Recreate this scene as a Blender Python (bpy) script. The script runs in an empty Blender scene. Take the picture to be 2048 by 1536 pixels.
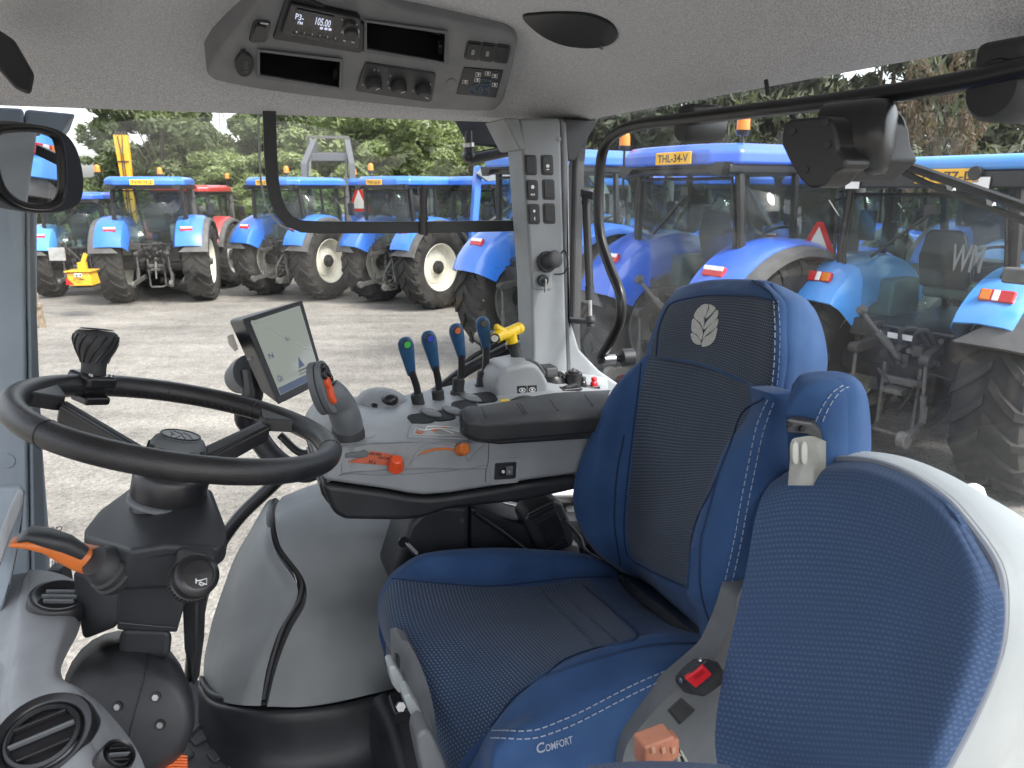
import bpy, bmesh, math, random
import numpy as np
from mathutils import Vector, Matrix
from mathutils.bvhtree import BVHTree

S = bpy.context.scene
COL = S.collection
# ---------------------------------------------------------------- camera
CZ = 2.62
F = 1462.0
PITCH = math.radians(15.0)
cam_d = bpy.data.cameras.new("camera")
cam_d.sensor_width = 36.0
cam_d.lens = F / 2048 * 36
cam_d.clip_start = 0.02
cam_d.clip_end = 3000
cam = bpy.data.objects.new("camera", cam_d)
COL.objects.link(cam)
cam.location = (0, 0, CZ)
cam.rotation_euler = (math.pi / 2 - PITCH, 0, 0)
S.camera = cam
cam_d.dof.use_dof = True; cam_d.dof.focus_distance = 1.35; cam_d.dof.aperture_fstop = 14
# ---------------------------------------------------------------- light
SUN_DIR = Vector((0.50, -0.38, 0.80)).normalized()      # towards the sun
world = bpy.data.worlds.new("World")
S.world = world
world.use_nodes = True
wn = world.node_tree.nodes; wl = world.node_tree.links
wn.clear()
sky = wn.new('ShaderNodeTexSky'); sky.sky_type = 'NISHITA'; sky.sun_disc = False
sky.sun_elevation = math.asin(SUN_DIR.z)
sky.sun_rotation = math.atan2(SUN_DIR.x, SUN_DIR.y)
sky.air_density = 1.0; sky.dust_density = 3.5; sky.ozone_density = 1.0
hs = wn.new('ShaderNodeHueSaturation'); hs.inputs['Saturation'].default_value = 0.30; hs.inputs['Value'].default_value = 1.25
bgn = wn.new('ShaderNodeBackground'); bgn.inputs['Strength'].default_value = 0.15
wo = wn.new('ShaderNodeOutputWorld')
wl.new(sky.outputs[0], hs.inputs['Color']); wl.new(hs.outputs[0], bgn.inputs['Color']); wl.new(bgn.outputs[0], wo.inputs[0])
sun_d = bpy.data.lights.new("sun", 'SUN'); sun_d.energy = 1.5; sun_d.angle = math.radians(12); sun_d.color = (1.0, 0.95, 0.87)
sun = bpy.data.objects.new("sun", sun_d); COL.objects.link(sun)
sun.rotation_euler = SUN_DIR.to_track_quat('Z', 'Y').to_euler()
S.view_settings.view_transform = 'Standard'
S.view_settings.look = 'None'
S.view_settings.gamma = 1.0
S.view_settings.use_curve_mapping = False
S.view_settings.exposure = 1.55

# ---------------------------------------------------------------- coordinates
# cab axes: RH = to the cab's right side, BH = to its rear; heights z are measured from eye level
AZ = math.radians(21.4)
RH = Vector((-math.sin(AZ), math.cos(AZ), 0)); BH = Vector((math.cos(AZ), math.sin(AZ), 0)); UP = Vector((0, 0, 1))
CAM = Vector((0, 0, CZ))
_c, _s = math.cos(PITCH), math.sin(PITCH)
def ray(px, py):
    x, y, z = (px - 1024) / F, 1.0, (768 - py) / F
    return Vector((x, y * _c + z * _s, z * _c - y * _s))
def W(px, py, d): return CAM + ray(px, py) * d
def cab(r, b, z): return CAM + RH * r + BH * b + UP * z
def Q(px, py, r=None, b=None, z=None):
    v = ray(px, py)
    if r is not None: return CAM + v * (r / v.dot(RH))
    if b is not None: return CAM + v * (b / v.dot(BH))
    return CAM + v * (z / v.z)
def PLN(px, py, p0, n):
    v = ray(px, py); return CAM + v * ((p0 - CAM).dot(n) / v.dot(n))
def G(px, py): return Q(px, py, z=-CZ)
def pix(p):
    v = p - CAM; d = v.y * _c - v.z * _s
    return 1024 + v.x / d * F, 768 - (v.y * _s + v.z * _c) / d * F, d

# ---------------------------------------------------------------- materials
def mat(name, col, rough=0.5, metal=0.0, spec=0.5, noise=0.0, nscale=40, bump=0.0, bscale=400, col2=None, coat=0.0, sheen=0.0, detail=4, soft=0.0, sscale=7):
    m = bpy.data.materials.new(name); m.use_nodes = True
    nt = m.node_tree; n = nt.nodes; l = nt.links; b = n['Principled BSDF']
    b.inputs['Base Color'].default_value = (*col, 1); b.inputs['Roughness'].default_value = rough
    b.inputs['Metallic'].default_value = metal; b.inputs['Specular IOR Level'].default_value = spec
    b.inputs['Coat Weight'].default_value = coat; b.inputs['Coat Roughness'].default_value = 0.08
    if sheen: b.inputs['Sheen Weight'].default_value = sheen; b.inputs['Sheen Roughness'].default_value = 0.4
    tc = n.new('ShaderNodeTexCoord')
    if noise or col2:
        t = n.new('ShaderNodeTexNoise'); t.inputs['Scale'].default_value = nscale; t.inputs['Detail'].default_value = detail
        l.new(tc.outputs['Object'], t.inputs['Vector'])
        mx = n.new('ShaderNodeMix'); mx.data_type = 'RGBA'
        rp = n.new('ShaderNodeMapRange'); rp.inputs[1].default_value = .35; rp.inputs[2].default_value = .65
        l.new(t.outputs['Fac'], rp.inputs[0]); l.new(rp.outputs[0], mx.inputs[0])
        c2 = col2 if col2 else tuple(c * (1 - noise) for c in col)
        mx.inputs[6].default_value = (*col, 1); mx.inputs[7].default_value = (*c2, 1)
        l.new(mx.outputs[2], b.inputs['Base Color'])
        r2 = n.new('ShaderNodeMapRange'); r2.inputs[3].default_value = max(0.03, rough - .08); r2.inputs[4].default_value = min(1, rough + .1)
        l.new(t.outputs['Fac'], r2.inputs[0]); l.new(r2.outputs[0], b.inputs['Roughness'])
    if bump:
        t2 = n.new('ShaderNodeTexNoise'); t2.inputs['Scale'].default_value = bscale; t2.inputs['Detail'].default_value = 3
        l.new(tc.outputs['Object'], t2.inputs['Vector'])
        bp = n.new('ShaderNodeBump'); bp.inputs['Strength'].default_value = bump; bp.inputs['Distance'].default_value = 0.002
        l.new(t2.outputs['Fac'], bp.inputs['Height']); l.new(bp.outputs[0], b.inputs['Normal'])
        if soft:      # slow undulation: creases in cloth, sink marks in plastic
            t3 = n.new('ShaderNodeTexNoise'); t3.inputs['Scale'].default_value = sscale; t3.inputs['Detail'].default_value = 2.5; t3.inputs['Distortion'].default_value = .8
            l.new(tc.outputs['Object'], t3.inputs['Vector']); b2 = n.new('ShaderNodeBump'); b2.inputs['Strength'].default_value = soft; b2.inputs['Distance'].default_value = 0.012
            l.new(t3.outputs['Fac'], b2.inputs['Height']); l.new(b2.outputs[0], bp.inputs['Normal'])
    return m
def emat(name, col, e):
    m = mat(name, (0.02, 0.02, 0.02), .3); b = m.node_tree.nodes['Principled BSDF']
    b.inputs['Emission Color'].default_value = (*col, 1); b.inputs['Emission Strength'].default_value = e
    return m
def glass(name, tint=(1, 1, 1), dust=0.0, ior=1.45, dscale=6, rough=0.0):
    m = bpy.data.materials.new(name); m.use_nodes = True; nt = m.node_tree; n = nt.nodes; l = nt.links; n.clear()
    o = n.new('ShaderNodeOutputMaterial'); tr = n.new('ShaderNodeBsdfTransparent'); tr.inputs[0].default_value = (*tint, 1)
    gl = n.new('ShaderNodeBsdfGlossy'); gl.inputs['Roughness'].default_value = rough
    fr = n.new('ShaderNodeFresnel'); ge = n.new('ShaderNodeNewGeometry'); io = n.new('ShaderNodeMapRange')
    io.inputs[3].default_value = ior; io.inputs[4].default_value = 1 / ior; l.new(ge.outputs['Backfacing'], io.inputs[0]); l.new(io.outputs[0], fr.inputs[0])
    mx = n.new('ShaderNodeMixShader'); fm_ = n.new('ShaderNodeMath'); fm_.operation = 'MULTIPLY'; fm_.inputs[1].default_value = .55; l.new(fr.outputs[0], fm_.inputs[0]); l.new(fm_.outputs[0], mx.inputs[0]); l.new(tr.outputs[0], mx.inputs[1]); l.new(gl.outputs[0], mx.inputs[2])
    last = mx
    if dust:
        df = n.new('ShaderNodeBsdfDiffuse'); df.inputs[0].default_value = (.6, .58, .55, 1)
        tl = n.new('ShaderNodeBsdfTranslucent'); tl.inputs[0].default_value = (.6, .58, .55, 1)
        ad = n.new('ShaderNodeMixShader'); ad.inputs[0].default_value = .5
        l.new(df.outputs[0], ad.inputs[1]); l.new(tl.outputs[0], ad.inputs[2])
        tc = n.new('ShaderNodeTexCoord'); t = n.new('ShaderNodeTexNoise'); t.inputs['Scale'].default_value = dscale; t.inputs['Detail'].default_value = 8
        t.inputs['Roughness'].default_value = .7
        l.new(tc.outputs['Object'], t.inputs['Vector'])
        v = n.new('ShaderNodeTexVoronoi'); v.inputs['Scale'].default_value = dscale * 14; l.new(tc.outputs['Object'], v.inputs['Vector'])
        sp = n.new('ShaderNodeMapRange'); sp.inputs[1].default_value = .12; sp.inputs[2].default_value = .06; sp.inputs[3].default_value = 0; sp.inputs[4].default_value = dust * 2
        l.new(v.outputs['Distance'], sp.inputs[0])
        r = n.new('ShaderNodeMapRange'); r.inputs[1].default_value = .35; r.inputs[2].default_value = .8; r.inputs[3].default_value = dust * .45; r.inputs[4].default_value = dust * 1.7
        l.new(t.outputs['Fac'], r.inputs[0])
        am = n.new('ShaderNodeMath'); am.operation = 'ADD'; l.new(r.outputs[0], am.inputs[0]); l.new(sp.outputs[0], am.inputs[1])
        m2 = n.new('ShaderNodeMixShader'); l.new(am.outputs[0], m2.inputs[0]); l.new(mx.outputs[0], m2.inputs[1]); l.new(ad.outputs[0], m2.inputs[2]); last = m2
    l.new(last.outputs[0], o.inputs[0]); return m
def fabric(name, base, dot, pitch=0.0052, dx=.34, dy=.28, stripe=False):
    """woven cloth: staggered rows of small light stitches on a dark ground (UVs are in metres)"""
    m = mat(name, base, .85, spec=.25, sheen=.15); nt = m.node_tree; n = nt.nodes; l = nt.links; b = n['Principled BSDF']
    uv = n.new('ShaderNodeUVMap'); uv.uv_map = 'UVMap'
    sx = n.new('ShaderNodeSeparateXYZ'); l.new(uv.outputs[0], sx.inputs[0])
    def mth(op, a, bb=None):
        k = n.new('ShaderNodeMath'); k.operation = op
        for i, v in enumerate((a, bb)):
            if v is None: continue
            if isinstance(v, (int, float)): k.inputs[i].default_value = v
            else: l.new(v, k.inputs[i])
        return k.outputs[0]
    X = mth('MULTIPLY', sx.outputs[0], 1 / pitch); Y = mth('MULTIPLY', sx.outputs[1], 1.25 / pitch)
    row = mth('FLOOR', Y); off = mth('MULTIPLY', mth('MODULO', row, 2), .5)
    fx = mth('ABSOLUTE', mth('SUBTRACT', mth('FRACT', mth('ADD', X, off)), .5)); fy = mth('ABSOLUTE', mth('SUBTRACT', mth('FRACT', Y), .5))
    a = n.new('ShaderNodeMapRange'); a.inputs[1].default_value = dx; a.inputs[2].default_value = dx * .6; l.new(fx, a.inputs[0])
    c = n.new('ShaderNodeMapRange'); c.inputs[1].default_value = dy; c.inputs[2].default_value = dy * .5; l.new(fy, c.inputs[0])
    k = mth('MULTIPLY', a.outputs[0], c.outputs[0])
    ns = n.new('ShaderNodeTexNoise'); ns.inputs['Scale'].default_value = 900; tc = n.new('ShaderNodeTexCoord'); l.new(tc.outputs['Object'], ns.inputs['Vector'])
    n2 = n.new('ShaderNodeTexNoise'); n2.inputs['Scale'].default_value = 9; n2.inputs['Detail'].default_value = 5; l.new(tc.outputs['Object'], n2.inputs['Vector'])
    w = n.new('ShaderNodeMapRange'); w.inputs[1].default_value = .3; w.inputs[2].default_value = .7; w.inputs[3].default_value = .45; w.inputs[4].default_value = 1.0; l.new(n2.outputs[0], w.inputs[0])
    k = mth('MULTIPLY', k, w.outputs[0])
    k2 = mth('MULTIPLY', k, mth('ADD', ns.outputs[0], .45))
    mx = n.new('ShaderNodeMix'); mx.data_type = 'RGBA'; l.new(k2, mx.inputs[0])
    mx.inputs[6].default_value = (*base, 1); mx.inputs[7].default_value = (*dot, 1); l.new(mx.outputs[2], b.inputs['Base Color'])
    bp = n.new('ShaderNodeBump'); bp.inputs['Strength'].default_value = .5; bp.inputs['Distance'].default_value = .001; l.new(k, bp.inputs['Height']); l.new(bp.outputs[0], b.inputs['Normal'])
    return m

# ---------------------------------------------------------------- mesh builder
def frame(z, x=None):
    z = Vector(z).normalized(); x = Vector(x) if x is not None else (Vector((1, 0, 0)) if abs(z.x) < .9 else Vector((0, 1, 0)))
    y = z.cross(x).normalized(); x = y.cross(z).normalized(); return x, y, z
def cr(p0, p1, p2, p3, t):
    return 0.5 * ((2 * p1) + (p2 - p0) * t + (2 * p0 - 5 * p1 + 4 * p2 - p3) * t * t + (3 * p1 - p0 - 3 * p2 + p3) * t * t * t)
def spline(P, k, closed=False):
    n = len(P); out = []
    rng = n if closed else n - 1
    for i in range(rng):
        if closed: a, b, c, d = P[(i - 1) % n], P[i], P[(i + 1) % n], P[(i + 2) % n]
        else:
            b, c = P[i], P[i + 1]; a = P[i - 1] if i > 0 else b * 2 - c; d = P[i + 2] if i + 2 < n else c * 2 - b
        for j in range(k): out.append(cr(a, b, c, d, j / k))
    if not closed: out.append(P[-1])
    return out
OFF = {}
class _Skip(dict): pass
SKIP = _Skip()
class M:
    def __init__(s): s.v = []; s.f = []; s.uv = None; s.mi = []
    def add(s, vs, fs, mi=0):
        k = len(s.v); s.v += [Vector(v) for v in vs]; s.f += [tuple(i + k for i in f) for f in fs]; s.mi += [mi] * len(fs); return s
    def box(s, c, size, ax=None, mi=0):
        c = Vector(c); X, Y, Z = ax if ax else (Vector((1, 0, 0)), Vector((0, 1, 0)), Vector((0, 0, 1)))
        vs = [c + X * (size[0] / 2 * i) + Y * (size[1] / 2 * j) + Z * (size[2] / 2 * k) for k in (-1, 1) for j in (-1, 1) for i in (-1, 1)]
        return s.add(vs, [(0, 2, 3, 1), (4, 5, 7, 6), (0, 1, 5, 4), (2, 6, 7, 3), (0, 4, 6, 2), (1, 3, 7, 5)], mi)
    def beam(s, a, b, w, h=None, mi=0, up=(0, 0, 1)):
        a = Vector(a); b = Vector(b); h = h or w; z = (b - a); u = Vector(up)
        if abs(z.normalized().dot(u)) > .98: u = Vector((1, 0, 0))
        X, Y, Z = frame(z, u); return s.box((a + b) / 2, (h, w, z.length), (X, Y, Z), mi)
    def tube(s, path, r, n=10, closed=False, mi=0, cap=True, sec=None, up=None):
        path = [Vector(p) for p in path]; L = len(path); rs = r if isinstance(r, (list, tuple)) else [r] * L
        k0 = len(s.v); X = None; rings = []
        for i, p in enumerate(path):
            a = path[(i - 1) % L] if (closed or i > 0) else p; b = path[(i + 1) % L] if (closed or i < L - 1) else p
            t = (b - a).normalized()
            if up is not None: X = Vector(up); X = (X - t * X.dot(t)).normalized()
            elif X is None: X = frame(t)[0]
            else: X = (X - t * X.dot(t)).normalized()
            Y = t.cross(X)
            if sec: ring = [p + X * (q[0]) + Y * (q[1]) for q in sec]
            else: ring = [p + (X * math.cos(2 * math.pi * j / n) + Y * math.sin(2 * math.pi * j / n)) * rs[i] for j in range(n)]
            rings.append(ring)
        n = len(rings[0]); vs = [q for rg in rings for q in rg]; fs = []
        for i in range(L if closed else L - 1):
            i2 = (i + 1) % L
            for j in range(n): fs.append((i * n + j, i * n + (j + 1) % n, i2 * n + (j + 1) % n, i2 * n + j))
        if cap and not closed: fs.append(tuple(reversed(range(n)))); fs.append(tuple((L - 1) * n + j for j in range(n)))
        return s.add(vs, fs, mi)
    def cyl(s, a, b, r, r2=None, n=16, mi=0): return s.tube([a, b], [r, r if r2 is None else r2], n, mi=mi)
    def lathe(s, prof, o, ax, n=24, mi=0, x=None, a0=0, a1=None):
        """prof: (radius, height) pairs"""
        X, Y, Z = frame(ax, x); o = Vector(o); full = a1 is None; a1 = 2 * math.pi if full else a1; m = n if full else n + 1
        vs = [o + Z * h + (X * math.cos(a0 + (a1 - a0) * j / n) + Y * math.sin(a0 + (a1 - a0) * j / n)) * max(r, 1e-5) for r, h in prof for j in range(m)]
        fs = []
        for i in range(len(prof) - 1):
            for j in range(n): fs.append((i * m + j, i * m + (j + 1) % m, (i + 1) * m + (j + 1) % m, (i + 1) * m + j))
        return s.add(vs, fs, mi)
    def prism(s, poly, vec, mi=0):
        vec = Vector(vec); n = len(poly); poly = [Vector(p) for p in poly]
        vs = poly + [p + vec for p in poly]; fs = [tuple(range(n)), tuple(reversed(range(n, 2 * n)))] + [(i, i + n, (i + 1) % n + n, (i + 1) % n) for i in range(n)]
        return s.add(vs, fs, mi)
    def hull(s, pts, mi=0):
        bm = bmesh.new()
        for p in pts: bm.verts.new(p)
        r = bmesh.ops.convex_hull(bm, input=bm.verts)
        bmesh.ops.delete(bm, geom=[g for g in r['geom_interior'] if isinstance(g, bmesh.types.BMVert)], context='VERTS')
        bmesh.ops.dissolve_limit(bm, angle_limit=.03, verts=bm.verts, edges=bm.edges)
        bm.verts.index_update(); s.add([v.co.copy() for v in bm.verts], [tuple(v.index for v in f.verts) for f in bm.faces], mi); bm.free(); return s
    def ball(s, c, r, n=12, sc=(1, 1, 1), mi=0, ax=None):
        X, Y, Z = ax if ax else (Vector((1, 0, 0)), Vector((0, 1, 0)), Vector((0, 0, 1))); c = Vector(c); m = n // 2; vs = []; fs = []
        for i in range(m + 1):
            th = math.pi * i / m
            for j in range(n):
                ph = 2 * math.pi * j / n; vs.append(c + X * (math.sin(th) * math.cos(ph) * r * sc[0]) + Y * (math.sin(th) * math.sin(ph) * r * sc[1]) + Z * (math.cos(th) * r * sc[2]))
        for i in range(m):
            for j in range(n): fs.append((i * n + j, (i + 1) * n + j, (i + 1) * n + (j + 1) % n, i * n + (j + 1) % n))
        return s.add(vs, fs, mi)
    def bvh(s): return BVHTree.FromPolygons(s.v, s.f)
    def xf(s, mt): s.v = [mt @ v for v in s.v]; return s
    def mesh(s, name, mats, origin, smooth=True, sharp=35):
        me = bpy.data.meshes.new(name); me.from_pydata([tuple(v - origin) for v in s.v], [], s.f)
        for m_ in mats: me.materials.append(m_)
        if len(mats) > 1: me.polygons.foreach_set('material_index', s.mi)
        if s.uv:
            ul = me.uv_layers.new(name='UVMap'); vi = np.zeros(len(me.loops), dtype=np.int32); me.loops.foreach_get('vertex_index', vi)
            ul.data.foreach_set('uv', np.array(s.uv, dtype=np.float32)[vi].ravel())
        me.update()
        bm = bmesh.new(); bm.from_mesh(me); bmesh.ops.remove_doubles(bm, verts=bm.verts, dist=1e-5) if not s.uv else None
        bmesh.ops.recalc_face_normals(bm, faces=bm.faces); bm.to_mesh(me); bm.free()
        if smooth:
            me.polygons.foreach_set('use_smooth', [True] * len(me.polygons))
            if sharp: me.set_sharp_from_angle(angle=math.radians(sharp))
        return me
    def build(s, name, m, parent=None, bevel=0, seg=2, smooth=True, sharp=35, sub=0, label=None):
        if not s.v or parent is SKIP: print('EMPTY', name, label); return SKIP
        mats = m if isinstance(m, (list, tuple)) else [m]
        lo = Vector([min(v[i] for v in s.v) for i in range(3)]); hi = Vector([max(v[i] for v in s.v) for i in range(3)])
        c = (lo + hi) / 2
        if parent is None: c.z = lo.z
        me = s.mesh(name, mats, c, smooth, 0 if (bevel or sub) else sharp)
        o = bpy.data.objects.new(name, me); COL.objects.link(o); o.location = c; OFF[o] = c
        if parent is not None: o.parent = parent; o.location = c - OFF[parent]
        if bevel:
            b = o.modifiers.new('bevel', 'BEVEL'); b.width = bevel; b.segments = seg; b.limit_method = 'ANGLE'; b.angle_limit = math.radians(28); b.harden_normals = True
        if sub: q = o.modifiers.new('sub', 'SUBSURF'); q.levels = sub; q.render_levels = sub
        if label: o['label'] = label
        return o
def tag(o, label=None, cat=None, group=None, kind=None):
    if label: o['label'] = label
    if cat: o['category'] = cat
    if group: o['group'] = group
    if kind: o['kind'] = kind
    return o
def thing(name, loc, label, cat, group=None, rz=0, local=False):
    o = bpy.data.objects.new(name, None); COL.objects.link(o); o.location = loc; o.rotation_euler.z = rz; o.empty_display_size = .1
    OFF[o] = Vector((0, 0, 0)) if local else Vector(loc); return tag(o, label, cat, group)
def patch(net, k=6, vec=None, cells=None, k2=None):
    """smooth surface through a net of points; returns {name: M}, and the dense grid as M for ray casting"""
    k2 = k2 or k; rows = [spline(r, k) for r in net]; R = len(rows); C = len(rows[0])
    cols = [spline([rows[i][j] for i in range(R)], k2) for j in range(C)]; RR = len(cols[0])
    g = [[cols[j][i] for j in range(C)] for i in range(RR)]
    mid = g[RR // 2]; U = [0]
    for j in range(1, C): U.append(U[-1] + (mid[j] - mid[j - 1]).length)
    mc = [g[i][C // 2] for i in range(RR)]; V = [0]
    for i in range(1, RR): V.append(V[-1] + (mc[i] - mc[i - 1]).length)
    full = M(); full.add([p for r in g for p in r], [(i * C + j, i * C + j + 1, (i + 1) * C + j + 1, (i + 1) * C + j) for i in range(RR - 1) for j in range(C - 1)])
    out = {}
    groups = {}
    for i in range(RR - 1):
        for j in range(C - 1):
            key = cells(i // k2, j // k) if cells else 'a'; groups.setdefault(key, []).append((i, j))
    for key, cl in groups.items():
        m = M(); m.uv = []; idx = {}
        def vid(i, j, back=False):
            back = back and vec is not None and not (key == 'panel')
            kk = (i, j, back)
            if kk not in idx:
                idx[kk] = len(m.v); m.v.append(g[i][j] + (vec if back else Vector())); m.uv.append((U[j], V[i]))
            return idx[kk]
        cs = set(cl)
        for i, j in cl:
            m.f.append((vid(i, j), vid(i, j + 1), vid(i + 1, j + 1), vid(i + 1, j))); m.mi.append(0)
            if vec is not None and key != 'panel':
                m.f.append((vid(i, j, 1), vid(i + 1, j, 1), vid(i + 1, j + 1, 1), vid(i, j + 1, 1))); m.mi.append(0)
                for (a, b, nb) in (((i, j), (i, j + 1), (i - 1, j)), ((i + 1, j + 1), (i + 1, j), (i + 1, j)), ((i + 1, j), (i, j), (i, j - 1)), ((i, j + 1), (i + 1, j + 1), (i, j + 1))):
                    if nb not in cs: m.f.append((vid(*a), vid(*a, 1), vid(*b, 1), vid(*b))); m.mi.append(0)
        out[key] = m
    return out, full
def hit(b, px, py, lift=0.0):
    v = ray(px, py).normalized(); h = b.ray_cast(CAM, v)
    if h[0] is None: return None
    n = h[1] if h[1].dot(v) < 0 else -h[1]
    return h[0] + n * lift, n
def strip(b, pts, w, lift=.001, k=6, dash=None, th=.0006):
    """thin raised line (seam, stitching) laid on a surface along a pixel path"""
    P = spline([Vector((x, y, 0)) for x, y in pts], k) if k > 1 else [Vector((x, y, 0)) for x, y in pts]
    H = [hit(b, p.x, p.y, lift) for p in P]; H = [h for h in H if h]
    m = M()
    if not H: return m
    if dash:
        # resample by length
        acc = [0]
        for i in range(1, len(H)): acc.append(acc[-1] + (H[i][0] - H[i - 1][0]).length)
        t = 0
        def at(s_):
            for i in range(1, len(H)):
                if acc[i] >= s_:
                    q = (s_ - acc[i - 1]) / max(1e-9, acc[i] - acc[i - 1]); return H[i - 1][0].lerp(H[i][0], q), H[i][1]
            return H[-1]
        while t + dash[0] < acc[-1]:
            a, n = at(t); c, _ = at(t + dash[0])
            if (c - a).length > 1e-5 and (c - a).length < dash[0] * 1.5: m.beam(a, c, w, th * 2, up=n)
            t += dash[0] + dash[1]
    else:
        n0 = H[0][1]; m.tube([h[0] for h in H], w / 2, 6)
    return m
def decal(b, poly, lift=.0012, th=.0012, k=0):
    """flat piece of the given pixel outline laid on a surface"""
    P = poly
    if k: P = [(p.x, p.y) for p in spline([Vector((x, y, 0)) for x, y in poly], k, True)]
    H = [hit(b, x, y, lift) for x, y in P]; H = [h for h in H if h]
    if len(H) < 3: return M()
    n = sum((h[1] for h in H), Vector()).normalized(); return M().prism([h[0] for h in H], -n * th)
_tc = {}
def text_shape(txt, bold=False):
    if txt not in _tc:
        c = bpy.data.curves.new('lettering', 'FONT'); c.body = txt; c.size = 1; c.resolution_u = 3; c.extrude = 0
        if bold: c.offset = .018
        o = bpy.data.objects.new('lettering', c); COL.objects.link(o)
        bpy.context.view_layer.update()
        me = bpy.data.meshes.new_from_object(o.evaluated_get(bpy.context.evaluated_depsgraph_get()))
        vs = [v.co.copy() for v in me.vertices]; fs = [tuple(p.vertices) for p in me.polygons]
        bpy.data.objects.remove(o); bpy.data.curves.remove(c); bpy.data.meshes.remove(me)
        x0 = min(v.x for v in vs); x1 = max(v.x for v in vs); y0 = min(v.y for v in vs); y1 = max(v.y for v in vs)
        vs = [Vector(((v.x - x0) / (x1 - x0), (v.y - y0) / (y1 - y0), 0)) for v in vs]; _tc[txt] = (vs, fs)
    return _tc[txt]
def text4(txt, tl, tr, bl, n=None, bold=True):
    """lettering filling the parallelogram tl-tr-bl"""
    vs, fs = text_shape(txt, bold); m = M(); X = tr - tl; Y = tl - bl
    m.add([bl + X * v.x + Y * v.y for v in vs], fs); return m
def text_on(b, txt, tl, tr, bl, lift=.0015):
    vs, fs = text_shape(txt, True); m = M(); pts = []
    for v in vs:
        x = bl[0] + (tr[0] - tl[0]) * v.x + (tl[0] - bl[0]) * v.y; y = bl[1] + (tr[1] - tl[1]) * v.x + (tl[1] - bl[1]) * v.y
        h = hit(b, x, y, lift)
        if not h: return m
        pts.append(h[0])
    return m.add(pts, fs)
def carve(o, cutter):
    """cut the cutter's shape out of a finished mesh object"""
    me = cutter.mesh('cutter', [], Vector(), False, 0); c = bpy.data.objects.new('cutter', me); COL.objects.link(c)
    md = o.modifiers.new('cut', 'BOOLEAN'); md.object = c; md.solver = 'EXACT'
    root = o
    # cutter is in world space; the carved object may be parented
    bpy.context.view_layer.update()
    new = bpy.data.meshes.new_from_object(o.evaluated_get(bpy.context.evaluated_depsgraph_get()))
    o.modifiers.clear(); o.data = new
    bpy.data.objects.remove(c)
def rrect(cx, cy, ux, uy, vx, vy, rad=.25, k=4):
    """rounded quadrilateral in pixels: centre, half axis u, half axis v"""
    out = []
    for sx, sy, a0 in ((1, -1, -90), (1, 1, 0), (-1, 1, 90), (-1, -1, 180)):
        for i in range(k + 1):
            a = math.radians(a0 + 90 * i / k); x = sx * (1 - rad) + rad * math.cos(a); y = sy * (1 - rad) + rad * math.sin(a)
            out.append((cx + ux * x + vx * y, cy + uy * x + vy * y))
    return out
def ell(cx, cy, rx, ry, n=20, rot=0):
    c, s = math.cos(rot), math.sin(rot)
    return [(cx + rx * math.cos(t) * c - ry * math.sin(t) * s, cy + rx * math.cos(t) * s + ry * math.sin(t) * c) for t in [2 * math.pi * i / n for i in range(n)]]
# ================================================================ materials of the cab
GREY = mat('grey_plastic', (.285, .30, .315), .42, noise=.08, nscale=25, bump=.25, bscale=1500)
GREYD = mat('mid_grey_plastic', (.13, .14, .15), .45, noise=.1, nscale=25, bump=.25, bscale=1500)
CONS = mat('roof_console_plastic', (.22, .225, .235), .5, noise=.12, nscale=20, bump=.25, bscale=1500)
PILL = mat('pillar_plastic', (.245, .26, .275), .5, noise=.06, nscale=18, bump=.2, bscale=1500)
APILL = mat('front_pillar_plastic', (.21, .25, .29), .5, noise=.08, nscale=14, bump=.15, bscale=1500)
COVER = mat('arch_cover_plastic', (.27, .29, .30), .42, noise=.20, nscale=5, bump=.5, bscale=1100, detail=9, soft=.25, sscale=4)
WHITEP = mat('pale_grey_plastic', (.37, .40, .405), .38, noise=.08, nscale=12, bump=.15, bscale=1500)
BLACK = mat('black_plastic', (.018, .019, .022), .42, noise=.3, nscale=12, bump=.25, bscale=1200, col2=(.028, .03, .034))
SATIN = mat('satin_black', (.012, .012, .014), .3, noise=.3, nscale=9, col2=(.02, .02, .022))
LEATH = mat('black_leather', (.013, .013, .014), .33, noise=.3, nscale=30, bump=.35, bscale=700, col2=(.022, .022, .024))
RUBB = mat('black_rubber', (.02, .021, .023), .6, noise=.3, nscale=30, bump=.2, bscale=600, col2=(.035, .036, .038))
PAD = mat('armrest_skin', (.034, .036, .039), .5, noise=.2, nscale=22, bump=.6, bscale=450)
DIMTRAY = mat('tray_black', (.006, .0065, .008), .6, spec=.2)
FELT = mat('headliner_felt', (.75, .75, .765), .95, spec=.1, col2=(.46, .46, .47), nscale=520, detail=2, bump=.5, bscale=600)
STEEL = mat('bare_steel', (.55, .55, .55), .32, metal=1.0, noise=.2, nscale=60)
SEATB = mat('seat_velour', (.027, .066, .165), .85, spec=.2, noise=.0, sheen=.10, col2=(.038, .088, .205), nscale=14, detail=10, bump=.3, bscale=1400, soft=.35, sscale=9)
FABR = fabric('seat_weave', (.036, .048, .070), (.125, .155, .205))
FABR2 = fabric('seat_weave_blue', (.028, .050, .096), (.14, .19, .29), pitch=.0058)
FABR3 = fabric('passenger_weave', (.046, .082, .168), (.085, .135, .235), pitch=.0062, dx=.36, dy=.30)
THREAD = mat('pale_thread', (.27, .32, .42), .8)
LOGO = mat('silver_print', (.52, .52, .49), .6, noise=.2, nscale=300)
WHITE = mat('white_print', (.75, .75, .75), .5)
ORANGE = mat('orange_plastic', (.62, .16, .03), .4, noise=.1, nscale=30)
ORRED = mat('orange_red_plastic', (.75, .09, .025), .38)
YELL = mat('yellow_plastic', (.75, .50, .012), .3)
LBLUE = mat('lever_blue', (.022, .085, .19), .42, noise=.15, nscale=60)
RED = mat('red_plastic', (.62, .012, .02), .4)
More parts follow.
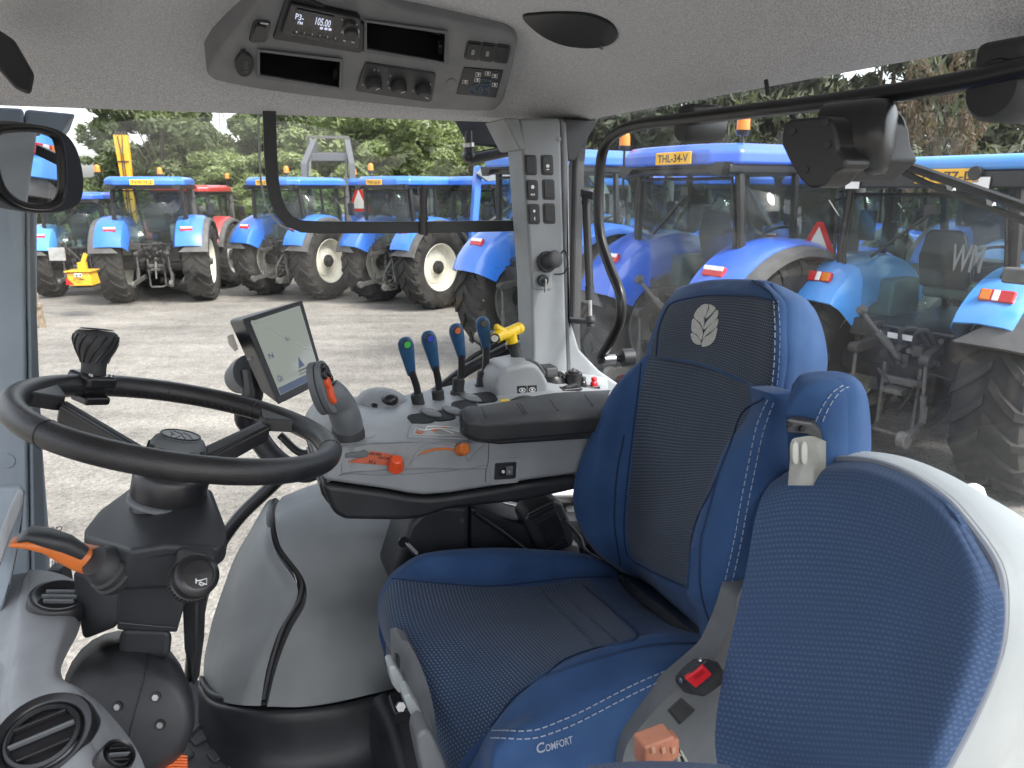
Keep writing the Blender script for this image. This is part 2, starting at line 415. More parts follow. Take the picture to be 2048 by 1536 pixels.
GREEN = mat('green_dot', (.05, .42, .09), .5)
BLUED = mat('blue_dot', (.03, .06, .40), .5)
COPP = mat('copper_dot', (.45, .12, .05), .5)
SALM = mat('salmon_plastic', (.62, .26, .16), .45, noise=.15, nscale=40)
SCREENL = emat('radio_digits', (.75, .8, 1.0), .30)
CABGL = glass('cab_glass', (.985, .995, .99), dust=.006)
REARGL = glass('rear_glass', (.96, .975, .98), dust=.014, dscale=3)
MIRR = mat('mirror_silver', (.9, .9, .9), .01, metal=1.0)

RW, BW = 1.60, .75       # right wall, rear wall
FB, LR = -.62, -.42      # front wall, left edge
FLOOR = -1.05
cabin = thing('tractor_cab', cab(.8, .1, FLOOR - .12), 'grey lined tractor cab enclosing the driving position, with felt roof lining and two grey pillars', 'tractor cab')

# ---- roof lining
def smin(a, b, k=.16):
    h = max(0, min(1, .5 + .5 * (b - a) / k)); return b * (1 - h) + a * h - k * h * (1 - h)
def zline(r, b):
    d = max(-.02, smin(smin(RW - r, BW - b), b - FB)); d = max(0, d)
    return .142 + .165 * (1 - math.exp(-d / .17)) - .018 * math.exp(-((d - .03) / .02) ** 2)
NR, NB = 84, 72
m = M(); vs = []
for i in range(NR + 1):
    for j in range(NB + 1):
        r = LR + (RW - LR) * (1 - (1 - i / NR) ** 1.4); b = FB + (BW - FB) * j / NB
        vs.append(cab(r, b, zline(r, b)))
m.add(vs, [(i * (NB + 1) + j, i * (NB + 1) + j + 1, (i + 1) * (NB + 1) + j + 1, (i + 1) * (NB + 1) + j) for i in range(NR) for j in range(NB)])
# turned-up lip round the glazing
def lip(m, pts, up):
    k = len(m.v); n = len(pts); m.v += pts + [p + up for p in pts]
    for i in range(n - 1): m.f.append((k + i, k + i + 1, k + n + i + 1, k + n + i)); m.mi.append(0)
lip(m, [cab(RW, FB + (BW - FB) * j / NB, zline(RW, 1e9 if False else FB + (BW - FB) * j / NB)) for j in range(NB + 1)], UP * .1)
lip(m, [cab(LR + (RW - LR) * i / NR, BW, zline(LR + (RW - LR) * i / NR, BW)) for i in range(NR + 1)], UP * .1)
ROOFB = m.bvh()
liner = m.build('roof_lining', FELT, cabin, sharp=60)
# outer roof shell
PBLUE = None
m = M(); m.prism([cab(LR, FB - .05, .37), cab(RW + .06, FB - .05, .37), cab(RW + .06, BW + .06, .37), cab(LR, BW + .06, .37)], UP * .12)
m.prism([cab(RW + .01, FB, .19), cab(RW + .06, FB, .19), cab(RW + .06, BW + .06, .19), cab(RW + .01, BW + .06, .19)], UP * .18)
m.prism([cab(LR, BW + .01, .19), cab(LR, BW + .06, .19), cab(RW + .01, BW + .06, .19), cab(RW + .01, BW + .01, .19)], UP * .18)
m.build('roof_shell', mat('roof_shell_blue', (.03, .13, .5), .3), cabin, bevel=.01)
# ---- rear right pillar with its switch plate
def on_r(r): return lambda x, y: Q(x, y, r=r)
p = on_r(1.46)
m = M(); front = [p(1040, 236), p(1122, 236), p(1126, 400), p(1130, 540), p(1136, 745), p(1132, 792), p(1062, 792), p(1066, 700), p(1062, 560), p(1050, 380)]
m.prism(front, RH * .10 + BH * .005)
pillar = m.build('rear_pillar', PILL, cabin, bevel=.008, seg=3)
PILB = None
mm = M(); mm.prism(front, RH * .1); PILB = mm.bvh()
# side of the pillar facing the rear window (foot flares out)
m = M(); m.prism([p(1123, 236), p(1139, 240), p(1141, 520), p(1142, 640), p(1160, 700), p(1200, 742), p(1258, 782), p(1258, 800), p(1137, 800)], RH * .12)
m.build('pillar_side', PILL, cabin, bevel=.008, seg=3)
m = M(); m.prism([p(1008, 236), p(1039, 236), p(1052, 300), p(1040, 300)], RH * .12); m.build('pillar_corner', PILL, cabin, bevel=.004)
# black triangle trim at the pillar top
m = M(); m.hull([p(1126, 236), p(1198, 240), p(1150, 322), p(1136, 322), p(1136, 250)] + [q + RH * .1 for q in (p(1126, 236), p(1198, 240), p(1150, 322), p(1136, 322))])
m.build('pillar_trim', BLACK, cabin, bevel=.004)
# ---- front right pillar
m = M(); m.prism([W(-160, 205, 1.30), W(48, 215, 1.36), W(52, 600, 1.38), W(62, 1260, 1.42), W(-160, 1260, 1.36)], Vector((-.07, .10, -.02)))
m.prism([W(49, 216, 1.365), W(154, 226, 1.40), W(96, 300, 1.41), W(74, 440, 1.41), W(74, 640, 1.42), W(84, 880, 1.42), W(98, 1060, 1.42), W(104, 1260, 1.44), W(63, 1260, 1.425), W(53, 600, 1.385)], Vector((-.065, .09, -.02)))
m.build('front_pillar', APILL, cabin, bevel=.008, seg=3)
fpb = m.bvh()
m = M(); h = hit(fpb, 14, 922); m.cyl(h[0] - h[1] * .002, h[0] + h[1] * .002, .014, n=24); m.build('plug', APILL, cabin, bevel=.001)
h = hit(fpb, 24, 1007); 
# dark trim over the front pillar
m = M(); m.hull([W(-10, 55, 1.0), W(30, 80, 1.0), W(70, 150, 1.0), W(62, 192, 1.0), W(30, 178, 1.0), W(-30, 110, 1.0), W(-10, 55, 1.12), W(62, 150, 1.12), W(55, 186, 1.12)])
m.build('roof_trim', BLACK, cabin, bevel=.006)
# ---- roll-up blind box above left end (dark wedge) and floor
m = M(); m.box(cab(.6, .1, FLOOR - .06), (1.9, 1.55, .12), (RH, BH, UP)); m.build('cab_floor', RUBB, cabin, bevel=.004)
m = M(); m.box(cab(.85, -.55, -.85), (1.5, .08, .5), (RH, BH, UP)); m.build('front_bulkhead', BLACK, cabin, bevel=.01)
m = M(); m.box(cab(.85, BW + .02, -.88), (1.45, .06, .44), (RH, BH, UP)); m.build('rear_bulkhead', BLACK, cabin, bevel=.01)
m = M(); m.box(cab(1.60, .52, -.83), (.05, .60, .5), (RH, BH, UP)); m.build('side_bulkhead', BLACK, cabin, bevel=.008)
m = M(); m.box(cab(.85, .3, -1.5), (.9, 2.3, .6), (RH, BH, UP)); m.build('chassis', BLACK, cabin, bevel=.02)
# ---- side glass with the black frame of its opening upper pane
sw = thing('side_window', cab(RW + .01, .1, -.6), 'clear right hand side window with a black framed opening upper pane', 'window')
m = M(); gl = [cab(RW + .018, b, z) for b, z in ((-.36, .16), (.70, .16), (.70, -.52), (.45, -.60), (.25, -.75), (.05, -1.15), (-.36, -1.15))]
m.prism(gl, RH * .004); m.build('glass', CABGL, sw, smooth=False)
q = lambda x, y: Q(x, y, r=RW - .015)
path = [q(538, 200), q(539, 225), q(542, 330), q(548, 380)] + [q(*a) for a in ((556, 412), (572, 436), (594, 449), (620, 453))] + [q(760, 453), q(900, 452), q(1062, 450)]
m = M(); m.tube(path, .012, sec=[(-.0125, -.010), (.0125, -.010), (.0125, .010), (-.0125, .010)], up=RH.cross(UP)); 
m = M()
def flatband(m, path, w, th, n):
    L = []; Rr = []
    for i, pt in enumerate(path):
        t = (path[min(i + 1, len(path) - 1)] - path[max(i - 1, 0)]).normalized(); s_ = t.cross(n).normalized() * (w / 2)
        L.append(pt + s_); Rr.append(pt - s_)
    k = len(path)
    vs = L + Rr + [a + n * th for a in L] + [a + n * th for a in Rr]; fs = []
    for i in range(k - 1):
        fs += [(i, i + 1, k + i + 1, k + i), (2 * k + i, 3 * k + i, 3 * k + i + 1, 2 * k + i + 1), (i, 2 * k + i, 2 * k + i + 1, i + 1), (k + i, k + i + 1, 3 * k + i + 1, 3 * k + i)]
    fs += [(0, k, 3 * k, 2 * k), (k - 1, 3 * k - 1, 4 * k - 1, 2 * k - 1)]
    m.add(vs, fs)
flatband(m, [q(538, 200), q(539, 225), q(541, 300), q(545, 360), q(551, 396), q(563, 424), q(580, 443), q(604, 453), q(640, 455), q(760, 455), q(900, 454), q(1062, 451)], .0250, .012, RH)
m.build('pane_frame', BLACK, sw, bevel=.002)
m = M(); flatband(m, [a + RH * .016 + BH * -.010 for a in (q(528, 215), q(530, 300), q(533, 360), q(540, 400), q(553, 430), q(574, 452), q(600, 464))], .004, .004, RH)
m.build('glass_edge_highlight', WHITEP, sw)  # pale strip stands in for the highlight along the glass edge
m = M(); a = q(846, 372); b_ = q(846, 470); m.cyl(a, q(846, 385), .006); m.cyl(q(846, 383), q(846, 462), .009, n=14); m.cyl(q(846, 376), q(846, 388), .0115, n=14); m.cyl(q(846, 432), q(846, 440), .0115, n=14); m.cyl(q(848, 455), b_, .010)
m.build('pane_catch', SATIN, sw)
m = M(); m.tube(spline([q(x, y) for x, y in ((1068, 640), (1056, 672), (1000, 705), (930, 742), (850, 800), (700, 880), (600, 925), (530, 985), (470, 1045), (425, 1120), (398, 1220), (384, 1330), (380, 1420))], 6), .0145, 12)
m.build('frame_tube', SATIN, sw)
m = M(); m.tube(spline([q(x, y) + RH * .02 for x, y in ((1062, 655), (1000, 690), (940, 725), (900, 775), (800, 835))], 6), .006, 8); m.build('seal', RUBB, sw)
m = M(); m.prism([q(1069, 640), q(1050, 690), q(1000, 735), q(1000, 800), q(1070, 800)], RH * .012); m.build('lower_trim', BLACK, sw, bevel=.003)
# ---- small black work lamp housing seen through the side window
wl_ = thing('work_lamp', Q(975, 270, r=RW + .22), 'black work lamp and roller hanging outside under the roof corner beside the pillar', 'work lamp')
g = lambda x, y, d=.16: Q(x, y, r=RW + d)
m = M(); m.hull([g(900, 226), g(918, 258), g(935, 290), g(1045, 300), g(1045, 226), g(905, 226, .3), g(925, 262, .3), g(1045, 300, .3), g(1045, 226, .3)]); m.build('housing', BLACK, wl_, bevel=.008)
m = M(); m.cyl(g(937, 262), g(938, 298), .010); m.cyl(g(938, 296), g(938, 308), .014); m.cyl(g(938, 318), g(1045, 296), .014, n=14); m.ball(g(938, 312), .017); m.build('bracket', SATIN, wl_)
m = M(); m.cyl(g(937, 286), g(938, 294), .0145, n=14); m.build('collar', STEEL, wl_)
# ---- rear window
rw = thing('rear_window', cab(.9, BW + .01, -.6), 'wide dusty rear window with a black seal round its edge', 'window')
w = lambda x, y, o=0: Q(x, y, b=BW - .0 + o)
def loop_rw(z0, z1, r0, r1, rad, n=6):
    pts = []
    for cr_, cz, a0 in ((r0 - rad, z0 + rad, -90), (r0 - rad, z1 - rad, 0), (r1 + rad, z1 - rad, 90), (r1 + rad, z0 + rad, 180)):
        for i in range(n + 1):
            a = math.radians(a0 + 90 * i / n); pts.append((cr_ + rad * math.cos(a), cz + rad * math.sin(a)))
    return [cab(r, BW + .012, z) for r, z in pts]
L = loop_rw(-.50, .20, 1.555, .10, .16)
m = M(); m.prism(L, BH * .004); m.build('glass', REARGL, rw, smooth=False)
m = M(); m.tube(L, .007, 8, closed=True); m.build('seal', SATIN, rw)
m = M(); L2 = [c + (c - cab(.8, BW + .01, -.17)).normalized() * .022 for c in L]; flatband(m, L2 + [L2[0], L2[1]], .022, .03, BH); m.build('frame', BLACK, rw, bevel=.003)
# grab rail bent round the rear glass
rail = thing('grab_rail', w(1300, 500, -.06), 'long bent black tube rail running along the top and side of the rear window', 'grab rail')
t = lambda x, y: Q(x, y, b=BW - .07)
pts = [t(2200, 100), t(2048, 135), t(1900, 167), t(1700, 198), t(1500, 222), t(1370, 238), t(1290, 247), t(1240, 262), t(1210, 292), t(1200, 340), t(1197, 420), t(1202, 478), t(1222, 540), t(1241, 590), t(1240, 640), t(1222, 680), t(1203, 712), t(1205, 722)]
m = M(); m.tube(spline(pts, 5), .0098, 14); m.build('tube', SATIN, rail)
m = M(); m.cyl(t(1204, 719), t(1217, 720) + BH * .05, .007); m.cyl(t(1216, 719) + BH * .03, t(1218, 719) + BH * .055, .018, n=20); m.build('end_mount', BLACK, rail, bevel=.002)
m = M(); m.cyl(t(1210, 720) - BH * .002, t(1212, 720) + BH * .02, .010); m.build('end_cap', STEEL, rail)
def clamp(x, y, s_):
    c = t(x, y); m = M(); m.lathe([(0, -.004), (.026 * s_, -.003), (.031 * s_, .004), (.031 * s_, .05), (.024 * s_, .07), (0, .07)], c - UP * .012, BH, 28); m.build('mount_disc', BLACK, rail, sharp=50)
    m = M(); m.box(c + UP * .016 * s_ + BH * .03, (.054 * s_, .06, .034 * s_), (RH, BH, UP)); m.build('clamp', BLACK, rail, bevel=.008, seg=3)
clamp(1366, 240, .70); clamp(1990, 150, .95)
m = M(); m.tube(spline([t(1545, 228) + BH * .03, t(1556, 240) + BH * .03, t(1575, 246) + BH * .03, t(1600, 240) + BH * .03], 4), .003, 6); m.tube([t(1532, 160), t(1536, 190)], .003, 6); m.build('cable', RUBB, rail)
# gas strut
st = thing('gas_strut', w(1180, 640), 'slim black gas strut standing upright beside the rear pillar', 'gas strut')
g2 = lambda x, y: Q(x, y, b=BW - .03)
m = M(); m.cyl(g2(1171, 386), g2(1180, 590), .0085, n=14); m.build('cylinder', SATIN, st)
m = M(); m.cyl(g2(1180, 585), g2(1181, 636), .004); m.build('rod', STEEL, st)
m = M(); m.beam(g2(1166, 386), g2(1190, 392), .014, .016); m.cyl(g2(1140, 640), g2(1182, 645), .007); m.ball(g2(1181, 642), .012); m.cyl(g2(1180, 632), g2(1182, 655), .009); m.build('bracket', BLACK, st, bevel=.002)
m = M(); m.cyl(g2(1172, 400), g2(1172, 408), .0095, n=14); m.build('collar', RUBB, st); m = M(); m.cyl(g2(1179, 572), g2(1180, 600), .010, n=14); m.build('collar', RUBB, st)

# ---- switches and sockets on the rear pillar
def button(bv, poly, th, m_, parent, name, bevel=.0015, lift=0):
    H = [hit(bv, x, y, lift + th) for x, y in poly]; H = [h for h in H if h]; 
    if len(H) < 3: print('MISS', name, poly[0]); return SKIP
    n = sum((h[1] for h in H), Vector()).normalized()
    m = M(); m.prism([h[0] for h in H], -n * (th + .002)); return m.build(name, m_, parent, bevel=bevel)
sp = thing('switch_panel', hit(PILB, 1080, 440)[0], 'two columns of black rocker switches and blanks set in the grey rear pillar', 'switch panel')
SWB = mat('switch_black', (.013, .014, .017), .45)
for cx, cy, kind in ((1061, 330, 0), (1094, 330, 1), (1064, 380, 2), (1097, 379, 0), (1067, 428, 3), (1098, 427, 0)):
    fr_ = button(PILB, rrect(cx, cy, 12.5, .3, .8, 20.5, .3), .0015, BLACK, sp, 'switch' if kind else 'switch_blank')
    fr2 = button(PILB, rrect(cx, cy, 9.5, .3, .8, 17, .3), .0035, SWB, fr_, 'rocker')
    if kind:
        for (dx, dy, rx, ry) in ({1: ((0, 2, 3.5, 3.5), (0, 9, 3, 1.2)), 2: ((0, -6, 3.5, 4), (-3, 9, 1, 2), (0, 9, 1, 2), (3, 9, 1, 2)), 3: ((0, -6, 2.5, 3), (1, 9, 1, 4))}[kind]):
            o = button(PILB, ell(cx + dx, cy + dy, rx, ry, 10), .0042, WHITE, fr_, 'symbol', 0)
so = thing('power_socket', hit(PILB, 1092, 522)[0], 'round black capped socket with a strap on the rear pillar', 'socket')
h = hit(PILB, 1092, 523); n = h[1]; c0 = h[0]
m = M(); m.cyl(c0, c0 + n * .012, .023, n=24); m.build('collar', BLACK, so, bevel=.003)
m = M(); ax = (n + UP * .25 + BH * .25).normalized(); m.tube([c0 + ax * .008, c0 + ax * .035], .019, 22); m.ball(c0 + ax * .033, .019, 18, (1, 1, .4), ax=frame(ax)); m.build('cap', RUBB, so, bevel=.002)
m = M(); m.tube(spline([hit(PILB, 1112, 520, .004)[0], hit(PILB, 1124, 500, .012)[0], hit(PILB, 1128, 525, .02)[0], hit(PILB, 1122, 545, .014)[0], hit(PILB, 1105, 548, .006)[0]], 5), .0018, 6); m.build('strap', RUBB, so)
ig = thing('ignition_switch', hit(PILB, 1083, 560)[0], 'black key switch with a small key on a grey plate on the rear pillar', 'key switch')
pl = button(PILB, rrect(1084, 560, 19, 0, 1, 19, .3), .003, PILL, ig, 'plate', .002)
h = hit(PILB, 1083, 560, .003); m = M(); m.cyl(h[0], h[0] + h[1] * .010, .0125, n=20); m.build('barrel', BLACK, ig, bevel=.002)
m = M(); m.beam(h[0] + h[1] * .01, h[0] + h[1] * .022, .003, .008); m.box(h[0] + h[1] * .018 - UP * .012, (.003, .008, .026), (h[1].cross(UP), h[1], UP)); m.build('key', STEEL, ig, bevel=.0008)
for x, y in ((1118, 278), (1134, 612)):
    h = hit(PILB, x, y, .0)
    if h: m = M(); m.cyl(h[0], h[0] + h[1] * .002, .005, n=12); m.build('screw_cap', PILL, cabin)

# ---- oval dark lamp lens in the roof lining
lamp = thing('roof_lamp', hit(ROOFB, 1145, 58)[0], 'dark oval lamp lens sunk in the felt roof lining right of the roof console', 'lamp')
m = decal(ROOFB, [(1045, 30), (1075, 24), (1130, 22), (1180, 26), (1220, 42), (1236, 64), (1232, 80), (1212, 90), (1175, 94), (1130, 88), (1090, 72), (1062, 52)], .004, .012, k=4)
m.build('lens', mat('dark_lens', (.008, .009, .012), .35, spec=.3), lamp, bevel=.003)
h = hit(ROOFB, 1206, 86, .006); m = M(); m.cyl(h[0], h[0] + h[1] * .004, .004, n=10); m.build('pin', STEEL, lamp)

# ================================================================ roof console
P0 = cab(1.5, 0, .16); PN = (RH * .4 + UP).normalized()     # console face plane (faces down and to the driver)
cp = lambda x, y, o=0: PLN(x, y, P0 - PN * o, PN)
rc = thing('roof_console', cp(730, 110), 'grey plastic roof console holding a radio, two storage trays and climate knobs', 'roof console')
out = [(412, 150), (430, 118), (470, 66), (500, 26), (530, -14), (556, -40), (590, -52), (700, -22), (810, 26), (930, 52), (1012, 64), (1030, 74), (1036, 90), (1028, 130), (1019, 164), (1010, 198), (1002, 212), (988, 224), (930, 224), (858, 220), (750, 210), (653, 199), (580, 190), (517, 181), (460, 171), (424, 162)]
m = M(); m.prism([cp(x, y) for x, y in out], PN * .10)
body = m.build('housing', CONS, rc, bevel=.009, seg=3)
# recesses are cut into the face
quadR = [(547, 78), (574, -4), (725, 52), (724, 106)]                  # radio
quadT1 = [(734, 45), (890, 68), (888, 124), (734, 98)]                  # upper tray
quadT2 = [(520, 104), (680, 124), (678, 175), (520, 150)]               # lower tray
def cut(poly, depth, off=.02):
    c = M(); c.prism([cp(x, y, 0) - PN * off for x, y in poly], PN * (off + depth)); carve(body, c)
for qd, dp in ((quadT1, .075), (quadT2, .075)):
    cut(qd, dp)
def cpiece(poly, lo, hi, m_, parent, name, bevel=.001):
    m = M(); m.prism([cp(x, y, hi) for x, y in poly], PN * (hi - lo)); return m.build(name, m_, parent, bevel=bevel)
def ring(inner, grow, h, m_, parent, name, o=0):
    cx = sum(a for a, _ in inner) / len(inner); cy = sum(b for _, b in inner) / len(inner); n = len(inner)
    outer = []
    for x, y in inner:
        dx, dy = x - cx, y - cy; outer.append((x + grow * (1 if dx > 0 else -1), y + grow * (1 if dy > 0 else -1)))
    a = [cp(x, y, h) for x, y in inner]; b = [cp(x, y, h) for x, y in outer]; a2 = [cp(x, y, -.002) for x, y in inner]; b2 = [cp(x, y, -.002) for x, y in outer]
    m = M(); vs = a + b + a2 + b2; fs = []
    for i in range(n):
        j = (i + 1) % n; fs += [(i, j, n + j, n + i), (n + i, n + j, 3 * n + j, 3 * n + i), (i, 2 * n + i, 2 * n + j, j), (2 * n + i, 3 * n + i, 3 * n + j, 2 * n + j)]
    m.add(vs, fs); return m.build(name, m_, parent, bevel=.0012)
for qd, sid in ((quadT1, 0), (quadT2, 1)):
    tr = ring(qd, 6, .004, GREYD, rc, 'storage_tray')
    qx = sum(a for a, _ in qd) / 4; qy = sum(b for _, b in qd) / 4
    m = M(); a = [cp(x + (2.2 if x < qx else -2.2), y + (2.2 if y < qy else -2.2), .0015) for x, y in qd]; bb = [v + PN * .066 for v in a]; cen = sum(a, Vector()) / 4
    m.add(a + bb, [(4, 5, 6, 7), (0, 1, 5, 4), (1, 2, 6, 5), (2, 3, 7, 6), (3, 0, 4, 7)]); m.build('liner', DIMTRAY, tr, smooth=False)
    x0, y0 = qd[1]; x1, y1 = qd[2]
    cpiece([(x0 - 12, y0 + 22), (x0 - 3, y0 + 23), (x1 - 4, y1 - 12), (x1 - 13, y1 - 13)], -.02, -.01, BLACK, tr, 'catch')
    x0, y0 = qd[0]
    cpiece([(x0 + 3, y0 + 22), (x0 + 38, y0 + 27), (x0 + 38, y0 + 42), (x0 + 3, y0 + 37)], -.045, -.038, BLACK, tr, 'foam_pad')
# radio
radio = cpiece([(546, 80), (575, -8), (590, -10), (728, 50), (727, 104), (718, 108)], -.02, .006, BLACK, rc, 'radio', .003)
face = cpiece([(562, 68), (582, 8), (716, 36), (722, 42), (720, 96), (716, 98)], 0, .011, mat('radio_face', (.01, .011, .014), .25), radio, 'face', .002)
dsp = cpiece([(586, 48), (594, 18), (668, 34), (666, 68)], 0, .0125, mat('radio_window', (.015, .016, .026), .15), radio, 'display', .0005)
cT = lambda x, y, o=.0135: cp(x, y, o)
def ctext(s_, tl, tr, bl, m_, parent, o=.0135, name='lettering'):
    m = text4(s_, cT(*tl, o), cT(*tr, o), cT(*bl, o)); m.build(name, m_, parent, smooth=False)
ctext('P3-', (592, 26), (609, 31), (590, 38), SCREENL, radio, name='digits')
ctext('FM', (596, 42), (606, 44), (595, 48), SCREENL, radio, name='digits')
ctext('105.00', (633, 34), (663, 41), (630, 49), SCREENL, radio, name='digits')
for x in (643, 652, 660): cpiece(ell(x, 57 + (x - 643) * .15, 3.4, 2.2, 10), .012, .0135, SCREENL, radio, 'indicator', 0)
for i in range(6): ctext(str(i + 1), (592 + i * 15.5, 61 + i * 2.6), (595 + i * 15.5, 61.6 + i * 2.6), (591.5 + i * 15.5, 65.5 + i * 2.6), WHITE, radio, .0125)
for x, y in ((689, 82), (706, 85)): cpiece([(x - 3, y - 1), (x + 3, y), (x + 3, y + 1.6), (x - 3, y + .6)], .011, .0125, WHITE, radio, 'mark', 0)
for x, y, s_ in ((714, 50, 3), (715, 56, 2), (684, 40, 2.5), (717, 73, 3), (683, 65, 2)): cpiece([(x - s_ / 2, y - .8), (x + s_ / 2, y), (x + s_ / 2, y + .9), (x - s_ / 2, y)], .011, .0122, WHITE, radio, 'mark', 0)
c = cp(701, 59, .011); m = M(); m.lathe([(0, .012), (.010, .012), (.0115, .010), (.0115, 0)], c, -PN, 28); kn = m.build('knob', BLACK, radio)
m = M(); m.lathe([(.0118, 0), (.0118, .004), (.0135, .004), (.0135, 0)], c, -PN, 32); m.build('knob_ring', STEEL, kn)
for i in range(6):
    x = 590 + i * 15.5; y = 66 + i * 2.6; cpiece([(x - 4, y - 1), (x + 9, y + 1), (x + 9, y + 5), (x - 4, y + 3)], .010, .0118, BLACK, radio, 'preset_button', .0004)
# small rocker, clock socket, climate panel
rk = cpiece([(498, 84), (506, 50), (514, 43), (536, 45), (542, 49), (536, 80), (530, 87), (504, 88)], -.004, .004, SATIN, rc, 'rocker_switch', .004)
cpiece(rrect(519, 66, 11, 2, -4, 13, .5), .003, .009, SATIN, rk, 'rocker', .003); cpiece([(521, 46), (537, 48), (537, 50), (521, 48)], .004, .0052, WHITE, rk, 'mark', 0)
sk = cpiece(ell(489, 132, 19, 23, 24), -.002, .006, RUBB, rc, 'socket_cover', .003)
cpiece([(482, 108), (492, 107), (492, 113), (482, 113)], .0, .009, RUBB, sk, 'tab')
for i, r_ in enumerate(((488, 122), (488, 128), (488, 134), (488, 141))): ctext(('oo', '85', 'WW', '180W')[i], (r_[0], r_[1]), (r_[0] + 9, r_[1] + 1), (r_[0] - .5, r_[1] + 4.5), GREYD, sk, .0075, 'embossing')
cl = cpiece([(712, 184), (722, 150), (732, 127), (870, 148), (872, 154), (864, 203), (856, 206)], -.002, .004, BLACK, rc, 'climate_panel', .004)
for i, (x, y, a_) in enumerate(((747, 164, -.6), (797, 170, -.4), (846, 177, .6))):
    c = cp(x, y, .004); m = M(); m.lathe([(0, .016), (.012, .016), (.0145, .012), (.016, 0)], c, -PN, 24); kb = m.build('dial', BLACK, cl)
    X, Y, Z = frame(-PN); a = a_; mk = M(); d = (cp(x + 10, y + 8 * a, .02) - cp(x, y, .02)).normalized(); mk.beam(c - PN * .0165 + d * .003, c - PN * .0165 + d * .012, .0012, .001, up=PN); mk.build('pointer', WHITE, kb)
for x, y in ((726, 170), (749, 140), (757, 141), (781, 152), (776, 165), (778, 176), (826, 182), (861, 169)): cpiece(ell(x, y, 1.6, 2.4, 8), .003, .0048, GREY, cl, 'symbol', 0)
for x, y, k_ in ((946, 103, 1), (975, 106, 1), (1004, 109, 0)):
    s1 = cpiece(rrect(x, y, 15, 2, -4, 18, .35), -.002, .0025, BLACK, rc, 'switch' if k_ else 'switch_blank', .0015)
    s2 = cpiece(rrect(x, y, 11, 1.5, -3, 14, .3), .001, .0045, SWB, s1, 'rocker', .001)
    if k_: cpiece(rrect(x, y + 2, 3, .3, -1, 5, .3), .004, .0052, GREY, s1, 'symbol', 0)
cpiece(ell(903, 170, 11, 12, 24), 0, .0015, CONS, rc, 'plug', .001)
lp = cpiece([(928, 136), (1007, 142), (992, 196), (913, 189)], -.001, .002, SWB, rc, 'light_panel', .001)
lb = mat('diagram_blue', (.07, .13, .23), .5)
def lines(L, w_, m_, name, par):
    m = M()
    for pl_ in L:
        for a, b_ in zip(pl_[:-1], pl_[1:]): m.beam(cp(*a, .0028), cp(*b_, .0028), w_, .0008, up=PN)
    m.build(name, m_, par, smooth=False)
lines([ell(944, 181, 6, 7, 14) + [(950, 181)], ell(969, 180, 10, 11, 18) + [(979, 180)], ell(969, 180, 5, 6, 12) + [(974, 180)], [(944, 172), (958, 168), (961, 158), (981, 160), (981, 170), (975, 168), (958, 168)], [(944, 172), (942, 176), (955, 182), (960, 184)]], .0016, lb, 'tractor_diagram', lp)
for x, y in ((931, 164), (957, 149), (976, 147), (990, 152), (955, 160), (990, 170)):
    lines([[(x - 5, y - 4), (x + 5, y - 3), (x + 4, y + 4), (x - 6, y + 3), (x - 5, y - 4)]], .0008, WHITE, 'frame', lp); cpiece(ell(x, y, 2.2, 2.4, 8), .002, .003, WHITE, lp, 'lamp_symbol', 0)

# ================================================================ inside mirror, upper left
mc_ = W(72, 340, .98)
mdir = (mc_ - CAM).normalized(); tgt = cab(1.565, .60, -.12); od = (tgt - mc_).normalized(); MN = (od - mdir).normalized()
mp = lambda x, y, o=0: PLN(x, y, mc_ + MN * o, MN)
mirror = thing('rear_view_mirror', mp(72, 428), 'black framed rounded rear view mirror hanging in front of the front pillar', 'mirror')
outl = [(-34, 262), (-8, 250), (40, 248), (86, 251), (124, 262), (148, 284), (162, 318), (169, 360), (166, 395), (154, 414), (130, 424), (96, 428), (50, 424), (14, 408), (-14, 384), (-30, 340)]
m = M(); m.prism([mp(x, y, .0) for x, y in [(a.x, a.y) for a in spline([Vector((x, y, 0)) for x, y in outl], 3, True)]], -MN * .035); m.build('shell', BLACK, mirror, bevel=.008, seg=3)
inn = [(-14, 278), (0, 262), (40, 258), (78, 260), (112, 272), (122, 292), (127, 330), (128, 370), (124, 396), (110, 410), (84, 414), (50, 410), (22, 396), (2, 372), (-10, 330)]
sp_ = spline([Vector((x, y, 0)) for x, y in inn], 3, True)
m = M(); a = [mp(v.x, v.y, .006) for v in sp_]; m.tube(a, .0045, 8, closed=True); m.build('bezel', SATIN, mirror)
m = M(); m.prism([mp(v.x, v.y, .0035) for v in sp_], -MN * .002); m.build('glass', MIRR, mirror, smooth=False)
m = M(); m.tube([mp(-20, 330, -.03), mp(-120, 300, -.06), W(-160, 200, 1.2)], .009, 8); m.build('arm', BLACK, mirror)

# ================================================================ rear wiper motor
wm = thing('wiper_motor', Q(1670, 300, b=BW - .1), 'bulky black rear wiper motor housing hung on the rear window', 'wiper motor')
f = lambda x, y, o=0: Q(x, y, b=BW - .17 + o)
pl_ = [(1562, 270), (1566, 246), (1580, 238), (1650, 232), (1664, 240), (1672, 262), (1676, 300), (1692, 318), (1690, 335), (1668, 345), (1652, 366), (1636, 376), (1616, 376), (1598, 358), (1578, 324), (1562, 290)]
FACEN = (RH * -.55 - BH * .83).normalized()
fo = f(1620, 300)
ff = lambda x, y: PLN(x, y, fo, FACEN)
m = M(); m.prism([ff(x, y) for x, y in pl_], BH * .035); m.build('cover', SATIN, wm, bevel=.004, seg=3)
m = M(); m.prism([ff(x, y) + BH * .03 for x, y in [(1572, 262), (1590, 238), (1650, 233), (1668, 246), (1674, 290), (1690, 320), (1664, 340), (1640, 366), (1606, 356), (1580, 318)]], BH * .075); m.build('gearbox', BLACK, wm, bevel=.012, seg=3)
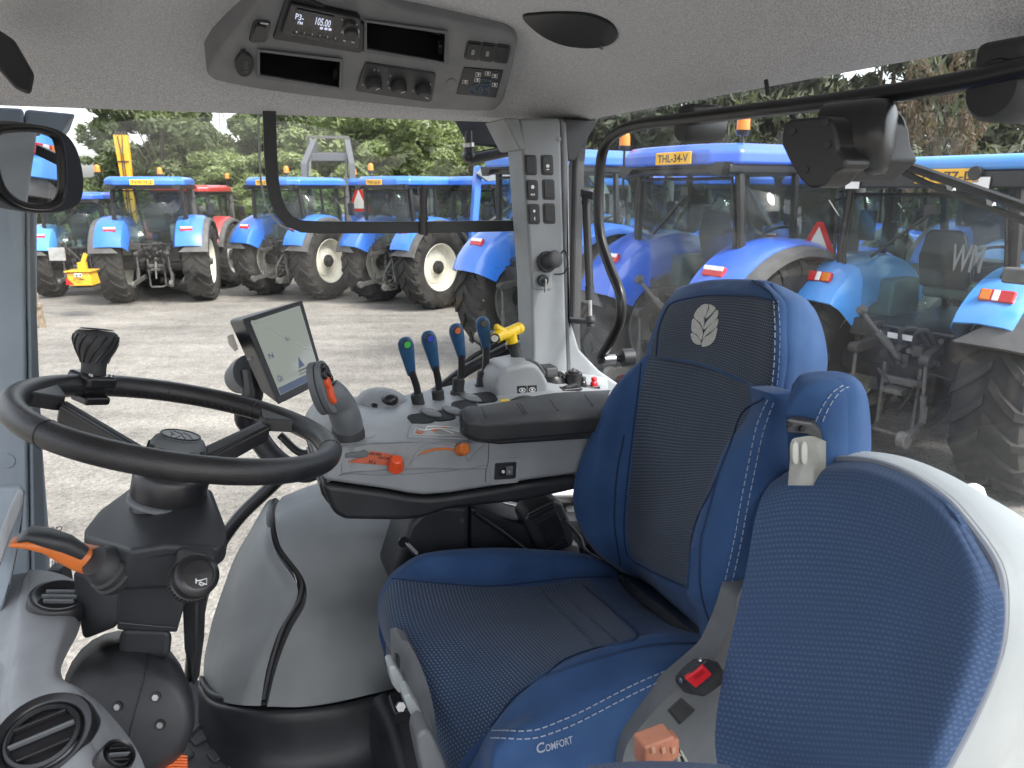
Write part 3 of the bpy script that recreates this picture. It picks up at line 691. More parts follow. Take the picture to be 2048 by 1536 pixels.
a = Q(1650, 284, b=BW - .12); b_ = Q(1788, 272, b=BW - .085)
m = M(); d = (b_ - a); m.tube([a, a + d * .7, a + d * .9, a + d * .97, b_], [.040, .040, .038, .032, .014], 24); m.build('motor_can', SATIN, wm, sharp=50)
m = M(); m.tube(spline([Q(1700, 216, b=BW - .06), Q(1752, 224, b=BW - .06), Q(1790, 236, b=BW - .06), Q(1802, 262, b=BW - .06), Q(1798, 300, b=BW - .06), Q(1780, 322, b=BW - .06)], 4), .006, 8); m.build('rim', BLACK, wm)
for x, y in ((1655, 290), (1585, 262), (1610, 340), (1650, 246)):
    c = ff(x, y); m = M(); m.cyl(c, c + FACEN * .003, .004, n=10); m.build('screw', BLACK, wm)
wa = thing('window_wiper', Q(1900, 370, b=BW + .05), 'black wiper arm and blade slanting down across the rear window', 'wiper')
g3 = lambda x, y: Q(x, y, b=BW + .05)
m = M(); m.tube([g3(1768, 316), g3(1850, 344), g3(2060, 418), g3(2160, 454)], .0058, 8); m.build('arm', SATIN, wa)
m = M(); m.tube([g3(1770, 326) - UP * .0, g3(1850, 366), g3(1950, 404), g3(2060, 446), g3(2160, 486)], .0042, 8); m.build('blade', RUBB, wa)
m = M(); m.beam(g3(1900, 364), g3(1904, 388), .006); m.beam(g3(1980, 392), g3(1984, 418), .006); m.ball(g3(1774, 318), .014); m.build('links', STEEL, wa)
# ================================================================ driver's seat
seat = thing('driver_seat', cab(.9, .4, FLOOR), "dark blue velour driver's seat with patterned panels and a silver leaf on its headrest", 'seat')
rr = [1.14, 1.145, 1.06, .90, .745, .64, .63]
rows = [
 [(1296, 690), (1292, 712), (1300, 712), (1400, 728), (1498, 765), (1536, 785), (1590, 800)],
 [(1240, 765), (1229, 778), (1276, 775), (1386, 792), (1490, 818), (1530, 832), (1600, 850)],
 [(1183, 880), (1170, 896), (1264, 865), (1365, 875), (1464, 886), (1510, 905), (1585, 930)],
 [(1160, 965), (1147, 978), (1252, 985), (1340, 980), (1427, 972), (1488, 990), (1570, 1015)],
 [(1168, 1030), (1155, 1040), (1248, 1064), (1320, 1068), (1390, 1066), (1466, 1080), (1550, 1105)],
 [(1200, 1090), (1189, 1096), (1259, 1114), (1315, 1146), (1378, 1178), (1452, 1162), (1525, 1190)],
 [(1254, 1142), (1245, 1146), (1284, 1150), (1330, 1185), (1388, 1216), (1440, 1240), (1495, 1262)],
 [(1310, 1190), (1306, 1192), (1322, 1200), (1352, 1222), (1396, 1252), (1430, 1287), (1475, 1300)]]
net = []
for ri, row in enumerate(rows):
    L = []
    for ci, (x, y) in enumerate(row):
        p_ = Q(x, y, r=rr[ci])
        if ci == 0: p_ = p_ + BH * .045
        if ci in (2, 4) and 0 < ri < 6: p_ = p_ + BH * .006
        L.append(p_)
    # extra control columns: crest of each bolster
    L.insert(2, (L[1] + L[2]) / 2 - BH * (.022 if 0 < ri < 6 else .008))
    L.insert(6, L[5] * .55 + L[6] * .45 - BH * (.03 if 1 < ri < 6 else .008))
    L.append(L[-1] + BH * .06)
    net.append(L)
# columns: 0 back,1 outer,2 crest,3 seam,4 centre,5 seam,6 crest,7 stitch,8 side,9 side back
P, full = patch(net, 6, vec=BH * .03, cells=lambda i, j: 'panel' if (3 <= j <= 4 and i <= 4) else 'blue')
BACKB = full.bvh()
bk = P['blue'].build('backrest', SEATB, seat, sharp=55)
P['panel'].build('centre_panel', FABR, bk, sharp=60)
def seam(b, pts, w, m_, par, name, **kw):
    m = strip(b, pts, w, **kw)
    if m.v: return m.build(name, m_, par)
def stuffpart(o):
    if o: o['kind'] = 'stuff'
    return o
SEAM = mat('seam_dark', (.013, .032, .085), .9)
DASH = (.0062, .0030)
stuffpart(seam(BACKB, [(1536, 800), (1521, 835), (1510, 870), (1486, 985), (1468, 1080), (1450, 1165), (1436, 1240)], .0009, THREAD, bk, 'stitching', dash=DASH))
stuffpart(seam(BACKB, [(1547, 805), (1534, 842), (1523, 878), (1499, 992), (1480, 1090), (1462, 1175), (1447, 1245)], .0009, THREAD, bk, 'stitching', dash=DASH))
for pts in ([(1283, 726), (1268, 850), (1254, 970), (1248, 1050), (1252, 1100), (1262, 1118), (1310, 1146), (1376, 1176)], [(1376, 1176), (1388, 1060), (1427, 972), (1462, 886), (1486, 824), (1528, 797)],
            [(1437, 951), (1410, 1050), (1402, 1084), (1400, 1160), (1408, 1208), (1427, 1262)], [(1248, 870), (1232, 960), (1229, 1050), (1240, 1130)]):
    seam(BACKB, pts, .003, SEAM, bk, 'seam', lift=.0006)
for k_ in range(4):
    y0 = 985 + k_ * 36; x0 = 1252 + (0, -2, 0, 8)[k_]
    seam(BACKB, [(x0, y0), (x0 + 28, y0 + 26), (x0 + 70, y0 + 50), (1388 - k_ * 3, y0 + 80 - k_ * 4)], .0011, mat('tone_thread', (.09, .12, .18), .8) if k_ == 0 else bpy.data.materials['tone_thread'], bk, 'quilt_line', lift=.0008)
# headrest
hr = [
 [(1345, 590), (1360, 574), (1420, 560), (1500, 560), (1530, 566), (1568, 582), (1600, 600)],
 [(1325, 622), (1332, 612), (1420, 592), (1500, 594), (1552, 604), (1594, 606), (1620, 628)],
 [(1308, 660), (1316, 655), (1418, 640), (1500, 650), (1552, 664), (1600, 664), (1636, 680)],
 [(1294, 700), (1302, 700), (1415, 690), (1500, 712), (1550, 730), (1602, 728), (1640, 738)],
 [(1292, 709), (1306, 713), (1395, 724), (1480, 756), (1545, 790), (1585, 800), (1622, 800)],
 [(1306, 714), (1316, 718), (1400, 732), (1480, 765), (1545, 798), (1580, 806), (1600, 806)]]
hrr = [1.10, 1.06, .93, .79, .675, .66, .65]
hb = [[.02, .0, -.0, .0, .0, .05, .09]] * 6
net = []
for ri, row in enumerate(hr):
    L = []
    for ci, (x, y) in enumerate(row):
        o = (-.03 if 0 < ri < 5 else 0.0) if ci in (2, 3) else 0
        p_ = Q(x, y, b=[.70, .665, .645, .63, .615, .66, .71][ci] + (.035, .012, 0, 0, 0, .006)[ri])
        L.append(p_)
    net.append(L)
P, full = patch(net, 6, vec=BH * .012, cells=lambda i, j: 'panel' if (1 <= j <= 3 and 1 <= i <= 3) else 'blue')
HEADB = full.bvh()
hd = P['blue'].build('headrest', SEATB, seat, sharp=60)
hp = P['panel'].build('headrest_panel', FABR, hd, sharp=60)
stuffpart(seam(HEADB, [(1548, 600), (1551, 660), (1549, 730), (1543, 790)], .0009, THREAD, hd, 'stitching', dash=DASH))
stuffpart(seam(HEADB, [(1556, 604), (1560, 660), (1558, 730), (1552, 790)], .0009, THREAD, hd, 'stitching', dash=DASH))
for pts in ([(1313, 711), (1318, 660), (1332, 622), (1352, 603), (1417, 591), (1500, 593), (1550, 602)], [(1506, 562), (1540, 585), (1556, 610)]):
    seam(HEADB, pts, .003, SEAM, hd, 'seam', lift=.0006)
# leaf mark: seven pieces
Lf = lambda pts: [(1140 + x / 2.021, 540 + y / 2.021) for x, y in pts]
leaf = [[(545, 140), (560, 139), (562, 150), (548, 192), (530, 160), (531, 148)], [(567, 140), (582, 146), (592, 158), (575, 178), (552, 196), (566, 158)],
        [(528, 152), (512, 170), (506, 192), (532, 215), (542, 238), (545, 200), (540, 175)], [(598, 162), (601, 180), (592, 200), (572, 218), (545, 240), (554, 212), (575, 188)],
        [(502, 196), (495, 225), (498, 250), (520, 262), (534, 284), (540, 255), (530, 222)], [(600, 198), (599, 222), (585, 240), (555, 262), (541, 282), (548, 250), (570, 222)],
        [(494, 254), (496, 278), (508, 296), (528, 302), (533, 292), (520, 268)], [(597, 232), (594, 262), (584, 288), (562, 306), (540, 310), (536, 300), (546, 276), (572, 256)]]
lo_ = M()
for poly in leaf:
    d = decal(HEADB, Lf(poly), .0018, .0012, k=3)
    if d.v: d.build('leaf_mark', LOGO, hd)

# cushion
cr_ = [1.16, 1.15, 1.07, .91, .73, .67, .63, .615]
crow = [
 [(1275, 1178), (1262, 1163), (1268, 1172), (1330, 1225), (1392, 1262), (1412, 1282), (1432, 1304), (1425, 1345)],
 [(1219, 1150), (1185, 1119), (1180, 1158), (1222, 1218), (1278, 1276), (1340, 1290), (1389, 1322), (1352, 1390)],
 [(1060, 1125), (1055, 1101), (1062, 1172), (1110, 1236), (1180, 1300), (1230, 1326), (1268, 1375), (1240, 1475)],
 [(945, 1130), (948, 1101), (952, 1172), (990, 1250), (1080, 1348), (1120, 1372), (1150, 1431), (1150, 1535)],
 [(850, 1145), (851, 1114), (850, 1163), (885, 1266), (1008, 1418), (1036, 1432), (1062, 1463), (1060, 1580)],
 [(800, 1160), (803, 1136), (792, 1160), (822, 1282), (970, 1468), (980, 1478), (992, 1500), (985, 1620)],
 [(776, 1180), (777, 1160), (764, 1195), (798, 1312), (938, 1500), (965, 1540), (975, 1570), (975, 1660)],
 [(764, 1230), (765, 1200), (757, 1236), (806, 1350), (912, 1545), (940, 1600), (950, 1640), (955, 1690)],
 [(770, 1270), (768, 1252), (768, 1280), (826, 1385), (915, 1590), (935, 1640), (945, 1680), (950, 1720)]]
net = []
for ri, row in enumerate(crow):
    L = [Q(x, y, r=cr_[ci]) for ci, (x, y) in enumerate(row)]
    L[0] = L[0] - UP * .05
    # bolster crests
    L.insert(2, (L[1] + L[2]) / 2 + UP * (.022 if 0 < ri < 5 else .006) - RH * .0)
    L.insert(6, (L[5] + L[6]) / 2 + UP * (.012 if 0 < ri < 5 else .003))
    net.append(L)
# 0 low,1 outer,2 crest,3 seam,4 centre,5 seam,6 crest,7 ridge,8 stitch,9 bottom
P, full = patch(net, 6, vec=UP * -.03, cells=lambda i, j: 'panel' if (3 <= j <= 4 and i >= 1) else 'blue')
CUSHB = full.bvh()
cu = P['blue'].build('seat_cushion', SEATB, seat, sharp=60)
P['panel'].build('centre_panel', FABR2, cu, sharp=60)
stuffpart(seam(CUSHB, [(985, 1462), (1059, 1462), (1110, 1446), (1160, 1425), (1259, 1374), (1330, 1343), (1389, 1320)], .0012, THREAD, cu, 'stitching', dash=DASH))
stuffpart(seam(CUSHB, [(983, 1477), (1059, 1477), (1112, 1462), (1165, 1440), (1262, 1390), (1330, 1358), (1380, 1335)], .0012, THREAD, cu, 'stitching', dash=DASH))
for pts in ([(784, 1158), (888, 1168), (981, 1173), (1074, 1164), (1148, 1156), (1225, 1155)], [(981, 1453), (1000, 1431), (1029, 1394), (1092, 1349), (1130, 1320), (1189, 1298), (1274, 1275), (1225, 1222), (1167, 1172)], [(1092, 1352), (1180, 1322), (1297, 1292), (1408, 1287)]):
    seam(CUSHB, pts, .003, SEAM, cu, 'seam', lift=.0006)
for pts in ([(1078, 1180), (1110, 1215), (1160, 1262), (1190, 1298)], [(1120, 1178), (1150, 1212), (1205, 1262), (1232, 1288)]): seam(CUSHB, pts, .0012, bpy.data.materials['tone_thread'], cu, 'quilt_line', lift=.0008)
t_ = text_on(CUSHB, 'C', (1071, 1487), (1087, 1482), (1073, 1507)); 
if t_.v: t_.build('lettering', THREAD, cu, smooth=False)
t_ = text_on(CUSHB, 'OMFORT', (1089, 1488), (1143, 1470), (1091, 1503))
if t_.v: t_.build('lettering', THREAD, cu, smooth=False)
# dark gap between cushion and backrest, seat pan
m = M(); m.hull([Q(1230, 1140, r=1.12), Q(1300, 1185, r=1.0), Q(1435, 1300, r=.64), Q(1425, 1320, r=.64), Q(1225, 1160, r=1.12)] + [Q(x, y, r=r_) + BH * .1 - UP * .05 for x, y, r_ in ((1230, 1140, 1.12), (1435, 1300, .64), (1225, 1160, 1.12))])
m.build('hinge_frame', BLACK, seat, bevel=.004)
for x, y in ((1258, 1158), (1275, 1166), (1290, 1176)):
    m = M(); c = Q(x, y, r=1.06) - BH * .01; m.box(c, (.016, .012, .014), (RH, BH, UP)); m.build('bracket', BLACK, seat, bevel=.003)
m = M(); m.box(cab(.9, .40, -.80), (.46, .30, .22), (RH, BH, UP)); m.build('seat_pan', BLACK, seat, bevel=.02)
m = M(); m.box(cab(.9, .40, -.98), (.40, .40, .13), (RH, BH, UP)); m.build('base', BLACK, seat, bevel=.02)
# side panel with two grey paddles below the cushion front
sd = lambda x, y, r=.80: Q(x, y, r=r)
Pp = [(792, 1280, .95), (802, 1278, .95), (830, 1300, .90), (850, 1340, .85), (866, 1400, .78), (872, 1470, .74), (866, 1462, .74), (840, 1440, .78), (815, 1400, .85), (798, 1340, .92)]
net = [[Q(789, 1282, r=.90), Q(800, 1278, r=.89), Q(818, 1286, r=.88)], [Q(792, 1330, r=.87), Q(816, 1322, r=.86), Q(842, 1332, r=.85)], [Q(800, 1385, r=.83), Q(834, 1380, r=.82), Q(862, 1392, r=.81)], [Q(822, 1430, r=.79), Q(850, 1430, r=.78), Q(872, 1452, r=.77)], [Q(856, 1485, r=.75), Q(868, 1490, r=.74), Q(876, 1505, r=.73)]]
P, full = patch(net, 4, vec=RH * .03); SIDEB = full.bvh(); spn = P['a'].build('control_panel', GREYD, seat)
for pl__, nm in (([(792, 1332), (806, 1328), (826, 1364), (830, 1376), (826, 1386), (812, 1384), (800, 1368)], 'paddle'), ([(822, 1390), (836, 1384), (860, 1424), (868, 1452), (862, 1456), (848, 1446), (834, 1420)], 'paddle')):
    H = [hit(SIDEB, x, y, .012) for x, y in pl__]; cen = [h for h in H if h]
    pts = [Q(x, y, r=(.83 if pl__[0][0] < 800 else .77)) - BH * .010 for x, y in pl__]
    m = M(); m.prism(pts, RH * .03); m.build(nm, WHITEP, spn, bevel=.004, seg=3)
m = M(); m.prism([Q(x, y, r=.84) for x, y in ((792, 1314), (800, 1316), (800, 1340), (794, 1330))], RH * .01); m.build('slot', BLACK, spn)
m = M(); m.prism([Q(x, y, r=.69) for x, y in ((832, 1475), (850, 1458), (862, 1466), (900, 1545), (930, 1620), (860, 1620), (834, 1500))], RH * .04); m.build('skirt', GREYD, seat, bevel=.006)
# ---- black suspension housing beyond the cushion
bz = lambda x, y, r=1.22: Q(x, y, r=r)
m = M(); m.prism([bz(x, y) for x, y in ((784, 1160), (806, 1090), (818, 1052), (842, 1026), (880, 1012), (940, 1012), (940, 1140), (930, 1180), (784, 1180))], RH * .12)
ho = m.build('suspension_housing', BLACK, seat, bevel=.012, seg=3)
m = M(); m.prism([bz(x, y, 1.23) for x, y in ((942, 1014), (1040, 1046), (1160, 1090), (1170, 1200), (942, 1180))], RH * .12); m.build('side_cover', BLACK, seat, bevel=.008)
m = M(); m.tube([bz(948, 1026, 1.21), bz(1000, 1060, 1.21), bz(1052, 1100, 1.21)], .004, 8); m.build('edge_bar', SATIN, seat)
c = bz(923, 1041); m = M(); m.cyl(c, c - RH * .003, .005, n=12); m.build('screw', STEEL, ho)
m = M(); m.hull([bz(807, 1080), bz(812, 1078), bz(838, 1104), bz(836, 1110), bz(820, 1104)] + [v - RH * .008 for v in (bz(810, 1086), bz(832, 1108), bz(822, 1106))]); m.build('tilt_tab', STEEL, ho, bevel=.002)
m = M(); m.cyl(bz(806, 1083) , bz(806, 1083) - RH * .004, .010, n=14); m.build('recess', SATIN, ho)
m = M(); m.beam(bz(905, 1040, 1.33), bz(1160, 1046, 1.33), .05, .03); m.build('cross_rail', BLACK, seat)
m = M(); m.beam(bz(1000, 1006, 1.34), bz(1090, 1026, 1.34), .02, .012); m.build('slide', STEEL, seat, bevel=.002)
# pale pillar of the seat adjuster seen beneath the console
m = M(); m.tube([bz(1090, 985, 1.40), bz(1120, 985, 1.40), bz(1140, 985, 1.40)], .035, 18); m.build('air_tank', STEEL, seat)
m = M(); m.prism([bz(x, y, 1.38) for x, y in ((1118, 985), (1160, 985), (1190, 1080), (1160, 1100), (1140, 1040))], RH * .03); m.build('back_plate', GREY, seat, bevel=.004)
# buckle-like black lock, slanted
lk = []
m = M(); bx = [bz(x, y, 1.20) for x, y in ((1048, 1040), (1058, 1024), (1108, 1000), (1126, 1006), (1150, 1064), (1148, 1092), (1110, 1110), (1076, 1104))]; m.prism(bx, RH * .06)
lkb = m.bvh(); lock = m.build('recline_lock', BLACK, seat, bevel=.008, seg=3)
for pts in ([(1072, 1044), (1112, 1022), (1132, 1068), (1094, 1090)],): button(lkb, pts, .005, SATIN, lock, 'plate', .002)
button(lkb, [(1056, 1030), (1106, 1006), (1110, 1014), (1062, 1040)], .006, SATIN, lock, 'bar', .002)
button(lkb, [(1092, 1096), (1132, 1076), (1138, 1090), (1100, 1106)], .006, SATIN, lock, 'bar', .002)
for i in range(2): ctx = text_on(lkb, ('RELEASE', 'PRESS')[i] if False else 'oooo', (1080 + 6 * i, 1052 + 14 * i), (1112 + 6 * i, 1036 + 14 * i), (1083 + 6 * i, 1058 + 14 * i), .006); 
m = M(); m.tube(spline([bz(1130, 1040, 1.18), bz(1160, 1075, 1.18), bz(1170, 1100, 1.15), bz(1200, 1120, 1.15)], 4), .004, 8); m.build('cable', RUBB, seat)

# ---- blue shoulder bolster with the grey belt guide, right of the driver's headrest
bg = thing('belt_guide', Q(1650, 930, r=.58), 'blue padded shoulder bolster with a grey belt guide beside the driver headrest', 'belt guide')
v = lambda x, y, r: Q(x, y, r=r)
net = [[v(1584, 770, .60), v(1604, 748, .60), v(1650, 744, .59), v(1685, 752, .58), v(1706, 768, .58)],
       [v(1574, 815, .59), v(1602, 780, .58), v(1650, 770, .57), v(1692, 776, .565), v(1718, 796, .57)],
       [v(1573, 842, .59), v(1606, 828, .58), v(1650, 822, .565), v(1694, 830, .56), v(1725, 850, .57)],
       [v(1576, 900, .59), v(1608, 900, .58), v(1650, 900, .565), v(1694, 905, .56), v(1726, 920, .57)],
       [v(1580, 990, .59), v(1610, 990, .58), v(1650, 990, .565), v(1694, 1000, .56), v(1724, 1010, .57)]]
P, full = patch(net, 6, vec=BH * .012); BGB = full.bvh(); bo = P['a'].build('bolster', SEATB, bg, sharp=60)
for d in (0, 13): stuffpart(seam(BGB, [(1632 + d, 842), (1645 + d, 812), (1665 + d, 784), (1690 + d * .8, 768 + d * .3)], .0009, THREAD, bo, 'stitching', dash=DASH))
m = M(); pts = [v(1570, 838, .57), v(1620, 846, .565), v(1640, 862, .565), (v(1646, 900, .565)), v(1644, 960, .565), v(1628, 960, .565), v(1628, 880, .565), v(1612, 870, .565), v(1572, 868, .57)]
m.prism(pts, BH * .02 + RH * .01); cb = m.bvh(); clip = m.build('clip', BLACK, bg, bevel=.003)
for x, y in ((1576, 848), (1603, 856)):
    h = hit(cb, x, y, .001)
    if h: m = M(); m.cyl(h[0], h[0] + h[1] * .002, .0035, n=10); m.build('rivet', SATIN, clip)
m = M(); pts = [v(1580, 878, .562), v(1588, 872, .562), v(1602, 874, .562), v(1626, 884, .562), v(1626, 975, .562), v(1572, 975, .562)]
m.prism(pts, BH * .02); gb = m.bvh(); gd = m.build('belt_slide', mat('guide_grey', (.46, .46, .42), .4), bg, bevel=.004, seg=3)
for x in (1588, 1606): button(gb, rrect(x, 905, 6, 0, 0, 22, .7), .0025, bpy.data.materials['guide_grey'], gd, 'rib', .002)

# ---- seat belt buckle and the grey trim behind it
tb = thing('seat_trim', cab(.5, .5, -.75), "grey plastic trim between the driver's seat and the passenger seat with a black square blank", 'trim')
TRR = .60
net = [[v(1470, 1225, TRR), v(1490, 1200, TRR), v(1530, 1180, TRR)], [v(1440, 1290, TRR), v(1470, 1270, TRR), v(1530, 1250, TRR)], [v(1420, 1320, TRR), v(1450, 1330, TRR), v(1520, 1320, TRR)],
       [v(1340, 1390, TRR), v(1430, 1400, TRR), v(1500, 1400, TRR)], [v(1280, 1455, TRR), v(1380, 1480, TRR), v(1490, 1490, TRR)], [v(1250, 1500, TRR), v(1360, 1560, TRR), v(1480, 1580, TRR)], [v(1240, 1580, TRR), v(1350, 1620, TRR), v(1470, 1640, TRR)]]
net = [[q_ + RH * (.0, .012, .03)[k_] for k_, q_ in enumerate(r_)] for r_ in net]
P, full = patch(net, 5, vec=RH * .03); TRB = full.bvh(); tm = P['a'].build('shell', GREYD, tb)
button(TRB, [(1334, 1420), (1362, 1394), (1391, 1419), (1358, 1450)], .0015, BLACK, tb, 'blank', .002)
button(TRB, [(1338, 1420), (1362, 1398), (1386, 1419), (1358, 1445)], .003, RUBB, tb, 'blank_face', .0015)
sb = thing('belt_buckle', v(1398, 1355, .57), 'black seat belt buckle with a red release button against the driver cushion', 'seat belt buckle')
bp = lambda x, y, o=0: v(x, y, .575) - (RH * .6 - UP * .6).normalized() * -0 + (UP * .5 - RH * .8) * o
m = M(); m.prism([bp(x, y, .02) for x, y in ((1396, 1316), (1420, 1322), (1436, 1346), (1434, 1362), (1392, 1392), (1372, 1384), (1357, 1364), (1357, 1352), (1372, 1336))], (RH * .8 - UP * .5) * .03)
bb_ = m.bvh(); bk_ = m.build('case', BLACK, sb, bevel=.005, seg=3)
button(bb_, [(1374, 1356), (1404, 1328), (1421, 1347), (1389, 1374)], .003, RED, bk_, 'release_button', .0015)
t_ = text_on(bb_, 'PRESS', (1384, 1352), (1403, 1336), (1388, 1358), .0034)
if t_.v: t_.build('embossing', mat('dark_red', (.35, .01, .015), .5), bk_, smooth=False)
for x, y in ((1402, 1323), (1364, 1360)):
    h = hit(bb_, x, y, .001)
    if h: m = M(); m.cyl(h[0], h[0] + h[1] * .002, .0028, n=10); m.build('rivet', STEEL, bk_)
# salmon connector lying at the bottom
cn = thing('connector_block', v(1320, 1510, .52), 'salmon pink plastic connector with loose cream and dark wires lying between the seats', 'connector')
cc = lambda x, y, o=0: Q(x, y, r=.50) + (UP * o)
ca = (cc(1326, 1466) - cc(1278, 1484)).normalized(); cb2 = (cc(1362, 1490) - cc(1326, 1466)); cb2 = (cb2 - ca * cb2.dot(ca)).normalized(); cn2 = ca.cross(cb2); m = M(); m.box(cc(1308, 1494), (.034, .030, .022), (ca, cb2, cn2)); m.box(cc(1334, 1492), (.020, .024, .016), (ca, cb2, cn2))
cnb = m.bvh(); cb_ = m.build('case', SALM, cn, bevel=.003)
for x in (1300, 1320, 1340): button(cnb, [(x, 1494), (x + 8, 1490), (x + 9, 1502), (x + 1, 1506)], .003, mat('salmon_light', (.70, .38, .27), .45) if x == 1300 else bpy.data.materials['salmon_light'], cb_, 'rib', .001)
WIRE = mat('cream_wire', (.5, .5, .44), .5)
rnd = random.Random(4)
for i in range(7):
    x0, y0 = 1296 + i * 10, 1512; P_ = [cc(x0, y0 - 6), cc(x0 + rnd.uniform(-6, 10), y0 + 8, .006), cc(x0 + rnd.uniform(0, 16), y0 + 4, .01), cc(x0 + rnd.uniform(5, 26), y0 + 20, .004), cc(x0 + rnd.uniform(8, 34), y0 + 30, 0)]
    m = M(); m.tube(spline(P_, 4), .0016, 6); m.build('wire', (WIRE, SATIN)[i % 2], cn)

# ================================================================ passenger seat, close at the right
ps = thing('passenger_seat', W(1700, 1500, .75), 'small blue patterned passenger seat back in a pale grey plastic shell, close up', 'seat')
prow = [
 [(1566, 948, .86), (1600, 930, .84), (1655, 922, .80), (1730, 926, .74), (1800, 946, .69), (1868, 988, .64), (1910, 1028, .61)],
 [(1534, 975, .85), (1590, 955, .83), (1660, 950, .785), (1740, 958, .725), (1820, 990, .67), (1900, 1046, .62), (1950, 1096, .59)],
 [(1512, 1030, .84), (1580, 1020, .82), (1660, 1024, .77), (1750, 1040, .71), (1840, 1070, .65), (1930, 1116, .595), (1984, 1160, .57)],
 [(1494, 1130, .83), (1570, 1125, .80), (1655, 1128, .75), (1750, 1140, .69), (1845, 1165, .635), (1940, 1195, .58), (1998, 1222, .555)],
 [(1468, 1250, .81), (1555, 1250, .78), (1645, 1255, .73), (1742, 1262, .67), (1840, 1280, .62), (1930, 1300, .57), (1986, 1318, .55)],
 [(1444, 1360, .79), (1535, 1370, .76), (1630, 1378, .71), (1725, 1385, .655), (1815, 1395, .605), (1895, 1408, .565), (1944, 1420, .545)],
 [(1430, 1470, .77), (1525, 1490, .74), (1620, 1500, .69), (1705, 1505, .64), (1785, 1510, .595), (1855, 1515, .56), (1892, 1520, .54)],
 [(1440, 1570, .75), (1530, 1600, .72), (1610, 1610, .68), (1690, 1615, .63), (1760, 1615, .59), (1810, 1615, .56), (1840, 1610, .54)]]
net = [[W(x, y, d - (.015 if 0 < i < 7 and 0 < j < 6 else 0)) for j, (x, y, d) in enumerate(r_)] for i, r_ in enumerate(prow)]
P, full = patch(net, 7, vec=BH * .006); PSB = full.bvh(); pc = P['a'].build('back_cushion', FABR3, ps, sharp=60)
inner = [(1590, 926, .845), (1655, 918, .80), (1735, 922, .742), (1806, 944, .69), (1876, 988, .642), (1924, 1036, .612), (1990, 1130, .577), (2004, 1222, .557), (1992, 1318, .552), (1950, 1424, .548), (1898, 1524, .542), (1846, 1618, .54)]
m = M(); m.tube(spline([W(x, y, d + .004) for x, y, d in inner], 5), .0038, 8); m.build('piping', mat('grey_piping', (.20, .22, .26), .6), ps)
outer = [(1600, 918, .90), (1690, 916, .86), (1790, 930, .81), (1880, 962, .77), (1980, 1010, .73), (2060, 1060, .70), (2150, 1140, .68), (2190, 1240, .67), (2170, 1350, .67), (2110, 1450, .66), (2040, 1550, .65), (1990, 1640, .64)]
net = []
for (x, y, d), (x2, y2, d2) in zip(inner, outer):
    a = W(x, y, d + .006); b_ = W(x2, y2, d2); mid = a.lerp(b_, .35) + (UP * .010 + BH * .0 - RH * .006); net.append([a + BH * .012, a, mid, a.lerp(b_, .7) + UP * .006, b_, b_ + BH * .06 - UP * .05])
P, full = patch(net, 4, vec=BH * .01); P['a'].build('shell', WHITEP, ps, sharp=60)
# cushion of the passenger seat just entering the frame at the bottom
net = [[W(1180, 1530, .66), W(1280, 1522, .64), W(1380, 1524, .62), W(1460, 1530, .62)], [W(1150, 1580, .60), W(1270, 1570, .58), W(1380, 1570, .57), W(1480, 1580, .58)], [W(1120, 1700, .55), W(1260, 1700, .52), W(1380, 1700, .52), W(1500, 1700, .54)]]
P, full = patch(net, 5, vec=UP * -.05); P['a'].build('seat_cushion', FABR3, ps, sharp=60)
# own tractor's marker lamp beyond the rear glass
ml = thing('fender_lamp', Q(1945, 1000, b=1.25), 'white ribbed plastic lamp cover standing outside behind the passenger seat', 'marker lamp')
m = M(); c = Q(1944, 1004, b=1.25); m.tube([c - UP * .06, c - UP * .02, c + UP * .015, c + UP * .03, c + UP * .036], [.024, .024, .022, .015, .004], 20); m.build('lens', WHITE, ml, sharp=50)
for i in range(7):
    a = math.radians(150 + i * 26); d = RH * math.sin(a) * 1 + BH * math.cos(a); m = M(); m.cyl(c - UP * .06 + d * .024, c + UP * .016 + d * .0215, .002, n=6); m.build('rib', WHITEP, ml)
# ================================================================ wheel arch cover
ac = thing('arch_cover', cab(1.3, 0, FLOOR), 'grey moulded cover of two pieces over the wheel arch, standing on a black skirt', 'arch cover')
v = lambda x, y, r: Q(x, y, r=r)
net = [[v(500, 1075, 1.56), v(520, 1040, 1.55), v(536, 1014, 1.54), v(548, 1008, 1.53)],
       [v(470, 1128, 1.54), v(496, 1095, 1.47), v(524, 1062, 1.43), v(540, 1048, 1.43)],
       [v(445, 1195, 1.52), v(480, 1160, 1.42), v(524, 1118, 1.36), v(552, 1104, 1.36)],
       [v(428, 1245, 1.50), v(478, 1215, 1.38), v(545, 1178, 1.31), v(592, 1166, 1.30)],
       [v(418, 1285, 1.48), v(474, 1262, 1.35), v(540, 1232, 1.28), v(590, 1206, 1.27)],
       [v(408, 1335, 1.45), v(452, 1318, 1.33), v(510, 1296, 1.26), v(558, 1262, 1.25)],
       [v(408, 1370, 1.42), v(442, 1368, 1.31), v(492, 1358, 1.24), v(534, 1335, 1.23)],
       [v(418, 1392, 1.38), v(440, 1402, 1.30), v(478, 1410, 1.24), v(521, 1412, 1.22)]]
P, full = patch(net, 7, vec=RH * .03); P['a'].build('front_cover', COVER, ac, sharp=60)
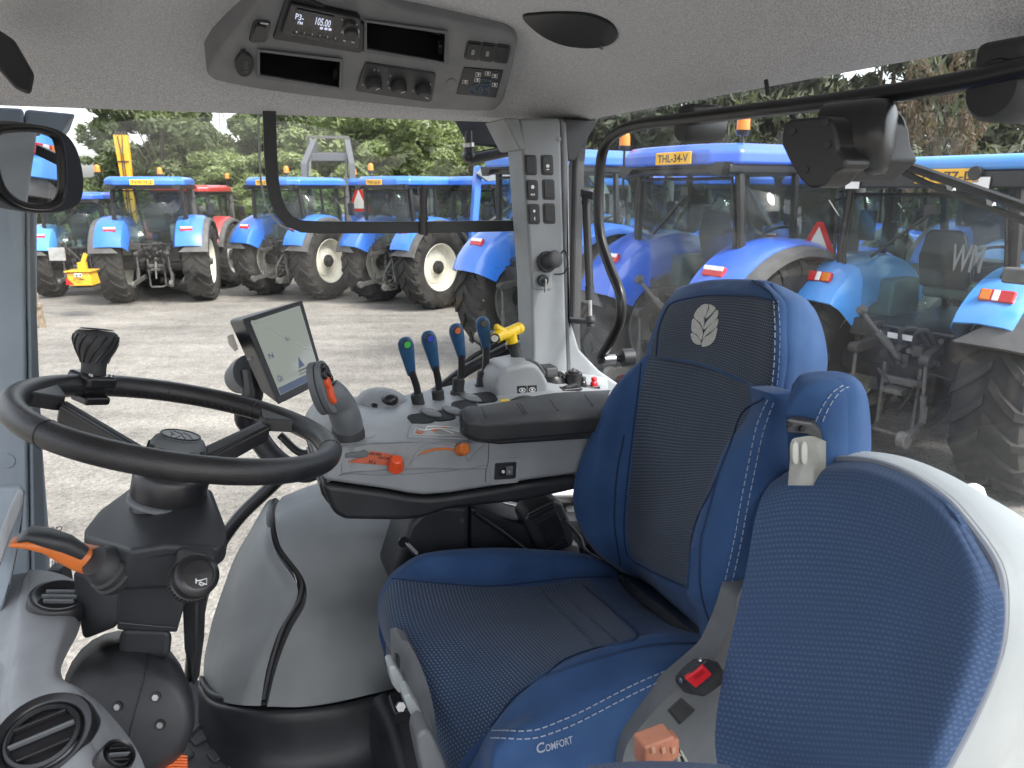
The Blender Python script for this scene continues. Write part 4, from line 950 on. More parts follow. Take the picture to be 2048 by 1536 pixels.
net = [[v(566, 1004, 1.54), v(640, 976, 1.56), v(720, 965, 1.56), v(820, 965, 1.55), v(900, 975, 1.52)],
       [v(553, 1032, 1.44), v(620, 1012, 1.46), v(700, 1006, 1.46), v(800, 1012, 1.45), v(890, 1025, 1.42)],
       [v(560, 1090, 1.37), v(625, 1075, 1.37), v(705, 1066, 1.37), v(795, 1068, 1.36), v(885, 1080, 1.35)],
       [v(606, 1155, 1.315), v(655, 1135, 1.325), v(710, 1126, 1.33), v(790, 1124, 1.33), v(880, 1130, 1.33)],
       [v(611, 1206, 1.28), v(655, 1192, 1.30), v(712, 1184, 1.31), v(790, 1182, 1.32), v(870, 1186, 1.32)],
       [v(580, 1264, 1.255), v(640, 1252, 1.25), v(705, 1244, 1.265), v(790, 1240, 1.28), v(865, 1240, 1.29)],
       [v(553, 1336, 1.23), v(620, 1334, 1.22), v(690, 1326, 1.22), v(780, 1318, 1.23), v(860, 1310, 1.25)],
       [v(534, 1413, 1.22), v(600, 1414, 1.20), v(670, 1405, 1.20), v(760, 1384, 1.21), v(856, 1362, 1.22)]]
P, full = patch(net, 7, vec=RH * .03); P['a'].build('rear_cover', COVER, ac, sharp=60)
# black tube stands in for the shade in the gap between the two pieces
m = M(); m.tube(spline([v(x, y, r) + RH * .024 for x, y, r in ((552, 1012, 1.53), (543, 1040, 1.44), (553, 1096, 1.37), (600, 1158, 1.31), (601, 1206, 1.28), (570, 1262, 1.26), (546, 1334, 1.24), (528, 1413, 1.22))], 6), .0085, 10); m.build('seal', BLACK, ac)
# skirt
net = [[v(412, 1372, 1.42), v(432, 1398, 1.32), v(480, 1412, 1.25), v(560, 1418, 1.21), v(660, 1410, 1.20), v(740, 1392, 1.21), v(860, 1362, 1.22)],
       [v(398, 1372, 1.40), v(420, 1408, 1.30), v(474, 1426, 1.23), v(560, 1434, 1.19), v(662, 1424, 1.18), v(742, 1406, 1.19), v(860, 1376, 1.20)],
       [v(397, 1420, 1.38), v(436, 1462, 1.28), v(500, 1500, 1.21), v(590, 1528, 1.17), v(680, 1520, 1.16), v(746, 1500, 1.16), v(860, 1480, 1.17)],
       [v(396, 1470, 1.38), v(436, 1520, 1.27), v(500, 1580, 1.18), v(590, 1620, 1.10), v(680, 1620, 1.08), v(746, 1600, 1.08), v(860, 1600, 1.08)]]
P, full = patch(net, 5, vec=RH * .03); SKB = full.bvh(); P['a'].build('skirt', BLACK, ac, sharp=60)
# black structure between arch and seat, with hinge bolt
fl = lambda x, y, z=FLOOR: Q(x, y, z=z)
m = M(); m.hull([v(744, 1404, 1.14), v(760, 1400, 1.14), v(860, 1440, 1.0), v(840, 1560, .95), v(780, 1580, .98), v(744, 1480, 1.1)] + [v(x, y, r) + UP * -.2 + RH * .1 for x, y, r in ((744, 1404, 1.14), (860, 1440, 1.0), (840, 1560, .95))]); m.build('sill', BLACK, ac, bevel=.02, seg=3)
m = M(); m.tube(spline([v(762, 1400, 1.12), v(790, 1460, 1.06), v(812, 1530, 1.0), v(828, 1600, .95)], 5), .018, 12); m.build('rail', BLACK, ac)
m = M(); c = v(802, 1414, 1.05); m.box(c, (.05, .035, .025), (RH, BH, UP)); hb_ = m.build('hinge', SATIN, ac, bevel=.004)
m = M(); m.cyl(v(800, 1412, 1.02), v(800, 1412, 1.02) - RH * .008 + UP * .004, .008, n=6); m.build('bolt', STEEL, hb_)
# ---- rubber floor mat with raised pads
fm = thing('floor_mat', fl(450, 1500), 'black rubber floor mat with raised square pads at the foot of the arch cover', 'floor mat')
mz = lambda x, y, o=0: Q(x, y, z=FLOOR + .012 + o)
m = M(); m.prism([mz(x, y) for x, y in ((355, 1545), (380, 1470), (412, 1436), (424, 1440), (436, 1476), (520, 1530), (640, 1600), (640, 1750), (355, 1750))], UP * -.012); m.build('mat', RUBB, fm, bevel=.003)
for x, y in ((401, 1469), (438, 1503), (480, 1528), (362, 1508), (404, 1546)):
    m = M(); m.prism([mz(a, b_, .006) for a, b_ in rrect(x, y, 20, -11, 8, 9, .3)], UP * -.007); m.build('pad', RUBB, fm, bevel=.003)
m = M(); m.tube([mz(x, y, .004) for x, y in ((378, 1476), (413, 1440), (424, 1444), (438, 1482), (520, 1536))], .006, 8); m.build('edge', RUBB, fm)

# ================================================================ right hand console with the armrest
cs = thing('armrest_console', cab(1.25, .2, -.6), 'grey armrest console with levers, dials and a padded black armrest', 'console')
R0 = 1.16
c_ = lambda x, y, r=R0: Q(x, y, r=r)
# body: side face outline, pushed away from the driver; upper edge follows the dished top
side = [(646, 962), (648, 930), (664, 905), (684, 886), (760, 882), (800, 880), (850, 878), (976, 882), (1100, 876), (1200, 868), (1200, 946), (1150, 950), (1060, 962), (978, 976), (900, 988), (850, 992), (819, 989), (770, 980), (700, 970)]
m = M(); m.prism([c_(x, y) for x, y in side], RH * .30); SIDE0 = m.bvh()
body = m.build('side_shell', GREY, cs, bevel=.010, seg=3)
# lower black tray
low = [(642, 966), (700, 974), (770, 984), (819, 993), (860, 996), (900, 992), (978, 980), (1060, 966), (1160, 953), (1160, 980), (1050, 1004), (940, 1016), (900, 1020), (840, 1040), (800, 1043), (690, 1042), (668, 1030), (656, 1004)]
m = M(); m.prism([c_(x, y, R0 + .006) for x, y in low], RH * .27); LOWB = m.bvh(); m.build('lower_tray', BLACK, cs, bevel=.012, seg=3)
m = M(); m.prism([c_(x, y, R0 + .02) for x, y in ((638, 968), (650, 968), (662, 1004), (658, 1010), (644, 990))], RH * .2); m.build('end_cap', SATIN, cs, bevel=.006)
# top deck: a smooth sheet from the side shell's edge to the far side
top_front = [(650, 905, 1.18), (684, 888, 1.165), (740, 882, 1.165), (800, 879, 1.165), (860, 878, 1.165), (930, 880, 1.165), (1000, 876, 1.17), (1100, 868, 1.18), (1210, 860, 1.18)]
top_mid = [(655, 880, 1.27), (690, 862, 1.27), (740, 842, 1.27), (800, 834, 1.27), (860, 830, 1.27), (930, 824, 1.27), (1000, 815, 1.27), (1100, 805, 1.27), (1210, 800, 1.27)]
top_back = [(660, 858, 1.36), (700, 842, 1.37), (750, 822, 1.38), (800, 806, 1.38), (860, 800, 1.38), (930, 790, 1.38), (1000, 775, 1.38), (1100, 765, 1.38), (1215, 775, 1.38)]
top_far = [(668, 846, 1.43), (710, 832, 1.44), (760, 806, 1.45), (810, 790, 1.46), (870, 778, 1.46), (930, 764, 1.46), (1000, 748, 1.46), (1100, 740, 1.46), (1215, 755, 1.46)]
side_top = [(x, y + 5, r - .004) for x, y, r in top_front]
net = [[v(*p_) for p_ in L_] for L_ in (side_top, top_front, top_mid, top_back, top_far)]
P, full = patch(net, 5, vec=UP * -.05); TOPB = full.bvh(); P['a'].build('top_deck', GREY, cs, sharp=60)
# boss and label recess pieces on the deck
def deck(b, poly, th, m_, name, par=cs, bevel=.003, lift=0):
    return button(b, poly, th, m_, par, name, bevel, lift)
deck(TOPB, [(814, 876), (822, 850), (928, 853), (936, 880)], .004, GREY, 'touchpad_frame')
tp = deck(TOPB, [(825, 874), (830, 856), (920, 858), (926, 876)], .006, mat('touch_panel', (.34, .35, .34), .2), 'touchpad')
for pts in ([(832, 864), (850, 868), (880, 864), (918, 870)], [(850, 868), (858, 860), (900, 861)], [(880, 864), (905, 874)]):
    m = strip(TOPB, pts, .0015, lift=.0075); 
    if m.v: m.build('diagram', WHITE, tp)
for x, y in ((838, 871), (868, 866), (886, 862)): deck(TOPB, ell(x, y, 7, 2.4, 10), .0075, COPP, 'diagram', tp, 0)
# side details: scoop with orange slider, red knob strip, rocker switch
m = M()
seamm = strip(SIDE0, [(978, 884), (976, 925), (972, 940), (970, 978)], .0014, lift=.0002, k=3); seamm.build('seam', BLACK, body)
for pts in ([(683, 946), (760, 950), (850, 946), (930, 938), (972, 930)], [(683, 946), (684, 925)]):
    strip(SIDE0, pts, .001, lift=.0002).build('seam', GREYD, body)
def sidep(poly, th, m_, name, par, bevel=.002, lift=0): return button(SIDE0, poly, th, m_, par, name, bevel, lift)
sf = sidep(rrect(1010, 942, 29, -2, -2, 27, .25), .0015, GREY, 'switch_plate', cs)
sf2 = sidep(rrect(1010, 941, 22, -1.5, -1, 17, .2), .003, BLACK, 'switch_frame', sf)
sidep(rrect(1010, 941, 14, -1, -1, 10, .5), .005, SATIN, 'rocker', sf); sidep(rrect(1017, 940, 7, -.5, -.5, 9, .3), .0062, GREYD, 'rocker_half', sf)
for x in (1004, 1016): sidep(ell(x, 941, 3.2, 3, 8), .0072, WHITE if x == 1004 else GREY, 'symbol', sf, 0)
# scoop: raised curved ledge
sc_ = [(838, 912), (852, 902), (870, 895), (890, 893), (910, 897), (926, 906), (936, 920), (942, 912), (930, 893), (908, 884), (884, 882), (860, 886), (842, 896), (828, 908)]
sidep([(694, 924), (720, 914), (742, 902), (774, 906), (800, 914), (806, 922), (796, 932), (770, 930), (730, 927)], .002, mat('warning_orange', (.55, .12, .06), .4, noise=.2, nscale=60), 'throttle_scale', cs, .001)
for t_, a, b_, c2 in (('<=', (738, 903), (762, 905), (738, 909)), ('=>', (756, 911), (778, 913), (756, 917)), ('N x', (738, 918), (752, 921), (737, 925))):
    m = text_on(SIDE0, t_, a, b_, c2, .0032)
    if m.v: m.build('print', BLACK, cs, smooth=False)
sidep([(722, 902), (728, 898), (738, 905), (736, 912), (722, 916), (700, 914), (690, 916), (690, 906)], .0035, GREYD, 'finger_recess', cs, .002)
h = hit(SIDE0, 788, 930, 0); n = h[1]; kd = (UP * .85 - RH * .5).normalized()
def knob(x, y, m_, name, r1, r2, hh, par=cs, bv=SIDE0):
    h = hit(bv, x, y, 0); m = M(); c = h[0] - RH * r1 * .7; m.lathe([(0, hh), (r2 * .8, hh), (r2, hh * .93), (r1, hh * .1), (r1, 0), (0, 0)], c, kd, 16)
    o = m.build(name, m_, par)
    for i in range(8):
        a = i * math.pi / 4; X, Y, Z = frame(kd); d = X * math.cos(a) + Y * math.sin(a); mm = M(); mm.cyl(c + d * r1 * .97 + kd * hh * .15, c + d * r2 * .95 + kd * hh * .9, .0012, n=6); mm.build('grip_rib', m_, o)
    return o
knob(789, 932, ORRED, 'throttle_knob', .0135, .0095, .024)
sidep([(836, 910), (850, 901), (870, 896), (895, 895), (915, 900), (922, 906), (915, 904), (895, 899), (870, 900), (848, 906)], .003, ORANGE, 'slider_scale', cs, .001)
strip(SIDE0, [(820, 930), (832, 908), (850, 893), (880, 886), (908, 888), (926, 900), (936, 922), (950, 905), (976, 884)], .004, lift=.0015).build('moulding', GREY, cs)
h = hit(SIDE0, 917, 900, .004); ax = (-RH * .85 + UP * .4 + BH * .2).normalized()
m = M(); m.hull([h[0] + (UP * a + BH * b_) * .001 + ax * c for a, b_ in ((10, -9), (13, 2), (6, 10), (-8, 10), (-12, 0), (-6, -9)) for c in (0, .022)]); m.build('slider_knob', ORANGE, cs, bevel=.004, seg=3)
# armrest pad
pad = [(926, 816), (940, 814), (1060, 802), (1210, 792), (1210, 862), (1100, 872), (1000, 880), (962, 880), (940, 870), (926, 848)]
PR = 1.12
def padp(x, y, r): return Q(x, y, r=r)
fb_ = [(926, 848), (928, 862), (942, 872), (964, 880), (1000, 880), (1100, 872), (1215, 860)]
ft = [(925, 822), (928, 838), (944, 843), (964, 846), (1000, 844), (1100, 838), (1215, 832)]
net = [[v(x, y, PR + (.03, .01, 0, 0, 0, 0, 0)[i]) for i, (x, y) in enumerate(fb_)],
       [v(x, y - (0, 2, 2, 2, 2, 2, 2)[i], PR - .002 + (.03, .01, 0, 0, 0, 0, 0)[i]) for i, (x, y) in enumerate([(a, (b_ + c2) / 2) for (a, b_), (a2, c2) in zip(fb_, ft)])],
       [v(x, y, PR + (.03, .01, 0, 0, 0, 0, 0)[i]) for i, (x, y) in enumerate(ft)],
       [v(x, y, r) for x, y, r in ((928, 816, 1.16), (940, 822, 1.15), (955, 826, 1.145), (975, 826, 1.145), (1005, 824, 1.145), (1100, 818, 1.145), (1215, 812, 1.145))],
       [v(x, y, r) for x, y, r in ((940, 812, 1.20), (955, 812, 1.20), (970, 811, 1.20), (990, 809, 1.20), (1020, 806, 1.20), (1100, 798, 1.20), (1218, 788, 1.20))],
       [v(x, y, r) for x, y, r in ((960, 812, 1.24), (970, 812, 1.245), (985, 809, 1.25), (1005, 804, 1.25), (1040, 798, 1.25), (1110, 786, 1.25), (1222, 780, 1.25))]]
P, full = patch(net, 6, vec=RH * .02 - UP * .01); PADB = full.bvh(); pd = P['a'].build('armrest_pad', PAD, cs, sharp=70)
for a, b_ in (((964, 814), (972, 836)), ((1034, 808), (1048, 828)), ((1040, 807), (1054, 827)), ((1100, 800), (1116, 822)), ((1170, 790), (1186, 812))):
    s_ = strip(PADB, [a, ((a[0] + b_[0]) / 2, (a[1] + b_[1]) / 2), b_], .0028, lift=.0002, k=3)
    if s_.v: s_.build('groove', RUBB, pd)
m = M(); m.prism([v(x, y, 1.13) for x, y in ((962, 874), (1000, 880), (1100, 872), (1216, 860), (1216, 876), (1000, 890), (965, 886))], RH * .2); m.build('pad_base', BLACK, cs, bevel=.004)
# spool valve levers
def ground_on_top(x, y): h = hit(TOPB, x, y, 0); return h[0] if h else Q(x, y, r=1.36)
LV = [((843, 832), (821, 738), (811, 688), GREEN, 'green', 1.36), ((880, 826), (869, 728), (857, 676), BLUED, 'blue', 1.38), ((914, 802), (922, 706), (912, 660), COPP, 'copper', 1.40), ((962, 790), (972, 690), (965, 646), SATIN, 'black', 1.42)]
for base, mid, topp, mt, cname, r_ in LV:
    b0 = Q(base[0], base[1], r=r_); lm = Q(mid[0], mid[1], r=r_ - .005); lt = Q(topp[0], topp[1], r=r_ - .02)
    lev = thing('spool_lever', b0, 'blue gripped black hydraulic lever with a %s button on the console' % cname, 'lever', 'hydraulic levers on the console')
    d = (lm - b0)
    m = M(); m.tube(spline([b0 - d * .1, b0 + d * .35, b0 + d * .6 + BH * .004, lm + d * .05], 4), .0072, 12); m.build('stem', SATIN, lev)
    m = M(); m.tube([b0 - d * .12, b0 + d * .20, b0 + d * .22, b0 + d * .46, b0 + d * .49], [.0165, .0155, .0125, .0125, .009], 18); m.build('boot', RUBB, lev, sharp=30)
    ax_ = (lt - lm); X, Y, Z = frame(ax_, RH)
    m = M(); k_ = [(-.25, .008), (-.22, .0095), (0, .0115), (.3, .0135), (.65, .0165), (.9, .0178), (1.08, .0165), (1.2, .012), (1.25, .005)]
    rings = []; n_ = 18
    for tt, rad in k_:
        cc_ = lm + ax_ * tt; rings.append([cc_ + X * (math.cos(2 * math.pi * j / n_) * rad * .66) + Y * (math.sin(2 * math.pi * j / n_) * rad * .86) for j in range(n_)])
    vs = [q_ for rg in rings for q_ in rg]; fs = [(i * n_ + j, i * n_ + (j + 1) % n_, (i + 1) * n_ + (j + 1) % n_, (i + 1) * n_ + j) for i in range(len(rings) - 1) for j in range(n_)]
    fs += [tuple(reversed(range(n_))), tuple((len(rings) - 1) * n_ + j for j in range(n_))]; m.add(vs, fs); hg = m.bvh(); gr = m.build('grip', LBLUE, lev, sharp=80)
    bx_, by_, _ = pix(lm + ax_ * .98); h = hit(hg, bx_ + 3, by_ + 0, 0)
    if h:
        m = M(); m.cyl(h[0] - h[1] * .003, h[0] + h[1] * .0015, .0088, n=18); m.build('button_ring', RUBB, gr); m = M(); m.cyl(h[0] - h[1] * .003, h[0] + h[1] * .003, .0068, n=18); m.build('button', mt, gr, bevel=.001)
# gates beneath the levers
for (x, y) in ((842, 838), (884, 832), (930, 812), (968, 796)): deck(TOPB, rrect(x, y, 24, -3, 8, 10, .6), .002, DIMTRAY, 'lever_gate', cs, .002)
for (x, y) in ((862, 828), (906, 824), (942, 798)):
    o = deck(TOPB, rrect(x, y, 18, 2, 8, 8, .7), .005, GREYD, 'gate_label', cs, .002)
    m = text_on(TOPB, '| II 0', (x - 8, y - 3), (x + 8, y - 1), (x - 6, y + 2), .0065)
    if m.v: m.build('print', GREY, o, smooth=False)
# domed dial at the front of the deck
dm = M(); dc = Q(765, 824, r=1.40); dz = (UP * .85 - RH * .45 + BH * .1).normalized(); dm.lathe([(0, .038), (.02, .037), (.04, .031), (.055, .018), (.062, 0), (.066, -.01), (.066, -.03)], dc, dz, 32)
DMB = dm.bvh(); dome = dm.build('dial_dome', GREY, cs, sharp=50)
for pl__, mt in (([(722, 828), (728, 816), (748, 806), (755, 809), (754, 816), (735, 822), (726, 832)], SATIN), ([(729, 832), (736, 822), (741, 824), (740, 834), (732, 838)], SATIN)):
    button(DMB, pl__, .0015, mt, dome, 'dial_window', .0008)
m = M(); h = hit(DMB, 780, 800, 0) or (Q(780, 798, r=1.42), UP); m.ball(h[0], .0165, 18, (1, 1, .8)); m.build('dial_button', SATIN, cs)
# grey arch-shaped thumb rest
net = [[v(712, 846, 1.33), v(730, 840, 1.33), v(760, 836, 1.33), v(786, 830, 1.33), v(797, 842, 1.31)], [v(714, 838, 1.33), v(732, 832, 1.33), v(760, 828, 1.33), v(782, 822, 1.33), v(792, 826, 1.31)], [v(716, 852, 1.29), v(738, 848, 1.29), v(766, 842, 1.29), v(788, 836, 1.29), v(799, 850, 1.28)], [v(716, 876, 1.26), v(740, 874, 1.26), v(770, 870, 1.26), v(796, 864, 1.26), v(806, 872, 1.25)]]
P, full = patch(net, 5, vec=UP * -.02); P['a'].build('thumb_rest', GREY, cs, sharp=70)
m = M(); m.lathe([(0, .002), (.026, .003), (.03, 0), (.026, -.004), (.0, -.004)], Q(720, 872, r=1.2), UP, 28); m.build('joystick_collar', GREY, cs)
# multifunction joystick
js = thing('joystick', Q(700, 880, r=1.2), 'grey joystick with a round button head, orange and black buttons, beside the steering wheel rim', 'joystick')
m = M(); pth = [Q(698, 884, r=1.19), Q(697, 860, r=1.19), Q(692, 838, r=1.18), Q(682, 812, r=1.18), Q(668, 790, r=1.17), Q(656, 776, r=1.17)]; pth = spline(pth, 3); L_ = len(pth); m.tube(pth, [.024 + .004 * math.sin(i / L_ * 3) - .006 * (i / L_) for i in range(L_)], 20); m.build('stalk', GREYD, js, sharp=70)
m = M(); m.tube([Q(698, 886, r=1.19), Q(697, 866, r=1.19), Q(694, 850, r=1.19)], [.0275, .0275, .0255], 20); m.build('sleeve', RUBB, js)
HC = Q(645, 776, r=1.16); HN = (BH * .82 - RH * .5 + UP * .22).normalized(); hx = (UP - HN * UP.dot(HN)).normalized(); hy = HN.cross(hx)
def head(o, sc, th, m_, name, par, cx=0, cy=0, rx=.044, ry=.024):
    n_ = 32; m = M(); pts = [HC + HN * o + hx * (math.cos(2 * math.pi * j / n_) * rx * sc + cx) + hy * (math.sin(2 * math.pi * j / n_) * ry * sc + cy) for j in range(n_)]; m.prism(pts, -HN * th); return m.build(name, m_, par, bevel=.002)
head(0, 1, .012, GREYD, 'head_back', js); head(.003, .96, .004, BLACK, 'head_gap', js); hdp = head(.012, 1, .010, GREYD, 'head_face', js)
for cx, cy, rx, ry, mt in ((-.012, .004, .016, .009, ORRED), (.008, .006, .010, .007, ORRED), (.026, -.002, .009, .006, SATIN), (.022, .010, .008, .005, SATIN), (.034, .004, .006, .006, SATIN), (.012, -.008, .006, .004, SATIN), (-.004, -.010, .005, .004, SATIN)):
    head(.018, 1, .008, mt, 'button', hdp, cx, cy, rx, ry)
# hand throttle: yellow T handle on its housing
hs_ = M()
prof = [(992, 796), (990, 775), (996, 752), (1010, 736), (1030, 732), (1060, 726), (1076, 730), (1090, 750), (1100, 770), (1090, 806), (1000, 812)]
hs_.prism([v(x, y, 1.33) for x, y in prof], RH * .10); HSB = hs_.bvh(); hg_ = hs_.build('throttle_housing', GREY, cs, bevel=.014, seg=4)
button(HSB, [(1034, 772), (1053, 771), (1054, 788), (1035, 790)], .001, BLACK, hg_, 'label', .0004); button(HSB, [(1055, 771), (1073, 770), (1074, 786), (1056, 788)], .001, BLACK, hg_, 'label', .0004)
for x, y in ((1044, 780), (1064, 779)):
    d_ = strip(HSB, [(x + 6 * math.cos(a), y + 4 * math.sin(a)) for a in [i * math.pi / 4 for i in range(9)]], .0014, lift=.0018, k=2); 
    if d_.v: d_.build('symbol', WHITE, hg_)
    button(HSB, ell(x, y, 2, 2, 8), .002, WHITE, hg_, 'symbol', 0)
m = M(); m.tube(spline([v(x, y, 1.36) for x, y in ((1040, 734), (1056, 728), (1072, 734), (1084, 750))], 5), .010, 10); m.build('quadrant', SATIN, cs)
yt = thing('throttle_lever', v(1035, 735, 1.40), 'yellow T shaped handle on a dark stem rising from the grey console housing', 'lever')
m = M(); m.tube([v(1040, 740, 1.40), v(1034, 715, 1.40), v(1026, 688, 1.40)], [.014, .012, .012], 14); m.build('stem', RUBB, yt)
m = M(); m.cyl(v(1027, 694, 1.40), v(1025, 685, 1.40), .016, n=18); m.build('collar', SATIN, yt)
m = M(); m.tube([v(1025, 688, 1.40), v(1021, 668, 1.40)], [.012, .013], 18); m.tube(spline([v(992, 676, 1.38), v(1000, 670, 1.385), v(1016, 666, 1.40), v(1034, 658, 1.41), v(1040, 656, 1.415)], 3), [.0125] * 12 + [.010], 18)
m.ball(v(994, 655, 1.385), .0075); m.tube([v(994, 656, 1.385), v(1008, 666, 1.39)], [.0075, .011], 12); m.ball(v(1038, 657, 1.41), .0125, 14); m.build('handle', YELL, yt, sharp=70)
m = M(); m.cyl(v(990, 677, 1.37), v(993, 675, 1.38), .0095, n=16); bt_ = m.build('end_ring', SATIN, yt); m = M(); m.cyl(v(989, 677, 1.367), v(993, 675, 1.38), .007, n=16); m.build('button', mat('cream_plastic', (.6, .6, .5), .4), bt_)
# yellow-capped levers behind the pad
for x, y in ((1014, 806), (1078, 802)):
    m = M(); m.hull([v(x + a, y + b_, 1.27) + UP * 0 for a, b_ in ((-12, 2), (-10, -3), (8, -4), (12, 0), (11, 5), (-10, 7))] + [v(x + a, y + b_, 1.27) + RH * .02 for a, b_ in ((-10, -2), (8, -4), (11, 2))]); m.build('yellow_switch', YELL, cs, bevel=.003)
m = M(); m.tube(spline([v(1014, 812, 1.28), v(1040, 800, 1.28), v(1062, 800, 1.28), v(1084, 810, 1.28)], 4), .008, 10); m.build('switch_hood', RUBB, cs)
# sockets at the rear of the deck
def fix(x, y, r_, name, lab, cat): return thing(name, v(x, y, r_), lab, cat)
s1 = fix(1107, 758, 1.42, 'socket_lid', 'black hinged socket lid on the rear of the grey console, nearest the yellow handle', 'socket')
m = M(); c = v(1105, 760, 1.40); m.lathe([(0, .012), (.022, .012), (.026, .006), (.028, 0), (.03, -.008)], c, UP, 24); m.build('base', SATIN, s1); m = M(); m.box(c + UP * .018 + RH * .02, (.03, .04, .02), (BH, RH, (UP + RH * .3).normalized())); m.build('lid', BLACK, s1, bevel=.004)
s2 = fix(1146, 764, 1.40, 'round_socket', 'round black power socket with a lid loop, between the hinged lid and the red plug', 'socket')
m = M(); c = v(1147, 768, 1.38); m.cyl(c - UP * .01, c + UP * .025, .019, n=24); m.cyl(c + UP * .025, c + UP * .030, .012, n=20); m.build('body', SATIN, s2); m = M(); m.tube(spline([c + UP * .02 - BH * .02, c + UP * .03 - BH * .035, c + UP * .01 - BH * .03, c - BH * .02], 4), .003, 8); m.build('loop', RUBB, s2)
m = M(); m.cyl(c + UP * .030, c + UP * .036, .004); m.build('pin', STEEL, s2)
s3 = fix(1178, 772, 1.38, 'aux_plugs', 'pair of small plugs, black and bright red, at the rear end of the console', 'plug')
for x, y, mt, nm in ((1166, 766, SATIN, 'black_plug'), (1188, 767, RED, 'red_plug')):
    c = v(x, y, 1.37); m = M(); m.lathe([(0, .014), (.005, .014), (.007, .010), (.005, .006), (.008, .002), (.008, -.008)], c, UP, 14); m.build(nm, mt, s3)
m = M(); c = v(1178, 777, 1.37); m.box(c, (.045, .02, .012), (BH, RH, UP)); m.build('base', SATIN, s3, bevel=.002)
s4 = fix(1141, 778, 1.34, 'toggle_switch', 'flat black toggle switch on the console in front of the round socket', 'switch')
m = M(); c = v(1141, 777, 1.34); m.box(c, (.045, .026, .006), (BH, RH, UP)); m.build('plate', SATIN, s4, bevel=.002); m = M(); m.box(c + UP * .005, (.028, .012, .007), ((BH + UP * .2).normalized(), RH, (UP - BH * .2).normalized())); m.build('rocker', BLACK, s4, bevel=.002)

# ================================================================ monitor
mn = thing('monitor', W(560, 800, 1.12), 'tilted grey framed touch screen on a black ball mount, above the steering wheel', 'monitor')
fq = [W(484, 638, 1.22), W(604, 600, 1.34), W(650, 762, 1.30), None]; fn_ = (fq[1] - fq[0]).cross(fq[2] - fq[0]).normalized(); fq[3] = PLN(556, 810, fq[0], fn_)
nn = (fq[1] - fq[0]).cross(fq[3] - fq[0]).normalized(); nn = nn if nn.dot(CAM - fq[0]) > 0 else -nn
bq = [W(457, 640, 1.320), W(585, 606, 1.464), W(625, 768, 1.440), W(524, 786, 1.296)]
m = M(); m.hull(fq + bq); MONB = m.bvh(); hsg = m.build('housing', BLACK, mn, bevel=.006, seg=3)
fx_ = lambda u_, v_, o=0: (fq[0].lerp(fq[1], u_)).lerp(fq[3].lerp(fq[2], u_), v_) + nn * o
def mrect(u0, v0, u1, v1, o, th, m_, name, par, bevel=.001): m = M(); m.prism([fx_(u0, v0, o), fx_(u1, v0, o), fx_(u1, v1, o), fx_(u0, v1, o)], -nn * th); return m.build(name, m_, par, bevel=bevel)
mrect(.005, .005, .995, .995, .0015, .003, BLACK, 'bezel', mn, .002)
scm = mat('screen_glass', (.11, .12, .105), .10); sb_ = scm.node_tree.nodes['Principled BSDF']; sb_.inputs['Emission Color'].default_value = (.55, .60, .55, 1); sb_.inputs['Emission Strength'].default_value = .13
scr = mrect(.09, .06, .92, .92, .003, .002, scm, 'screen', mn, .0005)
def mline(a, b_, w_, m_, name): m = M(); m.beam(fx_(*a, .0034), fx_(*b_, .0034), w_, .0004, up=nn); m.build(name, m_, scr)
SCB = mat('screen_blue', (.10, .14, .24), .3); SCG = mat('screen_grey', (.16, .17, .16), .3)
mline((.10, .05), (.86, .60), .0016, mat('screen_line', (.5, .52, .46), .3), 'map_line')
mrect(.092, .84, .918, .918, .0036, .0004, SCB, 'status_bar', scr, 0)
for t_, u0, v0, s_ in (('N', .14, .46, .06), ('Gt', .14, .72, .07), ('31', .50, .36, .05)):
    m = text4(t_, fx_(u0, v0, .0036), fx_(u0 + s_ * 1.3, v0, .0036), fx_(u0, v0 + s_, .0036)); m.build('screen_text', SCB, scr, smooth=False)
m = M(); m.prism([fx_(.62, .62, .0036), fx_(.56, .74, .0036), fx_(.68, .74, .0036)], -nn * .0004); m.build('arrow', SCB, scr)
mrect(.54, .76, .72, .78, .0036, .0004, SCG, 'bar', scr, 0); mrect(.54, .80, .72, .81, .0036, .0004, SCG, 'bar', scr, 0)
m = M(); c = W(503, 717, 1.272); m.hull([c + hx_ for hx_ in (UP * .003 + BH * .006, UP * .003 - BH * .006, -UP * .003 + BH * .006, -UP * .003 - BH * .006)] + [c - RH * .02 - BH * 0]); 
h = hit(MONB, 503, 718, .001)
if h: m = M(); m.ball(h[0], .006, 12, (1.1, .5, .5)); m.build('badge', GREY, mn)
m = M(); m.hull([W(x, y, d * 1.2) for x, y, d in ((454, 672, 1.12), (464, 668, 1.12), (474, 690, 1.11), (470, 704, 1.11), (458, 690, 1.12))] + [W(x, y, d) for x, y, d in ((466, 668, 1.15), (478, 700, 1.15))]); m.build('side_latch', SATIN, mn, bevel=.002)
# round mount
m = M(); ax = (W(520, 740, 1.368) - W(462, 768, 1.464)).normalized(); c = W(490, 752, 1.416); m.lathe([(0, -.034), (.022, -.034), (.030, -.026), (.031, .0), (.036, .006), (.036, .03), (.0, .03)], c, ax, 28); m.build('mount_drum', GREYD, mn, sharp=40)
m = M(); m.lathe([(0, -.05), (.012, -.05), (.013, -.03)], c, ax, 16); m.build('clamp_screw', SATIN, mn)
m = M(); m.tube(spline([W(500, 740, 1.392), W(505, 790, 1.392), W(490, 830, 1.404), W(500, 850, 1.416), W(530, 845, 1.440)], 4), [.020] * 17, 14); m.build('ball_mount', SATIN, mn)
